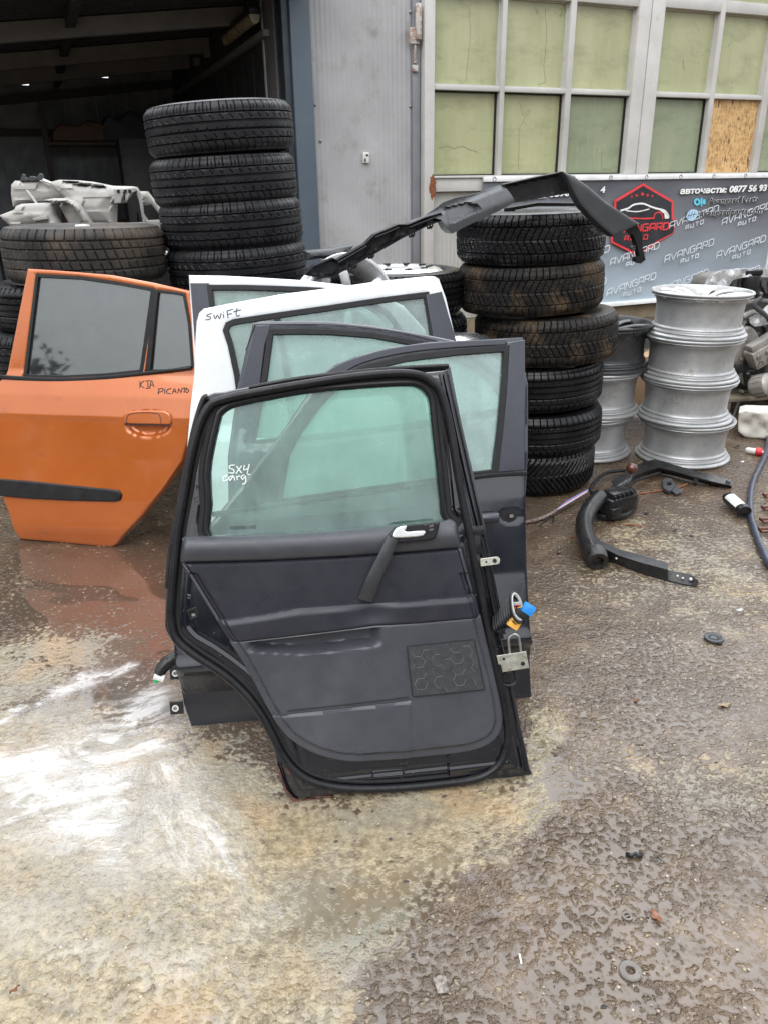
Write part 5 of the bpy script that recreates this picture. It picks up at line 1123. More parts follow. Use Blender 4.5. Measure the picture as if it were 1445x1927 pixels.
lefts.sort(key=lambda p: -p[1]); rights.sort(key=lambda p: p[1])
def inn(P, cx_=8): return [(p[0]+cx_, p[1]) for p in P]
ins_ = [(x, lineY(L1, x)) for x in np.linspace(xa+9, xb-8, 26)]+inn(rights, -8)+[(x, lineY(L3, x)) for x in np.linspace(xd-8, xc+10, 26)]+inn(lefts, 9)
def lns(*a): return [[(x, lineY(l_, x)) for x in np.linspace(x0, x1, 30)] for l_, x0, x1 in a]
mb = MB(); mb.relief(D1, D1.L(cc_), [D1.L(ins_)], fcard, .0045, -.012, rings=(.0016, .0040, .007), lines=lns((L4, 541, 770))); dc = part('door_card', mb, m_card, t)
mb = MB(); mb.relief(D1, D1.L(ins_), [], fcard, .0045, -.012, rings=(.0016, .0040, .007), lines=lns((L2, 410, 900))); part('armrest_insert', mb, m_card2, t)
def hp(px, py):  # surface height for things mounted on the card
    a = np.array([float(px)]); b = np.array([float(py)]); return float(fcard(a, b, np.array([.05]), a, b)[0])
# groove line laid in as a thin dark tube
mb = MB()
def gap_(L_, x0, x1, w_, dz=.0): 
    xs = np.linspace(x0, x1, 24); P = []
    for x in xs:
        y = float(fL(np.array([x]), L_)[0]); uvp = D1.uvw(x, y, hp(x, y+2)); P.append(Vector((uvp.x, uvp.y, uvp.z+dz)))
    mb.tube(P, w_, 6)
gap_(L4, 541, 768, .0011, .0004); part('panel_gap', mb, m_void, dc)
# speaker grille with honeycomb ribs
gq = [(765, 1216), (891, 1203), (911, 1297), (776, 1311)]; zg = hp(840, 1260); GP = D1.L(gq, zg)
mb = MB(); mb.plate(rounded(GP, .004), (), zg-.002, zg+.0032, .0015); gr = part('speaker_grille', mb, mat('grille_plastic', (.026, .028, .032), (.045, .048, .052), 60, .45, .12, bump=.5, bsc=700, bd=.001), dc)
mb = MB(); gi = inset(GP, .003); ux = (Vector(GP[1])-Vector(GP[0])); c0 = Vector(GP[0]); uy = Vector(GP[3])-Vector(GP[0]); ux_n, uy_n = ux.normalized(), uy.normalized(); hr = .0155; R = random.Random(9)
segs_ = set()
for i in range(-1, 9):
    for j in range(-1, 8):
        cxh = i*hr*1.5; cyh = (j+.5*(i % 2))*hr*1.732
        for k in range(6):
            a0, a1 = math.pi/3*k, math.pi/3*(k+1); p = (round(cxh+hr*math.cos(a0), 4), round(cyh+hr*math.sin(a0), 4)); q = (round(cxh+hr*math.cos(a1), 4), round(cyh+hr*math.sin(a1), 4)); segs_.add((min(p, q), max(p, q)))
for p, q in sorted(segs_):
    if R.random() < .12: continue
    a_ = c0+ux_n*p[0]+uy_n*p[1]; b_ = c0+ux_n*q[0]+uy_n*q[1]; X = np.array([a_.x, b_.x]); Y = np.array([a_.y, b_.y])
    if inside(gi, X, Y).all(): mb.ribbon([a_, b_], .0015, zg+.003, zg+.0044)
part('honeycomb', mb, mat('grille_rib', (.10, .105, .11), None, 90, .3, .1), gr)
mb = MB(); mb.ribbon(list(rounded(GP, .004))+[rounded(GP, .004)[0]], .0016, zg+.0005, zg+.0040); part('grille_rim', mb, m_void, gr)
# pull strap, handle and switch
def plateH(mb, pts, z0, z1, bev): mb.plate(D1.L(pts, z0), (), z0, z1, bev)
sp_ = cr([(727, 1014), (752, 1013), (741, 1040), (722, 1082), (703, 1130)], 4, False)
Z0 = .040; mb = MB(); Pc = [(739, 1012, .062), (727, 1040, .062), (710, 1075, .056), (698, 1102, .050), (688, 1128, .036)]
P = [D1.uvw(x, y, z_) for x, y, z_ in cr(Pc, 4, False)]; n = len(P); mb.tube(P, [.0140+.004*i/n for i in range(n)], 14, sq=.34, up=(0, 0, 1)); part('pull_strap', mb, mat('strap_plastic', (.028, .03, .034), (.04, .043, .047), 20, .35, .1, wet=True), t)
bz = [(724, 1016), (730, 1005), (738, 996), (748, 989), (790, 985), (822, 982), (825, 984), (822, 998), (815, 1013), (790, 1017), (752, 1021), (745, 1017)]
mb = MB(); plateH(mb, cr(bz, 2), .045, .060, .004); hb = part('handle_bezel', mb, m_blackwet, t)
mb = MB(); plateH(mb, [(764, 990), (796, 987), (800, 991), (799, 1000), (768, 1001), (762, 996)], .058, .0612, .0005); part('handle_recess', mb, m_void, hb)
mb = MB(); plateH(mb, cr([(737, 1010), (739, 1002), (745, 994), (754, 990), (764, 989), (764, 994), (762, 999), (770, 1000), (798, 998), (796, 1008), (770, 1011), (745, 1012)], 2), .060, .067, .003); part('door_release', mb, m_chrome, hb)
mb = MB(); plateH(mb, rounded([(806, 985), (820, 983), (817, 999), (803, 1001)], 3), .058, .0625, .002); ws_ = part('window_switch', mb, m_black, hb)
mb = MB()
for y in (988, 995): plateH(mb, rounded([(808, y), (816, y-1), (815, y+4), (806, y+5)], 2), .062, .0650, .001)
part('switch_rocker', mb, mat('rocker_grey', (.07, .07, .075), None, 40, .35), ws_)
# writing on the glass
mb = MB(); a = D1.uv(433, 997, .005); b = D1.uv(482, 995, .005); mb.text('STAY DIFFERENT', a, b, .0085, .0052, th=.0006, bold=.01, mirror=True); part('glass_lettering', mb, mat('etched_grey', (.05, .07, .07), None, 9, .5), t)
sx4 = [[(443, 875), (434, 876), (433, 881), (441, 884), (440, 890), (431, 889)], [(446, 877), (456, 890)], [(456, 876), (445, 891)], [(461, 875), (460, 884), (469, 881)], [(470, 873), (466, 892)],
       [(429, 894), (421, 898), (422, 905), (430, 902)], [(440, 895), (432, 898), (434, 904), (440, 896), (443, 904)], [(446, 896), (448, 903)], [(446, 898), (453, 895)], [(461, 893), (455, 897), (458, 902), (463, 896), (463, 908), (457, 911)], [(467, 894), (472, 892)]]
part('marker_writing', scrawl(D1, sx4, .0048, .0022), m_inkw, t)
# hinge side hardware
def hM(px, py, w_): return Tr(*D1.uvw(px, py, w_))
mb = MB(); plateH(mb, rounded([(902, 1051), (935, 1047), (940, 1052), (938, 1061), (903, 1066)], 3), .030, .034, .0008); hp1 = part('upper_hinge_plate', mb, m_zinc, t)
mb = MB(); 
for px, r_ in ((914, .0026), (930, .0050)): mb.lathe([(0, .0345), (r_, .0345), (r_, .0335)], 18, T=Tr(*D1.uv(px, 1057.5-(px-914)*.13, .034), 0))
part('hinge_hole', mb, m_void, hp1)
mb = MB(); mb.tube([D1.uvw(893, 1044, .022), D1.uvw(896, 1072, .022)], .0105, 12); mb.box(D1.uvw(899, 1058, .024), (.016, .024, .014)); part('hinge_knuckle', mb, m_blackwet, t, bevel=.001)
mb = MB(); mb.box(D1.uvw(897, 998, .016), (.034, .022, .012)); mb.plate(D1.L([(884, 1002), (900, 1000), (902, 1040), (893, 1052), (888, 1040)]), (), .013, .017, .001); part('hinge_bracket', mb, m_blackwet, t, bevel=.001)
mb = MB(); plateH(mb, [(933, 1233), (988, 1225), (991, 1240), (994, 1256), (944, 1264), (941, 1250), (936, 1249)], .034, .039, .0008); hp2 = part('lower_hinge_plate', mb, m_zinc, t)
mb = MB()
for px, py, r_ in ((947, 1240, .0034), (983, 1249, .0055)): mb.lathe([(0, .0396), (r_, .0396), (r_, .0385)], 18, T=Tr(*D1.uv(px, py, .039), 0))
part('hinge_hole', mb, m_void, hp2)
mb = MB(); mb.tube([D1.uvw(x, y, .030) for x, y in cr([(958, 1230), (956, 1208), (958, 1198), (966, 1194), (974, 1198), (977, 1210), (979, 1228)], 5, False)], .0034, 10); part('check_loop', mb, m_steel, t)
mb = MB(); mb.tube([D1.uvw(x, y, .026) for x, y in cr([(966, 1260), (970, 1276), (966, 1286), (955, 1290), (945, 1287)], 5, False)], .0045, 10); mb.box(D1.uvw(952, 1274, .022), (.022, .022, .014)); part('hinge_pin', mb, m_blackwet, t)
# rubber wiring boot with ribs and plugs
A = D1.uvw(927, 1178, .022); B = D1.uvw(972, 1142, .062); ax = (B-A).normalized(); up_ = Vector((.62, .78, 0)); up_ = (up_-ax*up_.dot(ax)).normalized(); sd = ax.cross(up_)
Mb = Matrix(((sd.x, up_.x, ax.x, A.x), (sd.y, up_.y, ax.y, A.y), (sd.z, up_.z, ax.z, A.z), (0, 0, 0, 1))); Lb = (B-A).length
def ell(mb, prof, n=40, k=.38):
    V = []; F = []; m = len(prof)
    for i in range(n):
        a = 2*math.pi*i/n; c, s__ = math.cos(a), math.sin(a); c = math.copysign(abs(c)**.8, c); s__ = math.copysign(abs(s__)**.8, s__)
        V += [Mb @ Vector((p[0]*k*c, p[0]*s__, p[1])) for p in prof]
    for i in range(n):
        j = (i+1) % n
        for q in range(m-1): F.append((i*m+q, j*m+q, j*m+q+1, i*m+q+1))
    mb.add(V, F)
mb = MB(); prof = [(.012, 0)]
for i in range(8): 
    z_ = Lb*(.06+.86*i/8); r_ = .026+.024*i/8; prof += [(r_*.80, z_), (r_*1.06, z_+Lb*.045), (r_*.84, z_+Lb*.085)]
prof += [(.052, Lb*.94), (.054, Lb), (.049, Lb*1.01), (.046, Lb*.93), (.03, Lb*.8), (0, Lb*.78)]; ell(mb, prof); bt_ = part('wiring_boot', mb, m_black, t)
mb = MB(); ell(mb, [(.046, Lb*.97), (.047, Lb*1.03), (.041, Lb*1.04), (.040, Lb*.97)]); mb.box(Mb @ Vector((0, .012, Lb*1.0)), (.018, .006, .01)); mb.box(Mb @ Vector((0, -.014, Lb*1.0)), (.016, .005, .01)); part('boot_collar', mb, mat('collar_grey', (.34, .34, .33), None, 20, .4), bt_)
for px, py, c_, s_ in ((993, 1146, m_blue, (.027, .024, .016)), (977, 1159, m_black, (.031, .026, .016)), (966, 1173, m_yellow, (.026, .022, .016))):
    q = D1.uvw(px, py, .088); mb = MB(); Rm = Matrix.Rotation(-.62, 3, 'Z'); mb.box(q, s_, Rm); mb.box(q+Rm @ Vector((.001, .003, .0075)), (.014, .0025, .003), Rm); mb.box(q+Rm @ Vector((.001, -.003, .0075)), (.014, .0025, .003), Rm); cn = part('connector', mb, c_, t, ['blue plug', 'dark grey plug', 'yellow plug'][(m_blue, m_black, m_yellow).index(c_)], bevel=.0008)
    for k, cc in enumerate((m_red, m_yellow, m_green)[:2]):
        mb = MB(); e_ = Mb @ Vector((0, .02-.02*k, Lb*.9)); mb.tube([e_, (e_+q)/2+Vector((-.004, .005*k, .004)), q+Rm @ Vector((-.008, .004*k, 0))], .0013, 6); part('wire', mb, cc, cn)
# ================================================================ BUMPER TRIM over the right tyre stack
BT = upright(atD(560, 500, 2.96), atD(1215, 430, 3.36))
m_trim = mat('grey_bumper_plastic', (.045, .048, .053), (.06, .063, .068), 6, .45, .08, bump=.12, bsc=350)
t = thing('bumper_trim', 'long dark plastic bumper skirt draped over the right tyre stack, bent to a peak', 'bumper trim', BT.M)
def relpart(name, pl, outl, hf, sp, back, m, parent, holes=(), label=None):
    mb = MB(); mb.relief(pl, pl.L(outl), [pl.L(h) for h in holes], hf, sp, back); return part(name, mb, m, parent, label)
lo_ = [(572, 517), (590, 500), (626, 485), (634, 489), (687, 458), (704, 441), (748, 422), (766, 422), (800, 408), (828, 400), (832, 414), (801, 426), (754, 449), (700, 480), (640, 513), (629, 522), (600, 523)]
relpart('lower_channel', BT, lo_, lambda px, py, d, u, v: .010-.024*sst(.0029, .0064, d)+.005*np.sin(u*60)*sst(.006, .01, d), .007, -.03, m_black, t)
mb = MB()
for a, b in (((637, 494), (690, 463)), ((706, 447), (750, 428)), ((770, 428), (820, 408))):
    mb.tube([BT.uvw(*a, .006), BT.uvw(*b, .006)], .004, 8)
for px, py in ((652, 501), (700, 470), (745, 440)): mb.box(BT.uvw(px, py, .004), (.012, .03, .012), Matrix.Rotation(-.5, 3, 'Z'))
part('stiffening_rib', mb, m_blackwet, t)
mb = MB(); mb.plate(BT.L([(670, 475), (684, 467), (686, 469), (672, 477)]), (), -.006, .008); part('slot_light', mb, m_whitep, t) if False else None
for px, py in ((666, 499), (698, 480), (774, 440), (808, 424)):
    mb = MB(); c_ = BT.uv(px, py); R_ = lambda q: q; P = [(c_[0]-.013, c_[1]+.014), (c_[0]+.014, c_[1]+.020), (c_[0]+.014, c_[1]-.004), (c_[0]+.008, c_[1]-.012), (c_[0]-.010, c_[1]-.014)]
    mb.plate(P, [circ(c_[0]-.004, c_[1]-.003, .003, n=10), circ(c_[0]+.007, c_[1]+.001, .003, n=10)], -.004, 0, .0005); part('fixing_tab', mb, m_black, t)
fc_ = [(760, 422), (800, 408), (823, 393), (838, 381), (862, 372), (885, 368), (910, 361), (947, 348), (953, 360), (960, 380), (930, 397), (900, 411), (870, 425), (844, 439), (836, 432), (826, 413), (812, 409)]
def ffc(px, py, d, u, v):
    top = 422-.40*(px-760); h = .035*sst(0, 34, py-top)-.03*(1-sst(0, 10, py-top))
    q = inside([(838, 392), (880, 380), (897, 385), (900, 394), (850, 418), (838, 420)], px, py); dq = dist([[(838, 392), (880, 380), (897, 385), (900, 394), (850, 418), (838, 420)]], px, py)
    return h-.026*np.where(q, sst(0, 3, dq), 0)+.003*sst(0, 2, px-915-.3*(py-360))
relpart('outer_face', BT, fc_, ffc, .006, -.04, m_trim, t)
relpart('under_channel', BT, [(947, 347), (1000, 335), (1054, 324), (1062, 345), (1068, 364), (1010, 374), (960, 383), (953, 365)], lambda px, py, d, u, v: -.02+0*px+.02*(1-sst(.002, .012, d)), .008, -.05, m_black, t)
relpart('end_face', BT, [(1054, 323), (1074, 331), (1100, 350), (1133, 380), (1170, 404), (1197, 421), (1172, 433), (1147, 445), (1128, 430), (1105, 408), (1087, 388), (1074, 366), (1064, 345)], lambda px, py, d, u, v: .030-.035*sst(0, 60, (px-1054)*.62-(py-323)+12)+edge(.01, d, .008), .007, -.02, m_trim, t)
relpart('end_bracket', BT, [(1178, 430), (1197, 421), (1206, 438), (1209, 467), (1214, 489), (1205, 496), (1196, 492), (1197, 484), (1203, 482), (1199, 465), (1192, 443)], lambda px, py, d, u, v: .0*px, .006, -.03, m_black, t)
mb = MB(); mb.plate(BT.L([(1112, 432), (1120, 440), (1134, 438), (1130, 428)]), [circ(*BT.uv(1122, 434), .003, n=10)], -.01, -.005, .0005); mb.plate(BT.L([(1190, 465), (1198, 461), (1199, 470), (1191, 473)]), (), -.02, -.01, .001); part('fixing_tab', mb, m_trim, t)
mb = MB(); mb.tube([BT.uvw(953, 394, -.10), BT.uvw(1010, 384, -.10), BT.uvw(1080, 384, -.10)], .008, 10); mb.box(BT.uvw(958, 395, -.10), (.04, .012, .02)); part('wiring_rod', mb, m_blackwet, t)

# ================================================================ GREY INTERIOR TRIM PILE, left
SP = upright(atD(0, 420, 4.25), atD(330, 420, 4.35))
m_shell = mat('grey_interior_plastic', (.33, .32, .30), (.42, .41, .385), 5, .5, .08, bump=.2, bsc=200, dirt=(.16, .14, .12), dsc=9, dlo=.55, dhi=.75)
def z2(pts): return [(x/4.25, 310+y/4.25) for x, y in pts]
def dome(k, r=.05): return lambda px, py, d, u, v: k*.55*np.sqrt(np.clip(d/.018, 0, 1))+k*.45*sst(0, r*2, d)+.010*np.abs(np.sin(u*9+v*6))+.006*np.sign(np.sin(u*23-v*8))*sst(0, .02, d)*(v % .11 > .05)
tsup = thing('steel_bench', 'low dark steel bench carrying the grey plastic trim behind the left tyres', 'bench', SP.M @ Tr(0, 0, 0))
zsb = SP.uv(150, 440)[1]; uA, uB = SP.uv(-20, 440)[0], SP.uv(330, 440)[0]; zbase = SP.M.translation.z
mb = MB(); mb.box(((uA+uB)/2, zsb-.02, -.12), (uB-uA, .04, .62)); part('top', mb, mat('bench_top_dark', (.06, .06, .062), None, 6, .5), tsup, bevel=.004)
for x_ in (uA+.05, uB-.05):
    for w_ in (.13, -.38): mb = MB(); hgt = zbase+zsb-.041; mb.box((x_, zsb-.041-hgt/2, w_), (.05, hgt, .05)); part('leg', mb, m_black, tsup, bevel=.003)
mb = MB(); mb.plate(SP.L([(286, 470), (296, 462), (340, 474), (340, 540), (286, 540)]), (), .20, .23, .01); solo('body_panel', mb, mat('dark_grey_panel', (.08, .085, .09), (.11, .115, .12), 4, .3, coat=.5), 'dark grey painted body panel between the left wheel and the tall tyre stack', 'body panel', SP.M)
mb = MB(); mb.plate(SP.L([(296, 463), (312, 459), (334, 470), (334, 477), (298, 474)]), (), .235, .29, .006); solo('white_board', mb, mat('white_board', (.7, .7, .7), None, 5, .4), 'short white board end poking out left of the tall tyre stack', 'board', SP.M)
def shell(name, label, cat, outl, holes, k, w0, m=m_shell, parts=()):
    t = thing(name, label, cat, SP.M @ Tr(0, 0, w0)); mb = MB(); mb.relief(SP, SP.L(z2(outl), w0), [SP.L(z2(h), w0) for h in holes], dome(k), .010, -.04); part('moulding', mb, m, t); return t
t = shell('wheel_arch_liner', 'pale grey curved plastic liner with clips on top, leftmost in the trim pile', 'liner', [(112, 340), (96, 240), (98, 160), (128, 128), (180, 130), (300, 118), (420, 165), (520, 245), (580, 262), (500, 268), (340, 296), (230, 300)], [], .02, -.10)
mb = MB(); mb.tube([SP.uvw(*p, .02) for p in z2([(98, 170), (118, 140), (170, 200), (260, 325)])], .007, 8); mb.tube([SP.uvw(*p, .03) for p in z2([(300, 120), (400, 160), (520, 250)])], .008, 8); part('rim_bead', mb, m_whitep, t)
for k, P in enumerate(([(125, 130), (140, 92), (150, 70), (166, 78), (172, 100), (200, 108), (196, 128)], [(196, 128), (205, 92), (232, 88), (262, 100), (258, 128)], [(258, 126), (268, 92), (290, 64), (312, 80), (318, 108), (300, 120)])):
    mb = MB(); mb.plate(SP.L(z2(P)), (), 0, .03, .003); part('clip', mb, m_trim, t)
t = shell('dashboard_shell', 'large grey plastic dashboard shell with oval openings in the trim pile', 'dashboard', [(395, 142), (480, 120), (620, 124), (740, 136), (900, 168), (1050, 172), (1092, 178), (1116, 215), (1140, 330), (1152, 470), (1000, 480), (780, 485), (560, 480), (480, 330), (520, 262), (440, 200)],
          [[(600, 160), (660, 152), (735, 165), (700, 176), (640, 174)], [(750, 178), (770, 165), (840, 170), (850, 186), (790, 190)], [(930, 312), (1000, 305), (1060, 230), (1082, 195), (1118, 300), (1146, 462), (930, 466)], [(520, 135), (560, 132), (640, 138), (620, 150), (540, 147)]], .06, -.02)
mb = MB(); mb.plate(SP.L(z2([(915, 195), (1010, 190), (1090, 182), (1110, 205), (1060, 230), (1020, 300), (990, 250), (980, 305), (925, 310)])), (), .02, .045, .004); part('bracket_row', mb, m_shell, t)
mb = MB()
for x_ in (945, 1000, 1035): mb.plate(SP.L(z2([(x_, 200), (x_+22, 198), (x_+24, 222), (x_+4, 225)])), (), .044, .050)
mb.plate(SP.L(z2([(995, 215), (1008, 214), (1012, 280), (1002, 282)])), (), .044, .051); part('slot', mb, m_void, t)
t = shell('trim_panel', 'grey plastic trim panel with a framed dark opening, right end of the trim pile', 'trim panel', [(1112, 212), (1180, 214), (1225, 272), (1262, 310), (1296, 352), (1300, 560), (1240, 570), (1180, 540), (1150, 470)], [[(1128, 330), (1220, 322), (1250, 360), (1282, 402), (1280, 440), (1180, 445), (1150, 400)]], .03, -.16)
t = shell('console_shell', 'grey plastic console shell with a dark opening, front of the trim pile', 'console', [(2, 405), (60, 382), (120, 360), (135, 330), (180, 312), (300, 306), (420, 300), (345, 284), (430, 268), (530, 266), (600, 284), (650, 320), (700, 390), (745, 470), (690, 480), (560, 490), (330, 500), (120, 514), (30, 440)], [[(422, 318), (470, 306), (545, 308), (600, 350), (650, 415), (685, 474), (560, 482), (480, 470), (440, 400)]], .05, .06)
mb = MB(); mb.plate(SP.L(z2([(318, 425), (430, 400), (440, 430), (330, 446)])), (), .04, .06, .004); part('flap', mb, m_shell, t)

# dark plastic liner and wheel parts between stacks
LP = upright(atD(560, 500, 3.35), atD(720, 500, 3.5))
mb = MB(); mb.relief(LP, LP.L([(574, 472), (620, 468), (667, 459), (660, 470), (645, 480), (648, 490), (600, 486), (578, 490)]), [], dome(.04, .06), .010, -.03); solo('plastic_liner', mb, m_trim, 'thin dark plastic liner poking out right of the tall tyre stack', 'liner', LP.M)
t = thing('front_grille_part', 'black plastic grille piece at the lower left end of the bumper skirt', 'grille part', LP.M @ Tr(0, 0, .14)); LQ = Pl(LP.O+LP.N*.14, LP.U, LP.V)
mb = MB(); mb.plate(LQ.L([(578, 508), (628, 482), (634, 500), (625, 520), (590, 526)]), (), 0, .02, .004); part('body', mb, m_black, t)
mb = MB()
for k in range(5): mb.ribbon(LQ.L([(584+k*9, 520), (598+k*9, 498-k*2)]), .006, .02, .024)
part('slats', mb, m_trim, t)

# ================================================================ RIGHT: engine under plastic, pallet, block
EP = upright(atD(1330, 700, 4.72), atD(1560, 700, 4.85))
m_eng = mat('engine_cast_dark', (.09, .088, .083), (.17, .165, .155), 12, .5, .15, bump=.3, dirt=(.2, .18, .15), dsc=14, dlo=.5, dhi=.7); m_cast = mat('cast_aluminium_dirty', (.30, .285, .26), (.42, .40, .37), 9, .45, .12, metal=.4, bump=.3, dirt=(.08, .07, .06), dsc=12, dlo=.45, dhi=.7)
pal = thing('wooden_pallet', 'weathered wooden pallet under the bare engine at the right edge', 'pallet', EP.M)
m_wood = mat('wet_pallet_wood', (.17, .135, .10), (.30, .25, .19), 14, .6, .1, bump=.4, bsc=60)
zg_ = -EP.M.translation.z
zt_ = EP.uv(1400, 742)[1]
for w_ in (.02, -.16, -.34, -.52, -.70): mb = MB(); mb.box((.62, zt_-.012, w_), (1.15, .022, .12)); part('deck_board', mb, m_wood, pal, bevel=.002)
for x_ in (.10, .62, 1.14):
    mb = MB(); mb.box((x_, (zt_-.023+zg_+.022)/2, -.34), (.10, zt_-.023-zg_-.022, .82)); part('bearer', mb, m_wood, pal, bevel=.003)
    mb = MB(); mb.box((x_, zg_+.012, -.34), (.10, .020, .86)); part('base_board', mb, m_wood, pal, bevel=.002)
eng = thing('car_engine', 'bare dirty engine with gearbox housing standing on the wooden pallet', 'engine', EP.M)
def e3(px, py, w): return EP.uvw(px, py, w)
mb = MB(); mb.plate(rounded(EP.L([(1362, 545), (1372, 528), (1400, 522), (1560, 520), (1560, 738), (1420, 738), (1372, 700), (1362, 600)]), .02), (), -.40, -.12, .02); part('block', mb, m_eng, eng)
A_ = e3(1370, 668, .06); mb = MB(); T_ = Tr(*e3(1372, 655, -.10)) @ Ry(rad(12)); mb.lathe([(0, .16), (.07, .165), (.105, .15), (.12, .10), (.135, .04), (.15, -.04), (.16, -.12), (0, -.14)], 40, T=T_); part('gearbox_housing', mb, m_cast, eng)
mb = MB(); mb.plate(cr(EP.L([(1376, 622), (1402, 612), (1418, 640), (1420, 690), (1412, 715), (1392, 722), (1378, 700), (1374, 660)]), 3), (), .02, .07, .012); part('bell_cover', mb, m_cast, eng)
mb = MB(); mb.plate(cr(EP.L([(1385, 672), (1400, 668), (1414, 680), (1418, 700), (1412, 716), (1396, 724), (1386, 716)]), 3), (), .07, .085, .004); fl_ = part('bearing_flange', mb, m_black, eng)
for px, py in ((1393, 676), (1408, 685), (1405, 702), (1391, 712), (1412, 708)):
    mb = MB(); mb.lathe([(0, .012), (.008, .012), (.0095, .008), (.0095, 0)], 12, T=Tr(*e3(px, py, .085))); mb.lathe([(0, .0135), (.004, .0135), (.004, .012)], 8, T=Tr(*e3(px, py, .085))); part('bolt', mb, m_steel, fl_)
mb = MB(); mb.lathe([(0, .02), (.024, .02), (.03, 0)], 20, T=Tr(*e3(1390, 694, .085))); part('shaft_bore', mb, m_void, fl_)
mb = MB(); mb.plate(rounded(EP.L([(1366, 540), (1382, 520), (1445, 522), (1560, 524), (1560, 560), (1470, 556), (1372, 552)]), .01), (), -.12, -.04, .01); part('valve_cover', mb, m_eng, eng)
for k in range(8):
    mb = MB(); x_ = 1374+k*14; mb.tube([e3(x_, 524+k*.5, -.05), e3(x_+3, 538+k*.5, -.02), e3(x_+8, 552+k*.5, -.03)], .008, 8); part('cover_rib', mb, m_black, eng)
mb = MB(); c_ = e3(1412, 528, -.02); mb.tube([c_-Vector((0, .06, 0)), c_+Vector((0, .03, 0))], .052, 24); mb.box(c_+Vector((0, .045, 0)), (.11, .03, .05)); part('oil_filler', mb, m_black, eng, bevel=.004)
for P, r_, m_ in (([(1372, 560), (1400, 570), (1430, 566), (1470, 574)], .016, m_eng), ([(1408, 590), (1430, 600), (1440, 640), (1432, 700), (1446, 730)], .011, m_black), ([(1418, 640), (1432, 660), (1428, 700), (1412, 735)], .008, m_cast), ([(1396, 596), (1420, 588), (1450, 600)], .020, m_cast)):
    mb = MB(); mb.tube(cr([tuple(e3(x_, y_, .03)) for x_, y_ in P], 5, False), r_, 10); part('pipe', mb, m_, eng)
for px, py in ((1404, 552), (1430, 553), (1418, 600), (1436, 596), (1436, 612), (1400, 606), (1395, 736), (1426, 628)):
    mb = MB(); mb.lathe([(0, .014), (.009, .014), (.011, .010), (.011, -.02)], 12, T=Tr(*e3(px, py, .035))); part('bolt', mb, m_steel, eng)
mb = MB(); mb.plate(rounded(EP.L([(1424, 600), (1470, 590), (1560, 600), (1560, 735), (1436, 735), (1428, 680)]), .02), (), -.10, .01, .02); mb.tube([e3(1441, 640, .02), e3(1441, 700, .02)], .035, 16); part('side_casting', mb, m_eng, eng)
for k in range(6): mb = MB(); mb.box(e3(1397+k*3, 612+k*17, .075 if k > 3 else .06), (.006, .05, .02), Matrix.Rotation(.3*k, 3, 'Z')); part('casting_rib', mb, m_cast, eng)
# clear film
N = NT('clear_plastic_film'); tr = N.n('BsdfTransparent'); tr.inputs[0].default_value = (.93, .94, .95, 1); df = N.n('BsdfDiffuse'); df.inputs[0].default_value = (.75, .76, .78, 1); gs = N.n('BsdfGlossy'); gs.inputs['Roughness'].default_value = .12
nb_ = N.bump(N.noise(1., 6, .6, N.scl((7, 2.5, 5), rot=(0, 0, .6)), dist=.5), .35, .03)
for s_ in (df, gs): N.l(nb_, s_.inputs['Normal'])
m1 = N.n('MixShader'); m2 = N.n('MixShader'); N.l(N.rng(N.noise(1., 6, .6, N.scl((12, 5, 10), rot=(0, 0, .6)), dist=1), .4, .68, .15, .7), m1.inputs[0]); N.l(tr.outputs[0], m1.inputs[1]); N.l(df.outputs[0], m1.inputs[2]); m2.inputs[0].default_value = .22
N.l(m1.outputs[0], m2.inputs[1]); N.l(gs.outputs[0], m2.inputs[2]); N.l(m2.outputs[0], N.o.inputs[0]); m_film = N.m
def crump(a): return lambda px, py, d, u, v: a*(np.sin(u*31+v*17)+.7*np.sin(u*53-v*41+2)+.5*np.sin(v*77+u*20)+.4*np.sin(u*97+v*60))
t = thing('plastic_film', 'crumpled clear plastic film wrapped over the engine top', 'plastic film', EP.M)
mb = MB(); mb.relief(EP, EP.L(cr([(1322, 560), (1332, 530), (1348, 512), (1380, 507), (1440, 505), (1570, 505), (1570, 522), (1450, 520), (1410, 520), (1380, 528), (1368, 548), (1345, 562)], 2)), [], crump(.010), .012, -.03); part('top_sheet', mb, m_film, t)
mb = MB(); mb.relief(EP, EP.L(cr([(1395, 596), (1412, 584), (1440, 560), (1480, 540), (1570, 540), (1570, 590), (1470, 590), (1430, 604), (1402, 610)], 2)), [], lambda px, py, d, u, v: .09+crump(.009)(px, py, d, u, v), .012, .085); part('hanging_fold', mb, m_film, t)
mb = MB(); mb.relief(EP, EP.L(cr([(1430, 722), (1436, 700), (1452, 690), (1520, 680), (1570, 760), (1440, 756)], 2)), [], lambda px, py, d, u, v: .16+crump(.010)(px, py, d, u, v), .012, .15); part('lower_fold', mb, m_film, t)
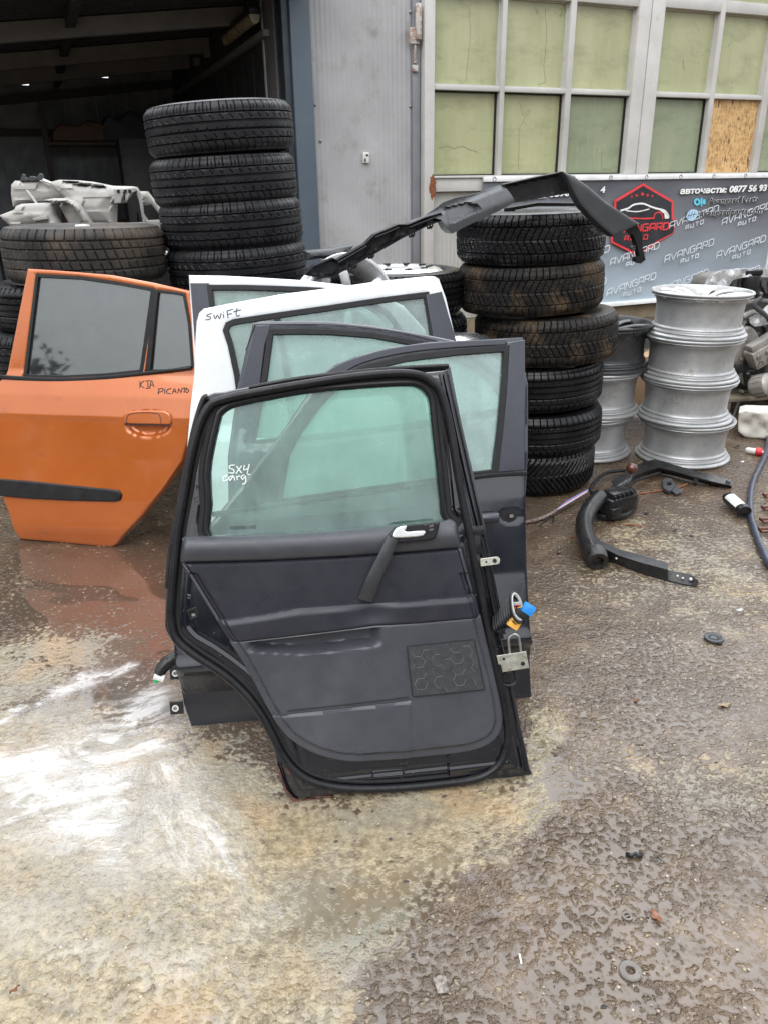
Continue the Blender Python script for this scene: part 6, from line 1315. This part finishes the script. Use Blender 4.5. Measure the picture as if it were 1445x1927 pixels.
# concrete block
g0 = G(1387, 822); g1 = G(1560, 840); BP = upright(g0, g1); hB = BP.uv(1400, 776)[1]
def fbl(px, py, d, u, v): return .004*np.sin(u*60)*np.sin(v*70)+.005*np.sin(u*23+v*37)-.004*(1-sst(.0, .008, d))-.02*near(px, py, (1402, 800), (10, 8))
mb = MB(); mb.relief(BP, BP.L([(1389, 778), (1400, 775), (1560, 780), (1560, 838), (1400, 822), (1388, 812)]), [], fbl, .010, -.16); solo('concrete_block', mb, mat('painted_concrete', (.55, .53, .48), (.70, .68, .63), 8, .7, .1, bump=.5, dirt=(.25, .2, .15), dsc=9, dlo=.5, dhi=.62), 'broken off white concrete block in front of the pallet', 'block', BP.M)
mb = MB(); mb.tube(cr([tuple(G(*p) + Vector((0, 0, z_))) for p, z_ in (((1376, 800), .05), ((1392, 770), .12), ((1410, 752), .2), ((1430, 748), .24), ((1475, 760), .2))], 6, False), .007, 10); solo('grey_cable', mb, m_trim, 'thin grey cable running from the four rim stack over the block', 'cable')
# cardboard box between the rim stacks
CB = upright(atD(1180, 700, 4.5), atD(1246, 700, 4.42)); zb2 = -CB.M.translation.z
m_card_b = mat('cardboard', (.42, .27, .155), (.50, .34, .20), 8, .7, .08, bump=.15)
t = thing('cardboard_box', 'brown cardboard box with creased side between the two rim stacks', 'box', CB.M); mb = MB(); mb.relief(CB, CB.L([(1160, 700), (1207, 676), (1226, 668), (1246, 664), (1246, 770), (1160, 775)]), [], lambda px, py, d, u, v: .004*np.sin(u*40+v*6), .015, -.25); part('carton', mb, m_card_b, t)
mb = MB(); mb.plate(CB.L([(1196, 642), (1230, 640), (1232, 662), (1206, 668)]), (), -.2, -.19); part('flap', mb, m_trim, t)
mb = MB(); mb.plate(CB.L([(1211, 757), (1225, 752), (1226, 766), (1211, 770)]), (), .006, .008); part('sticker', mb, m_whitep, t)

# ================================================================ THINGS LYING IN THE YARD
def gm(px, py, rz=0, z=0): g = G(px, py); return Tr(g.x, g.y, z) @ Rz(rz)
def gxy(M, pts):
    I = M.inverted(); return [tuple((I @ G(*p))[:2]) for p in pts]
def g3(M, pts):
    """(px, py, z) of the foot point and height -> local"""
    I = M.inverted(); return [I @ (G(p[0], p[1])+Vector((0, 0, p[2]))) for p in pts]
def seen(px, py, z): return G(px, py, z)
def s3(pts): return [seen(*p) for p in pts]
# front bracket: tube, plate arm
t = thing('subframe_arm', 'black steel arm with an open tube end lying nearest on the right ground', 'steel arm')
m_bst = mat('black_painted_steel', (.011, .011, .012), (.024, .023, .023), 14, .33, .12, bump=.35, wet=True, dirt=(.08, .055, .04), dlo=.62, dhi=.8)
mb = MB(); mb.tube(cr([tuple(p) for p in s3([(1128, 935, .10), (1108, 958, .085), (1098, 985, .07), (1104, 1020, .055), (1118, 1050, .045)])], 5, False), [.035]*21, 18); part('bent_tube', mb, m_bst, t)
c_ = seen(1121, 1047, .045); ax = (seen(1121, 1058, .03)-seen(1112, 1030, .05)).normalized(); q = Vector((0, 0, 1)).rotation_difference(ax).to_matrix().to_4x4()
mb = MB(); mb.lathe([(.022, -.02), (.022, .032), (.038, .032), (.042, .02), (.042, -.02)], 32, T=Tr(*c_) @ q); mb.lathe([(0, -.012), (.022, -.012)], 24, T=Tr(*c_) @ q); part('tube_socket', mb, m_bst, t)
def arm(name, pts_top, pts_side, m, th=.004):
    mb = MB(); V = []; F = []
    return mb
# channel arm: two long strips (top flange lighter, side web darker)
def strip(mb, A_, B_, th=.004):
    A_ = s3(A_); B_ = s3(B_); n = len(A_); V = []; F = []
    for a, b in zip(A_, B_):
        nn = Vector((0, 0, th)); V += [a, b, b-nn, a-nn]
    for i in range(n-1):
        for k in range(4): F.append((i*4+k, i*4+(k+1) % 4, i*4+4+(k+1) % 4, i*4+4+k))
    F.append((3, 2, 1, 0)); F.append(tuple((n-1)*4+k for k in range(4))); mb.add(V, F)
mb = MB(); strip(mb, [(1112, 1000, .07), (1130, 1018, .062), (1160, 1032, .052), (1208, 1045, .045), (1256, 1060, .04)], [(1124, 1046, .06), (1136, 1032, .058), (1165, 1046, .050), (1210, 1060, .043), (1256, 1072, .038)]); part('top_flange', mb, mat('wet_dark_flange', (.025, .027, .03), None, 9, .2, .06, coat=.5), t)
mb = MB(); strip(mb, [(1124, 1046, .06), (1136, 1032, .058), (1165, 1046, .050), (1210, 1060, .043), (1256, 1072, .038), (1262, 1074, .032), (1285, 1078, .03), (1300, 1081, .028), (1305, 1087, .026), (1314, 1093, .024)], [(1126, 1062, .004), (1150, 1056, .004), (1170, 1064, .004), (1212, 1080, .004), (1256, 1092, .004), (1262, 1093, .004), (1285, 1099, .004), (1300, 1101, .004), (1304, 1102, .004), (1310, 1103, .004)], .005); wb = part('side_web', mb, m_bst, t)
for x_, y_, z_ in ((1160, 1050, .03), (1184, 1055, .03), (1275, 1083, .018), (1285, 1087, .018), (1300, 1089, .018)):
    mb = MB(); mb.ball(seen(x_-1, y_+1, z_+.004), .0042 if x_ < 1290 else .006, 6); part('bolt_hole', mb, m_whitep, wb)
# rear bracket
t = thing('steel_rail', 'long black steel rail lying against the foot of the four rim stack', 'steel rail')
mb = MB(); strip(mb, [(1150, 905, .03), (1185, 880, .05), (1215, 868, .06), (1232, 864, .065), (1260, 872, .06), (1300, 884, .055), (1342, 895, .045), (1378, 905, .03)], [(1160, 918, .02), (1195, 895, .04), (1220, 885, .05), (1240, 880, .05), (1262, 885, .05), (1300, 896, .045), (1340, 906, .035), (1376, 914, .02)], .006); part('flange', mb, m_bst, t)
mb = MB(); strip(mb, [(1195, 895, .04), (1220, 885, .05), (1240, 880, .05), (1262, 885, .05), (1300, 896, .045), (1340, 906, .035), (1376, 914, .02)], [(1200, 903, .003), (1222, 893, .003), (1240, 889, .003), (1262, 893, .003), (1300, 903, .003), (1340, 913, .003), (1376, 918, .003)], .004); wb = part('web', mb, m_bst, t)
mb = MB(); mb.lathe([(.005, 0), (.005, .005), (.011, .005), (.012, 0)], 14, T=Tr(*seen(1370, 905, .034))); part('bolt', mb, m_steel, t)
# gear lever unit
M_ = gm(1155, 975); t = thing('gear_lever', 'black gear lever unit with a round brown knob lying on its base', 'gear lever', M_)
def u3(px, py, z): return M_.inverted() @ seen(px, py, z)
mb = MB(); mb.plate(cr(gxy(M_, [(1122, 978), (1130, 950), (1150, 930), (1186, 925), (1200, 948), (1186, 972), (1168, 980)]), 3), (), .003, .028, .006); part('base_plate', mb, m_black, t)
mb = MB(); c_ = u3(1158, 945, .06); R1 = Matrix.Rotation(.55, 3, 'Z')
mb.box(c_, (.165, .10, .075), R1); mb.box(c_+Vector((.005, .0, .045)), (.13, .07, .03), R1); mb.box(c_+R1 @ Vector((-.06, -.03, -.02)), (.06, .07, .05), R1)
part('housing', mb, m_blackwet, t, bevel=.007)
for k in range(5): mb = MB(); mb.box(c_+R1 @ Vector((-.055+.027*k, -.036, .028)), (.008, .02, .05), R1); part('housing_rib', mb, m_blackwet, t, bevel=.002)
mb = MB(); mb.tube(cr([tuple(u3(*p)) for p in ((1150, 940, .09), (1160, 922, .10), (1178, 908, .12), (1186, 895, .13))], 4, False), [.026, .024, .023, .022, .020, .019, .018, .017, .016, .014, .013, .011, .010], 14); part('lever_boot', mb, m_blackwet, t)
mb = MB(); mb.ball(u3(1188, 881, .15), .026, 14); part('knob', mb, mat('brown_knob', (.07, .022, .015), (.11, .035, .02), 30, .22, .05, coat=.6), t)
mb = MB(); mb.tube(cr([tuple(u3(*p)) for p in ((1145, 935, .06), (1128, 930, .07), (1110, 925, .06), (1120, 905, .05), (1140, 890, .04), (1175, 885, .03))], 5, False), .009, 10); mb.tube(cr([tuple(u3(*p)) for p in ((1165, 935, .10), (1195, 905, .05), (1240, 890, .03))], 4, False), .007, 8); part('selector_cable', mb, m_black, t)
# wiring
t = thing('wiring_harness', 'bundle of coloured wires running from the tyres to the gear lever', 'wiring'); cols = [(m_blue, 'w'), (m_red, 'w'), (m_whitep, 'w'), (m_green, 'w'), (m_chrome, 'w')]
for k, (m_, _) in enumerate([(m_blue, 0), (m_red, 0), (m_whitep, 0), (mat('lilac_wire', (.12, .12, .2), None, 9, .4), 0)]):
    mb = MB(); mb.tube(cr([tuple(p) for p in s3([(1112, 918+k*1.3, .05), (1090, 930+k*1.6, .04), (1065, 944+k*2, .03), (1044, 962, .02)])], 5, False), .0028, 6); part('wire', mb, m_, t)
mb = MB(); mb.tube(cr([tuple(p) for p in s3([(1046, 961, .02), (1030, 970, .015), (1010, 978, .012), (990, 982, .01), (960, 985, .01)])], 5, False), .0075, 8); part('braided_sleeve', mb, mat('striped_sleeve', (.05, .03, .03), (.35, .26, .24), 90, .6), t)
mb = MB(); mb.tube([seen(1036, 968, .015), seen(1024, 980, .008), seen(1016, 990, .004)], .0035, 6); mb.tube([seen(1042, 964, .018), seen(1041, 975, .006), seen(1040, 984, .003)], .003, 6); part('wire_tail', mb, m_black, t)
# loose bits
def gsolo(name, label, cat, M, mb, m, **k): return solo(name, mb, m, label, cat, M, **k)
M_ = gm(1262, 920); t = thing('plastic_clip', 'small grey plastic clip lying on the mud below the rail', 'clip', M_)
mb = MB(); mb.plate(gxy(M_, [(1244, 912), (1250, 906), (1262, 908), (1270, 920), (1258, 932), (1246, 926)]), [gxy(M_, [(1252, 914), (1260, 913), (1262, 920), (1254, 921)])], .004, .022, .003); part('body', mb, m_trim, t)
mb = MB(); mb.plate(gxy(M_, [(1262, 918), (1272, 918), (1282, 930), (1270, 934), (1262, 928)]), (), .003, .014, .003); part('tongue', mb, m_trim, t)
M_ = gm(1240, 925); mb = MB(); mb.tube(cr([tuple(p) for p in g3(M_, [(1195, 932, .004), (1235, 926, .005), (1270, 920, .004), (1292, 912, .004)])], 4, False), .0035, 6); gsolo('thin_rod', 'thin rusty rod lying under the grey clip', 'rod', M_, mb, m_rust)
M_ = gm(1190, 990); mb = MB(); mb.tube([(-.03, .01, .005), (.0, 0, .006), (.035, -.012, .004)], .0035, 6); gsolo('short_rod', 'short dark rod lying right of the steel arm tube', 'rod', M_, mb, m_rust)
M_ = gm(1325, 912); mb = MB()
for x0, tl in ((-.06, .2), (.0, -.1), (.05, .1)): mb.tube([(x0+.016*i/40*1.2+.004*math.sin(tl), .018*math.cos(i*.5), .020+.018*math.sin(i*.5)) for i in range(44)], .0018, 6)
gsolo('wire_springs', 'tangle of thin dark coil springs beside the black bottle', 'springs', M_, mb, mat('spring_wire', (.05, .042, .038), None, 40, .4, metal=.5))
g = G(1374, 962); d_ = (G(1396, 972)-G(1350, 930)); an_ = math.atan2(d_.y, d_.x); M_ = Tr(g.x, g.y, 0) @ Rz(an_); t = thing('plastic_bottle', 'black plastic bottle with a white label lying on its side', 'bottle', M_ @ Tr(0, .02, .033)); 
mb = MB(); mb.tube([(-.105, 0, 0), (-.098, 0, 0), (-.085, 0, 0), (-.06, 0, 0), (.07, 0, 0), (.085, 0, 0), (.088, 0, 0)], [.012, .022, .029, .033, .033, .031, .026], 28, sq=.85, up=(0, 0, 1)); part('body', mb, m_blackwet, t)
mb = MB(); V = []; F = []
for i in range(13):
    a = rad(20+i*7.2); 
    for x_ in (-.055, .06): V.append((x_, -.0338*math.cos(a)*1.0+.0, .0290*math.sin(a)))
for i in range(12): F.append((2*i, 2*i+1, 2*i+3, 2*i+2))
n_ = len(V); V += [(v[0], v[1]*.98, v[2]*.98) for v in V]; F += [(a+n_, b+n_, c+n_, d+n_)[::-1] for a, b, c, d in F[:]]; mb.add(V, F); part('label', mb, m_whitep, t)
mb = MB(); mb.lathe([(0, 0), (.02, .0), (.021, .006), (.024, .006)], 24, T=Tr(.086, 0, 0) @ Ry(math.pi/2)); part('base_rim', mb, m_black, t)
M_ = gm(1424, 856, -.35); t = thing('sealant_nozzle', 'red and white plastic nozzle lying beside the blue hose', 'nozzle', M_)
mb = MB(); mb.tube([(-.06, .01, .018), (-.05, .01, .018), (-.01, .0, .018)], [.010, .017, .017], 16); part('white_body', mb, m_whitep, t)
mb = MB(); mb.tube([(-.012, 0, .018), (.018, 0, .018)], .022, 18); mb.box((.02, .03, .012), (.07, .022, .016)); part('red_collar', mb, m_red, t, bevel=.003)
mb = MB(); mb.tube([(.018, 0, .018), (.09, -.02, .010)], .006, 10); part('tip', mb, m_whitep, t)
mb = MB(); mb.tube(cr([tuple(p) for p in s3([(1475, 760, .05), (1450, 812, .02), (1444, 840, .016), (1434, 868, .016), (1418, 900, .016), (1411, 930, .016), (1411, 965, .016), (1420, 1000, .016), (1432, 1030, .016), (1450, 1066, .016), (1500, 1120, .016)])], 6, False), .0135, 14); solo('rubber_hose', mb, mat('blue_grey_hose', (.025, .032, .055), (.04, .05, .085), 30, .33, .08, dirt=(.14, .12, .1)), 'blue black rubber hose curving down the right edge of the yard', 'hose')
M_ = gm(1448, 985); t = thing('rusty_chain', 'rusty brown metal links half out of the picture beyond the hose', 'rusty links', M_)
m_rb = mat('wet_rust', (.07, .022, .01), (.16, .055, .02), 40, .3, .12, bump=.4, coat=.3)
for k, (px, py) in enumerate(((1446, 938), (1444, 962), (1441, 985), (1438, 1003))):
    q = M_.inverted() @ G(px, py); mb = MB(); P = [(q.x-.022, q.y-.016, .014), (q.x+.05, q.y-.016, .014), (q.x+.05, q.y+.016, .014), (q.x-.022, q.y+.016, .014)]; mb.tube(P, .007, 8, closed=True); part('link', mb, m_rb, t)
# round things in the foreground
M_ = gm(1342, 1203); t = thing('round_cap', 'black round plastic cap lying on brown mud', 'cap', M_); mb = MB(); mb.lathe([(0, .006), (.020, .007), (.024, .010), (.029, .009), (.030, .004), (.028, .0)], 40); part('disc', mb, m_trim, t)
mb = MB(); mb.lathe([(.012, .0068), (.014, .0085), (.016, .0072)], 30); mb.box((.006, -.030, .003), (.014, .008, .005)); part('rim_lug', mb, m_black, t)
m_wash = mat('muddy_washer', (.10, .085, .075), (.16, .14, .12), 40, .35, .1, bump=.5, bsc=200, wet=True)
M_ = gm(1185, 1829, .3); mb = MB(); mb.lathe([(.0085, 0), (.0085, .0045), (.0095, .0055), (.019, .0058), (.0215, .004), (.0215, 0)], 40); solo('large_washer', mb, m_wash, 'large muddy steel washer near the bottom right', 'washer', M_)
M_ = gm(1179, 1727, .3); t = thing('small_ring', 'small metal ring lying above the large washer', 'ring', M_); mb = MB(); mb.lathe([(.006, 0), (.006, .006), (.0105, .006), (.0105, 0)], 28); part('ring', mb, m_wash, t); mb = MB(); mb.box((0, 0, .004), (.013, .003, .003)); part('bridge', mb, m_wash, t)
M_ = gm(1194, 1612); mb = MB(); mb.tube(cr([(-.018, .006, .004), (-.010, -.003, .006), (-.001, .001, .007), (.008, -.004, .006), (.018, .005, .005)], 4, False), [.003, .004, .0045, .005, .005, .0045, .0035, .003, .004, .005, .005, .005, .0045, .004, .0035, .003, .002], 8); solo('rubber_scrap', mb, m_blackwet, 'twisted black rubber scrap on the wet mud at right', 'rubber scrap', M_)
M_ = gm(1238, 1618); mb = MB(); mb.tube([(-.008, .002, .003), (0, 0, .004), (.006, -.006, .002)], .0012, 6); mb.tube([(-.001, .006, .003), (0, 0, .004)], .001, 6); solo('wire_scrap', mb, m_black, 'tiny bent black wire right of the twisted rubber scrap', 'wire scrap', M_)
def leaf(px, py, s_, lb, m_, rz):
    M_ = gm(px, py, rz); mb = MB(); V = []; F = []; n = 7
    for i in range(n+1):
        x_ = (i/n-.5)*s_*2; hw_ = s_*.42*math.sin(math.pi*min(1, (i+.15)/n))**.7*(1+.25*math.sin(i*2.1)); z_ = .004+.003*math.sin(i*1.3)
        V += [(x_, -hw_, z_+.004), (x_, 0, z_), (x_, hw_, z_+.003)]
    for i in range(n):
        for k in range(2): F.append((i*3+k, i*3+3+k, i*3+4+k, i*3+1+k))
    nn = len(V); V += [(v[0], v[1], v[2]-.0008) for v in V]; F += [tuple(q+nn for q in f)[::-1] for f in F[:]]; mb.add(V, F); solo('dead_leaf', mb, m_, lb, 'leaf', M_)
m_leaf = mat('brown_leaf', (.22, .095, .055), (.30, .15, .09), 60, .35, .1, bump=.3); m_leaf2 = mat('pale_leaf', (.26, .2, .12), (.33, .26, .17), 60, .5, .1, bump=.3)
leaf(1233, 1728, .017, 'reddish dead leaf in the puddle at bottom right', m_leaf, 1.9); leaf(1362, 1330, .020, 'pale dead leaf lying far right on wet mud', m_leaf2, .2); leaf(1195, 1322, .010, 'narrow dark leaf left of the pale dead leaf', m_leaf, 2.0); leaf(30, 1866, .010, 'small red brown leaf in the bottom left corner', m_leaf, .9)
M_ = gm(830, 1853, .2); mb = MB(); mb.plate([(-.011, -.016), (.009, -.019), (.012, .012), (.003, .018), (-.012, .015)], (), .001, .0022, .0003); solo('paper_scrap', mb, mat('torn_paper', (.30, .26, .22), (.05, .04, .035), 160, .5), 'torn whitish paper scrap at the bottom centre', 'paper scrap', M_)
M_ = gm(977, 1800, 1.6); mb = MB(); mb.box((0, 0, .002), (.034, .003, .0015)); solo('plastic_sliver', mb, m_whitep, 'thin white plastic sliver on the mud at bottom centre', 'sliver', M_)
m_twig = mat('wet_twig', (.045, .03, .022), None, 60, .5)
R = random.Random(21); tw = [(905, 1490, 'rusty twig under the front door corner'), (1085, 1658, 'thin twig at right of the pale puddle'), (1010, 1712, 'twig lying among pebbles near the bottom'), (1335, 1530, 'dark twig near the right edge'), (1180, 1295, 'twig on wet mud below the round cap'), (1060, 1115, 'twig right of the wiring boot'), (1118, 1720, 'crooked twig left of the small ring')]
for px, py, lb in tw:
    M_ = gm(px, py, R.uniform(0, 3)); s_ = R.uniform(.012, .026); mb = MB(); mb.tube(cr([(-s_, R.uniform(-.2, .2)*s_, .002), (-.2*s_, R.uniform(-.2, .2)*s_, .004), (.4*s_, R.uniform(-.3, .3)*s_, .003), (s_, R.uniform(-.4, .4)*s_, .002)], 3, False), .0012, 6); solo('twig', mb, m_twig, lb, 'twig', M_)
# scattered dark crumbs and flakes
mb = MB(); R = random.Random(77)
for i in range(240):
    px, py = R.uniform(620, 1470), 960+940*R.random()**.9
    if px < 1010 and py < 1500: continue
    p = G(px, py); s_ = .0012+.0042*R.random()**2.5; a = R.uniform(0, 3.1); n = 5; V = [(p.x+s_*R.uniform(.5, 1.3)*math.cos(a+k*1.256)*1.5, p.y+s_*R.uniform(.4, 1)*math.sin(a+k*1.256), .0012+R.uniform(0, .002)) for k in range(n)]+[(p.x, p.y, .0022+s_*.5)]
    mb.add(V, [(k, (k+1) % n, n) for k in range(n)]+[tuple(range(n-1, -1, -1))])
o = mesh_obj('debris', mb.v, mb.f, mat('dark_crumbs', (.02, .016, .013), (.06, .045, .035), 200, .4), smooth=0); o['kind'] = 'stuff'; o['label'] = 'dark crumbs of rubber and dirt over the mud'
# more machine scrap round the engine, as far as the photograph's right edge
def scrapM(px, py, D): p = atD(px, py, D); return p
R = random.Random(31)
t = thing('cylinder_head', 'grey cylinder head with rows of bolts leaning against the engine side', 'cylinder head', EP.M @ Tr(*e3(1452, 655, .14)) @ Rz(.5))
mb = MB(); mb.box((0, 0, 0), (.30, .11, .10)); mb.box((0, .07, 0), (.27, .05, .07)); part('casting', mb, m_cast, t, bevel=.008)
for k in range(5):
    mb = MB(); mb.lathe([(0, .064), (.012, .064), (.014, .058), (.014, .04)], 12, T=Tr(-.12+.06*k, .02, 0)); part('bolt', mb, m_steel, t)
    mb = MB(); mb.lathe([(.012, .052), (.020, .054), (.020, .04)], 16, T=Tr(-.12+.06*k, -.03, 0)); part('port_ring', mb, m_eng, t)
t = thing('alternator', 'round finned alternator lying on the pallet in front of the engine', 'alternator', Tr(*atD(1432, 726, 4.52)) @ Rz(.6) @ Rx(1.2)); mb = MB()
mb.lathe([(0, .07), (.03, .07), (.055, .06), (.068, .045), (.07, -.03), (.06, -.05), (0, -.055)], 32)
for k in range(14): a = k*math.tau/14; mb.box((.066*math.cos(a), .066*math.sin(a), .0), (.012, .005, .07), Matrix.Rotation(a, 3, 'Z'))
part('body', mb, m_cast, t); mb = MB(); mb.lathe([(.012, .105), (.036, .105), (.028, .095), (.036, .085), (.012, .085)], 24); mb.tube([(0, 0, .06), (0, 0, .11)], .012, 12); part('pulley', mb, m_steel, t)
for i, (P, r_, m_, lb) in enumerate((([(1338, 560), (1352, 578), (1368, 572), (1386, 588), (1400, 583)], .012, m_black, 'black bent coolant hose in front of the engine top'), ([(1432, 560), (1418, 574), (1436, 590), (1452, 606)], .014, m_trim, 'thick grey hose stub at the right edge of the engine'))):
    mb = MB(); mb.tube(cr([tuple(e3(x_, y_, .10)) for x_, y_ in P], 5, False), r_, 10); solo('coolant_hose', mb, m_, lb, 'hose', EP.M)
# litter on the mud near the rims and pallet
for px, py, s_, lb, m_ in ((1385, 842, .02, 'small crumpled black scrap below the concrete block', m_black), (1396, 870, .012, 'tiny white chip near the red and white nozzle', m_whitep), (1300, 1010, .013, 'small dark metal flake in the middle of the right mud', m_bst), (1215, 968, .016, 'dark plastic flake right of the gear lever', m_black), (1050, 1040, .014, 'curled grey shaving beside the navy door edge', m_trim), (1075, 1012, .012, 'little rusty washer near the arm tube', m_rust), (1268, 1000, .014, 'black crumb of rubber under the bottle', m_blackwet), (1390, 1150, .016, 'crumpled foil scrap by the right edge above the round cap', m_steel)):
    M_ = gm(px, py, R.uniform(0, 3)); mb = MB(); P = [(s_*R.uniform(.6, 1.2)*math.cos(a), s_*.6*R.uniform(.5, 1.2)*math.sin(a)) for a in np.linspace(0, 6.28, 9)[:-1]]
    V = [(x_, y_, .002+R.uniform(0, .5)*s_) for x_, y_ in P]+[(0, 0, .004+s_*.35)]; n_ = len(V); F = [(k, (k+1) % 8, 8) for k in range(8)]; V += [(v[0], v[1], max(.0005, v[2]-.002)) for v in V]; F += [tuple(q+n_ for q in f)[::-1] for f in F[:]]
    mb.add(V, F); solo('scrap_piece', mb, m_, lb, 'scrap piece', M_, smooth=0)
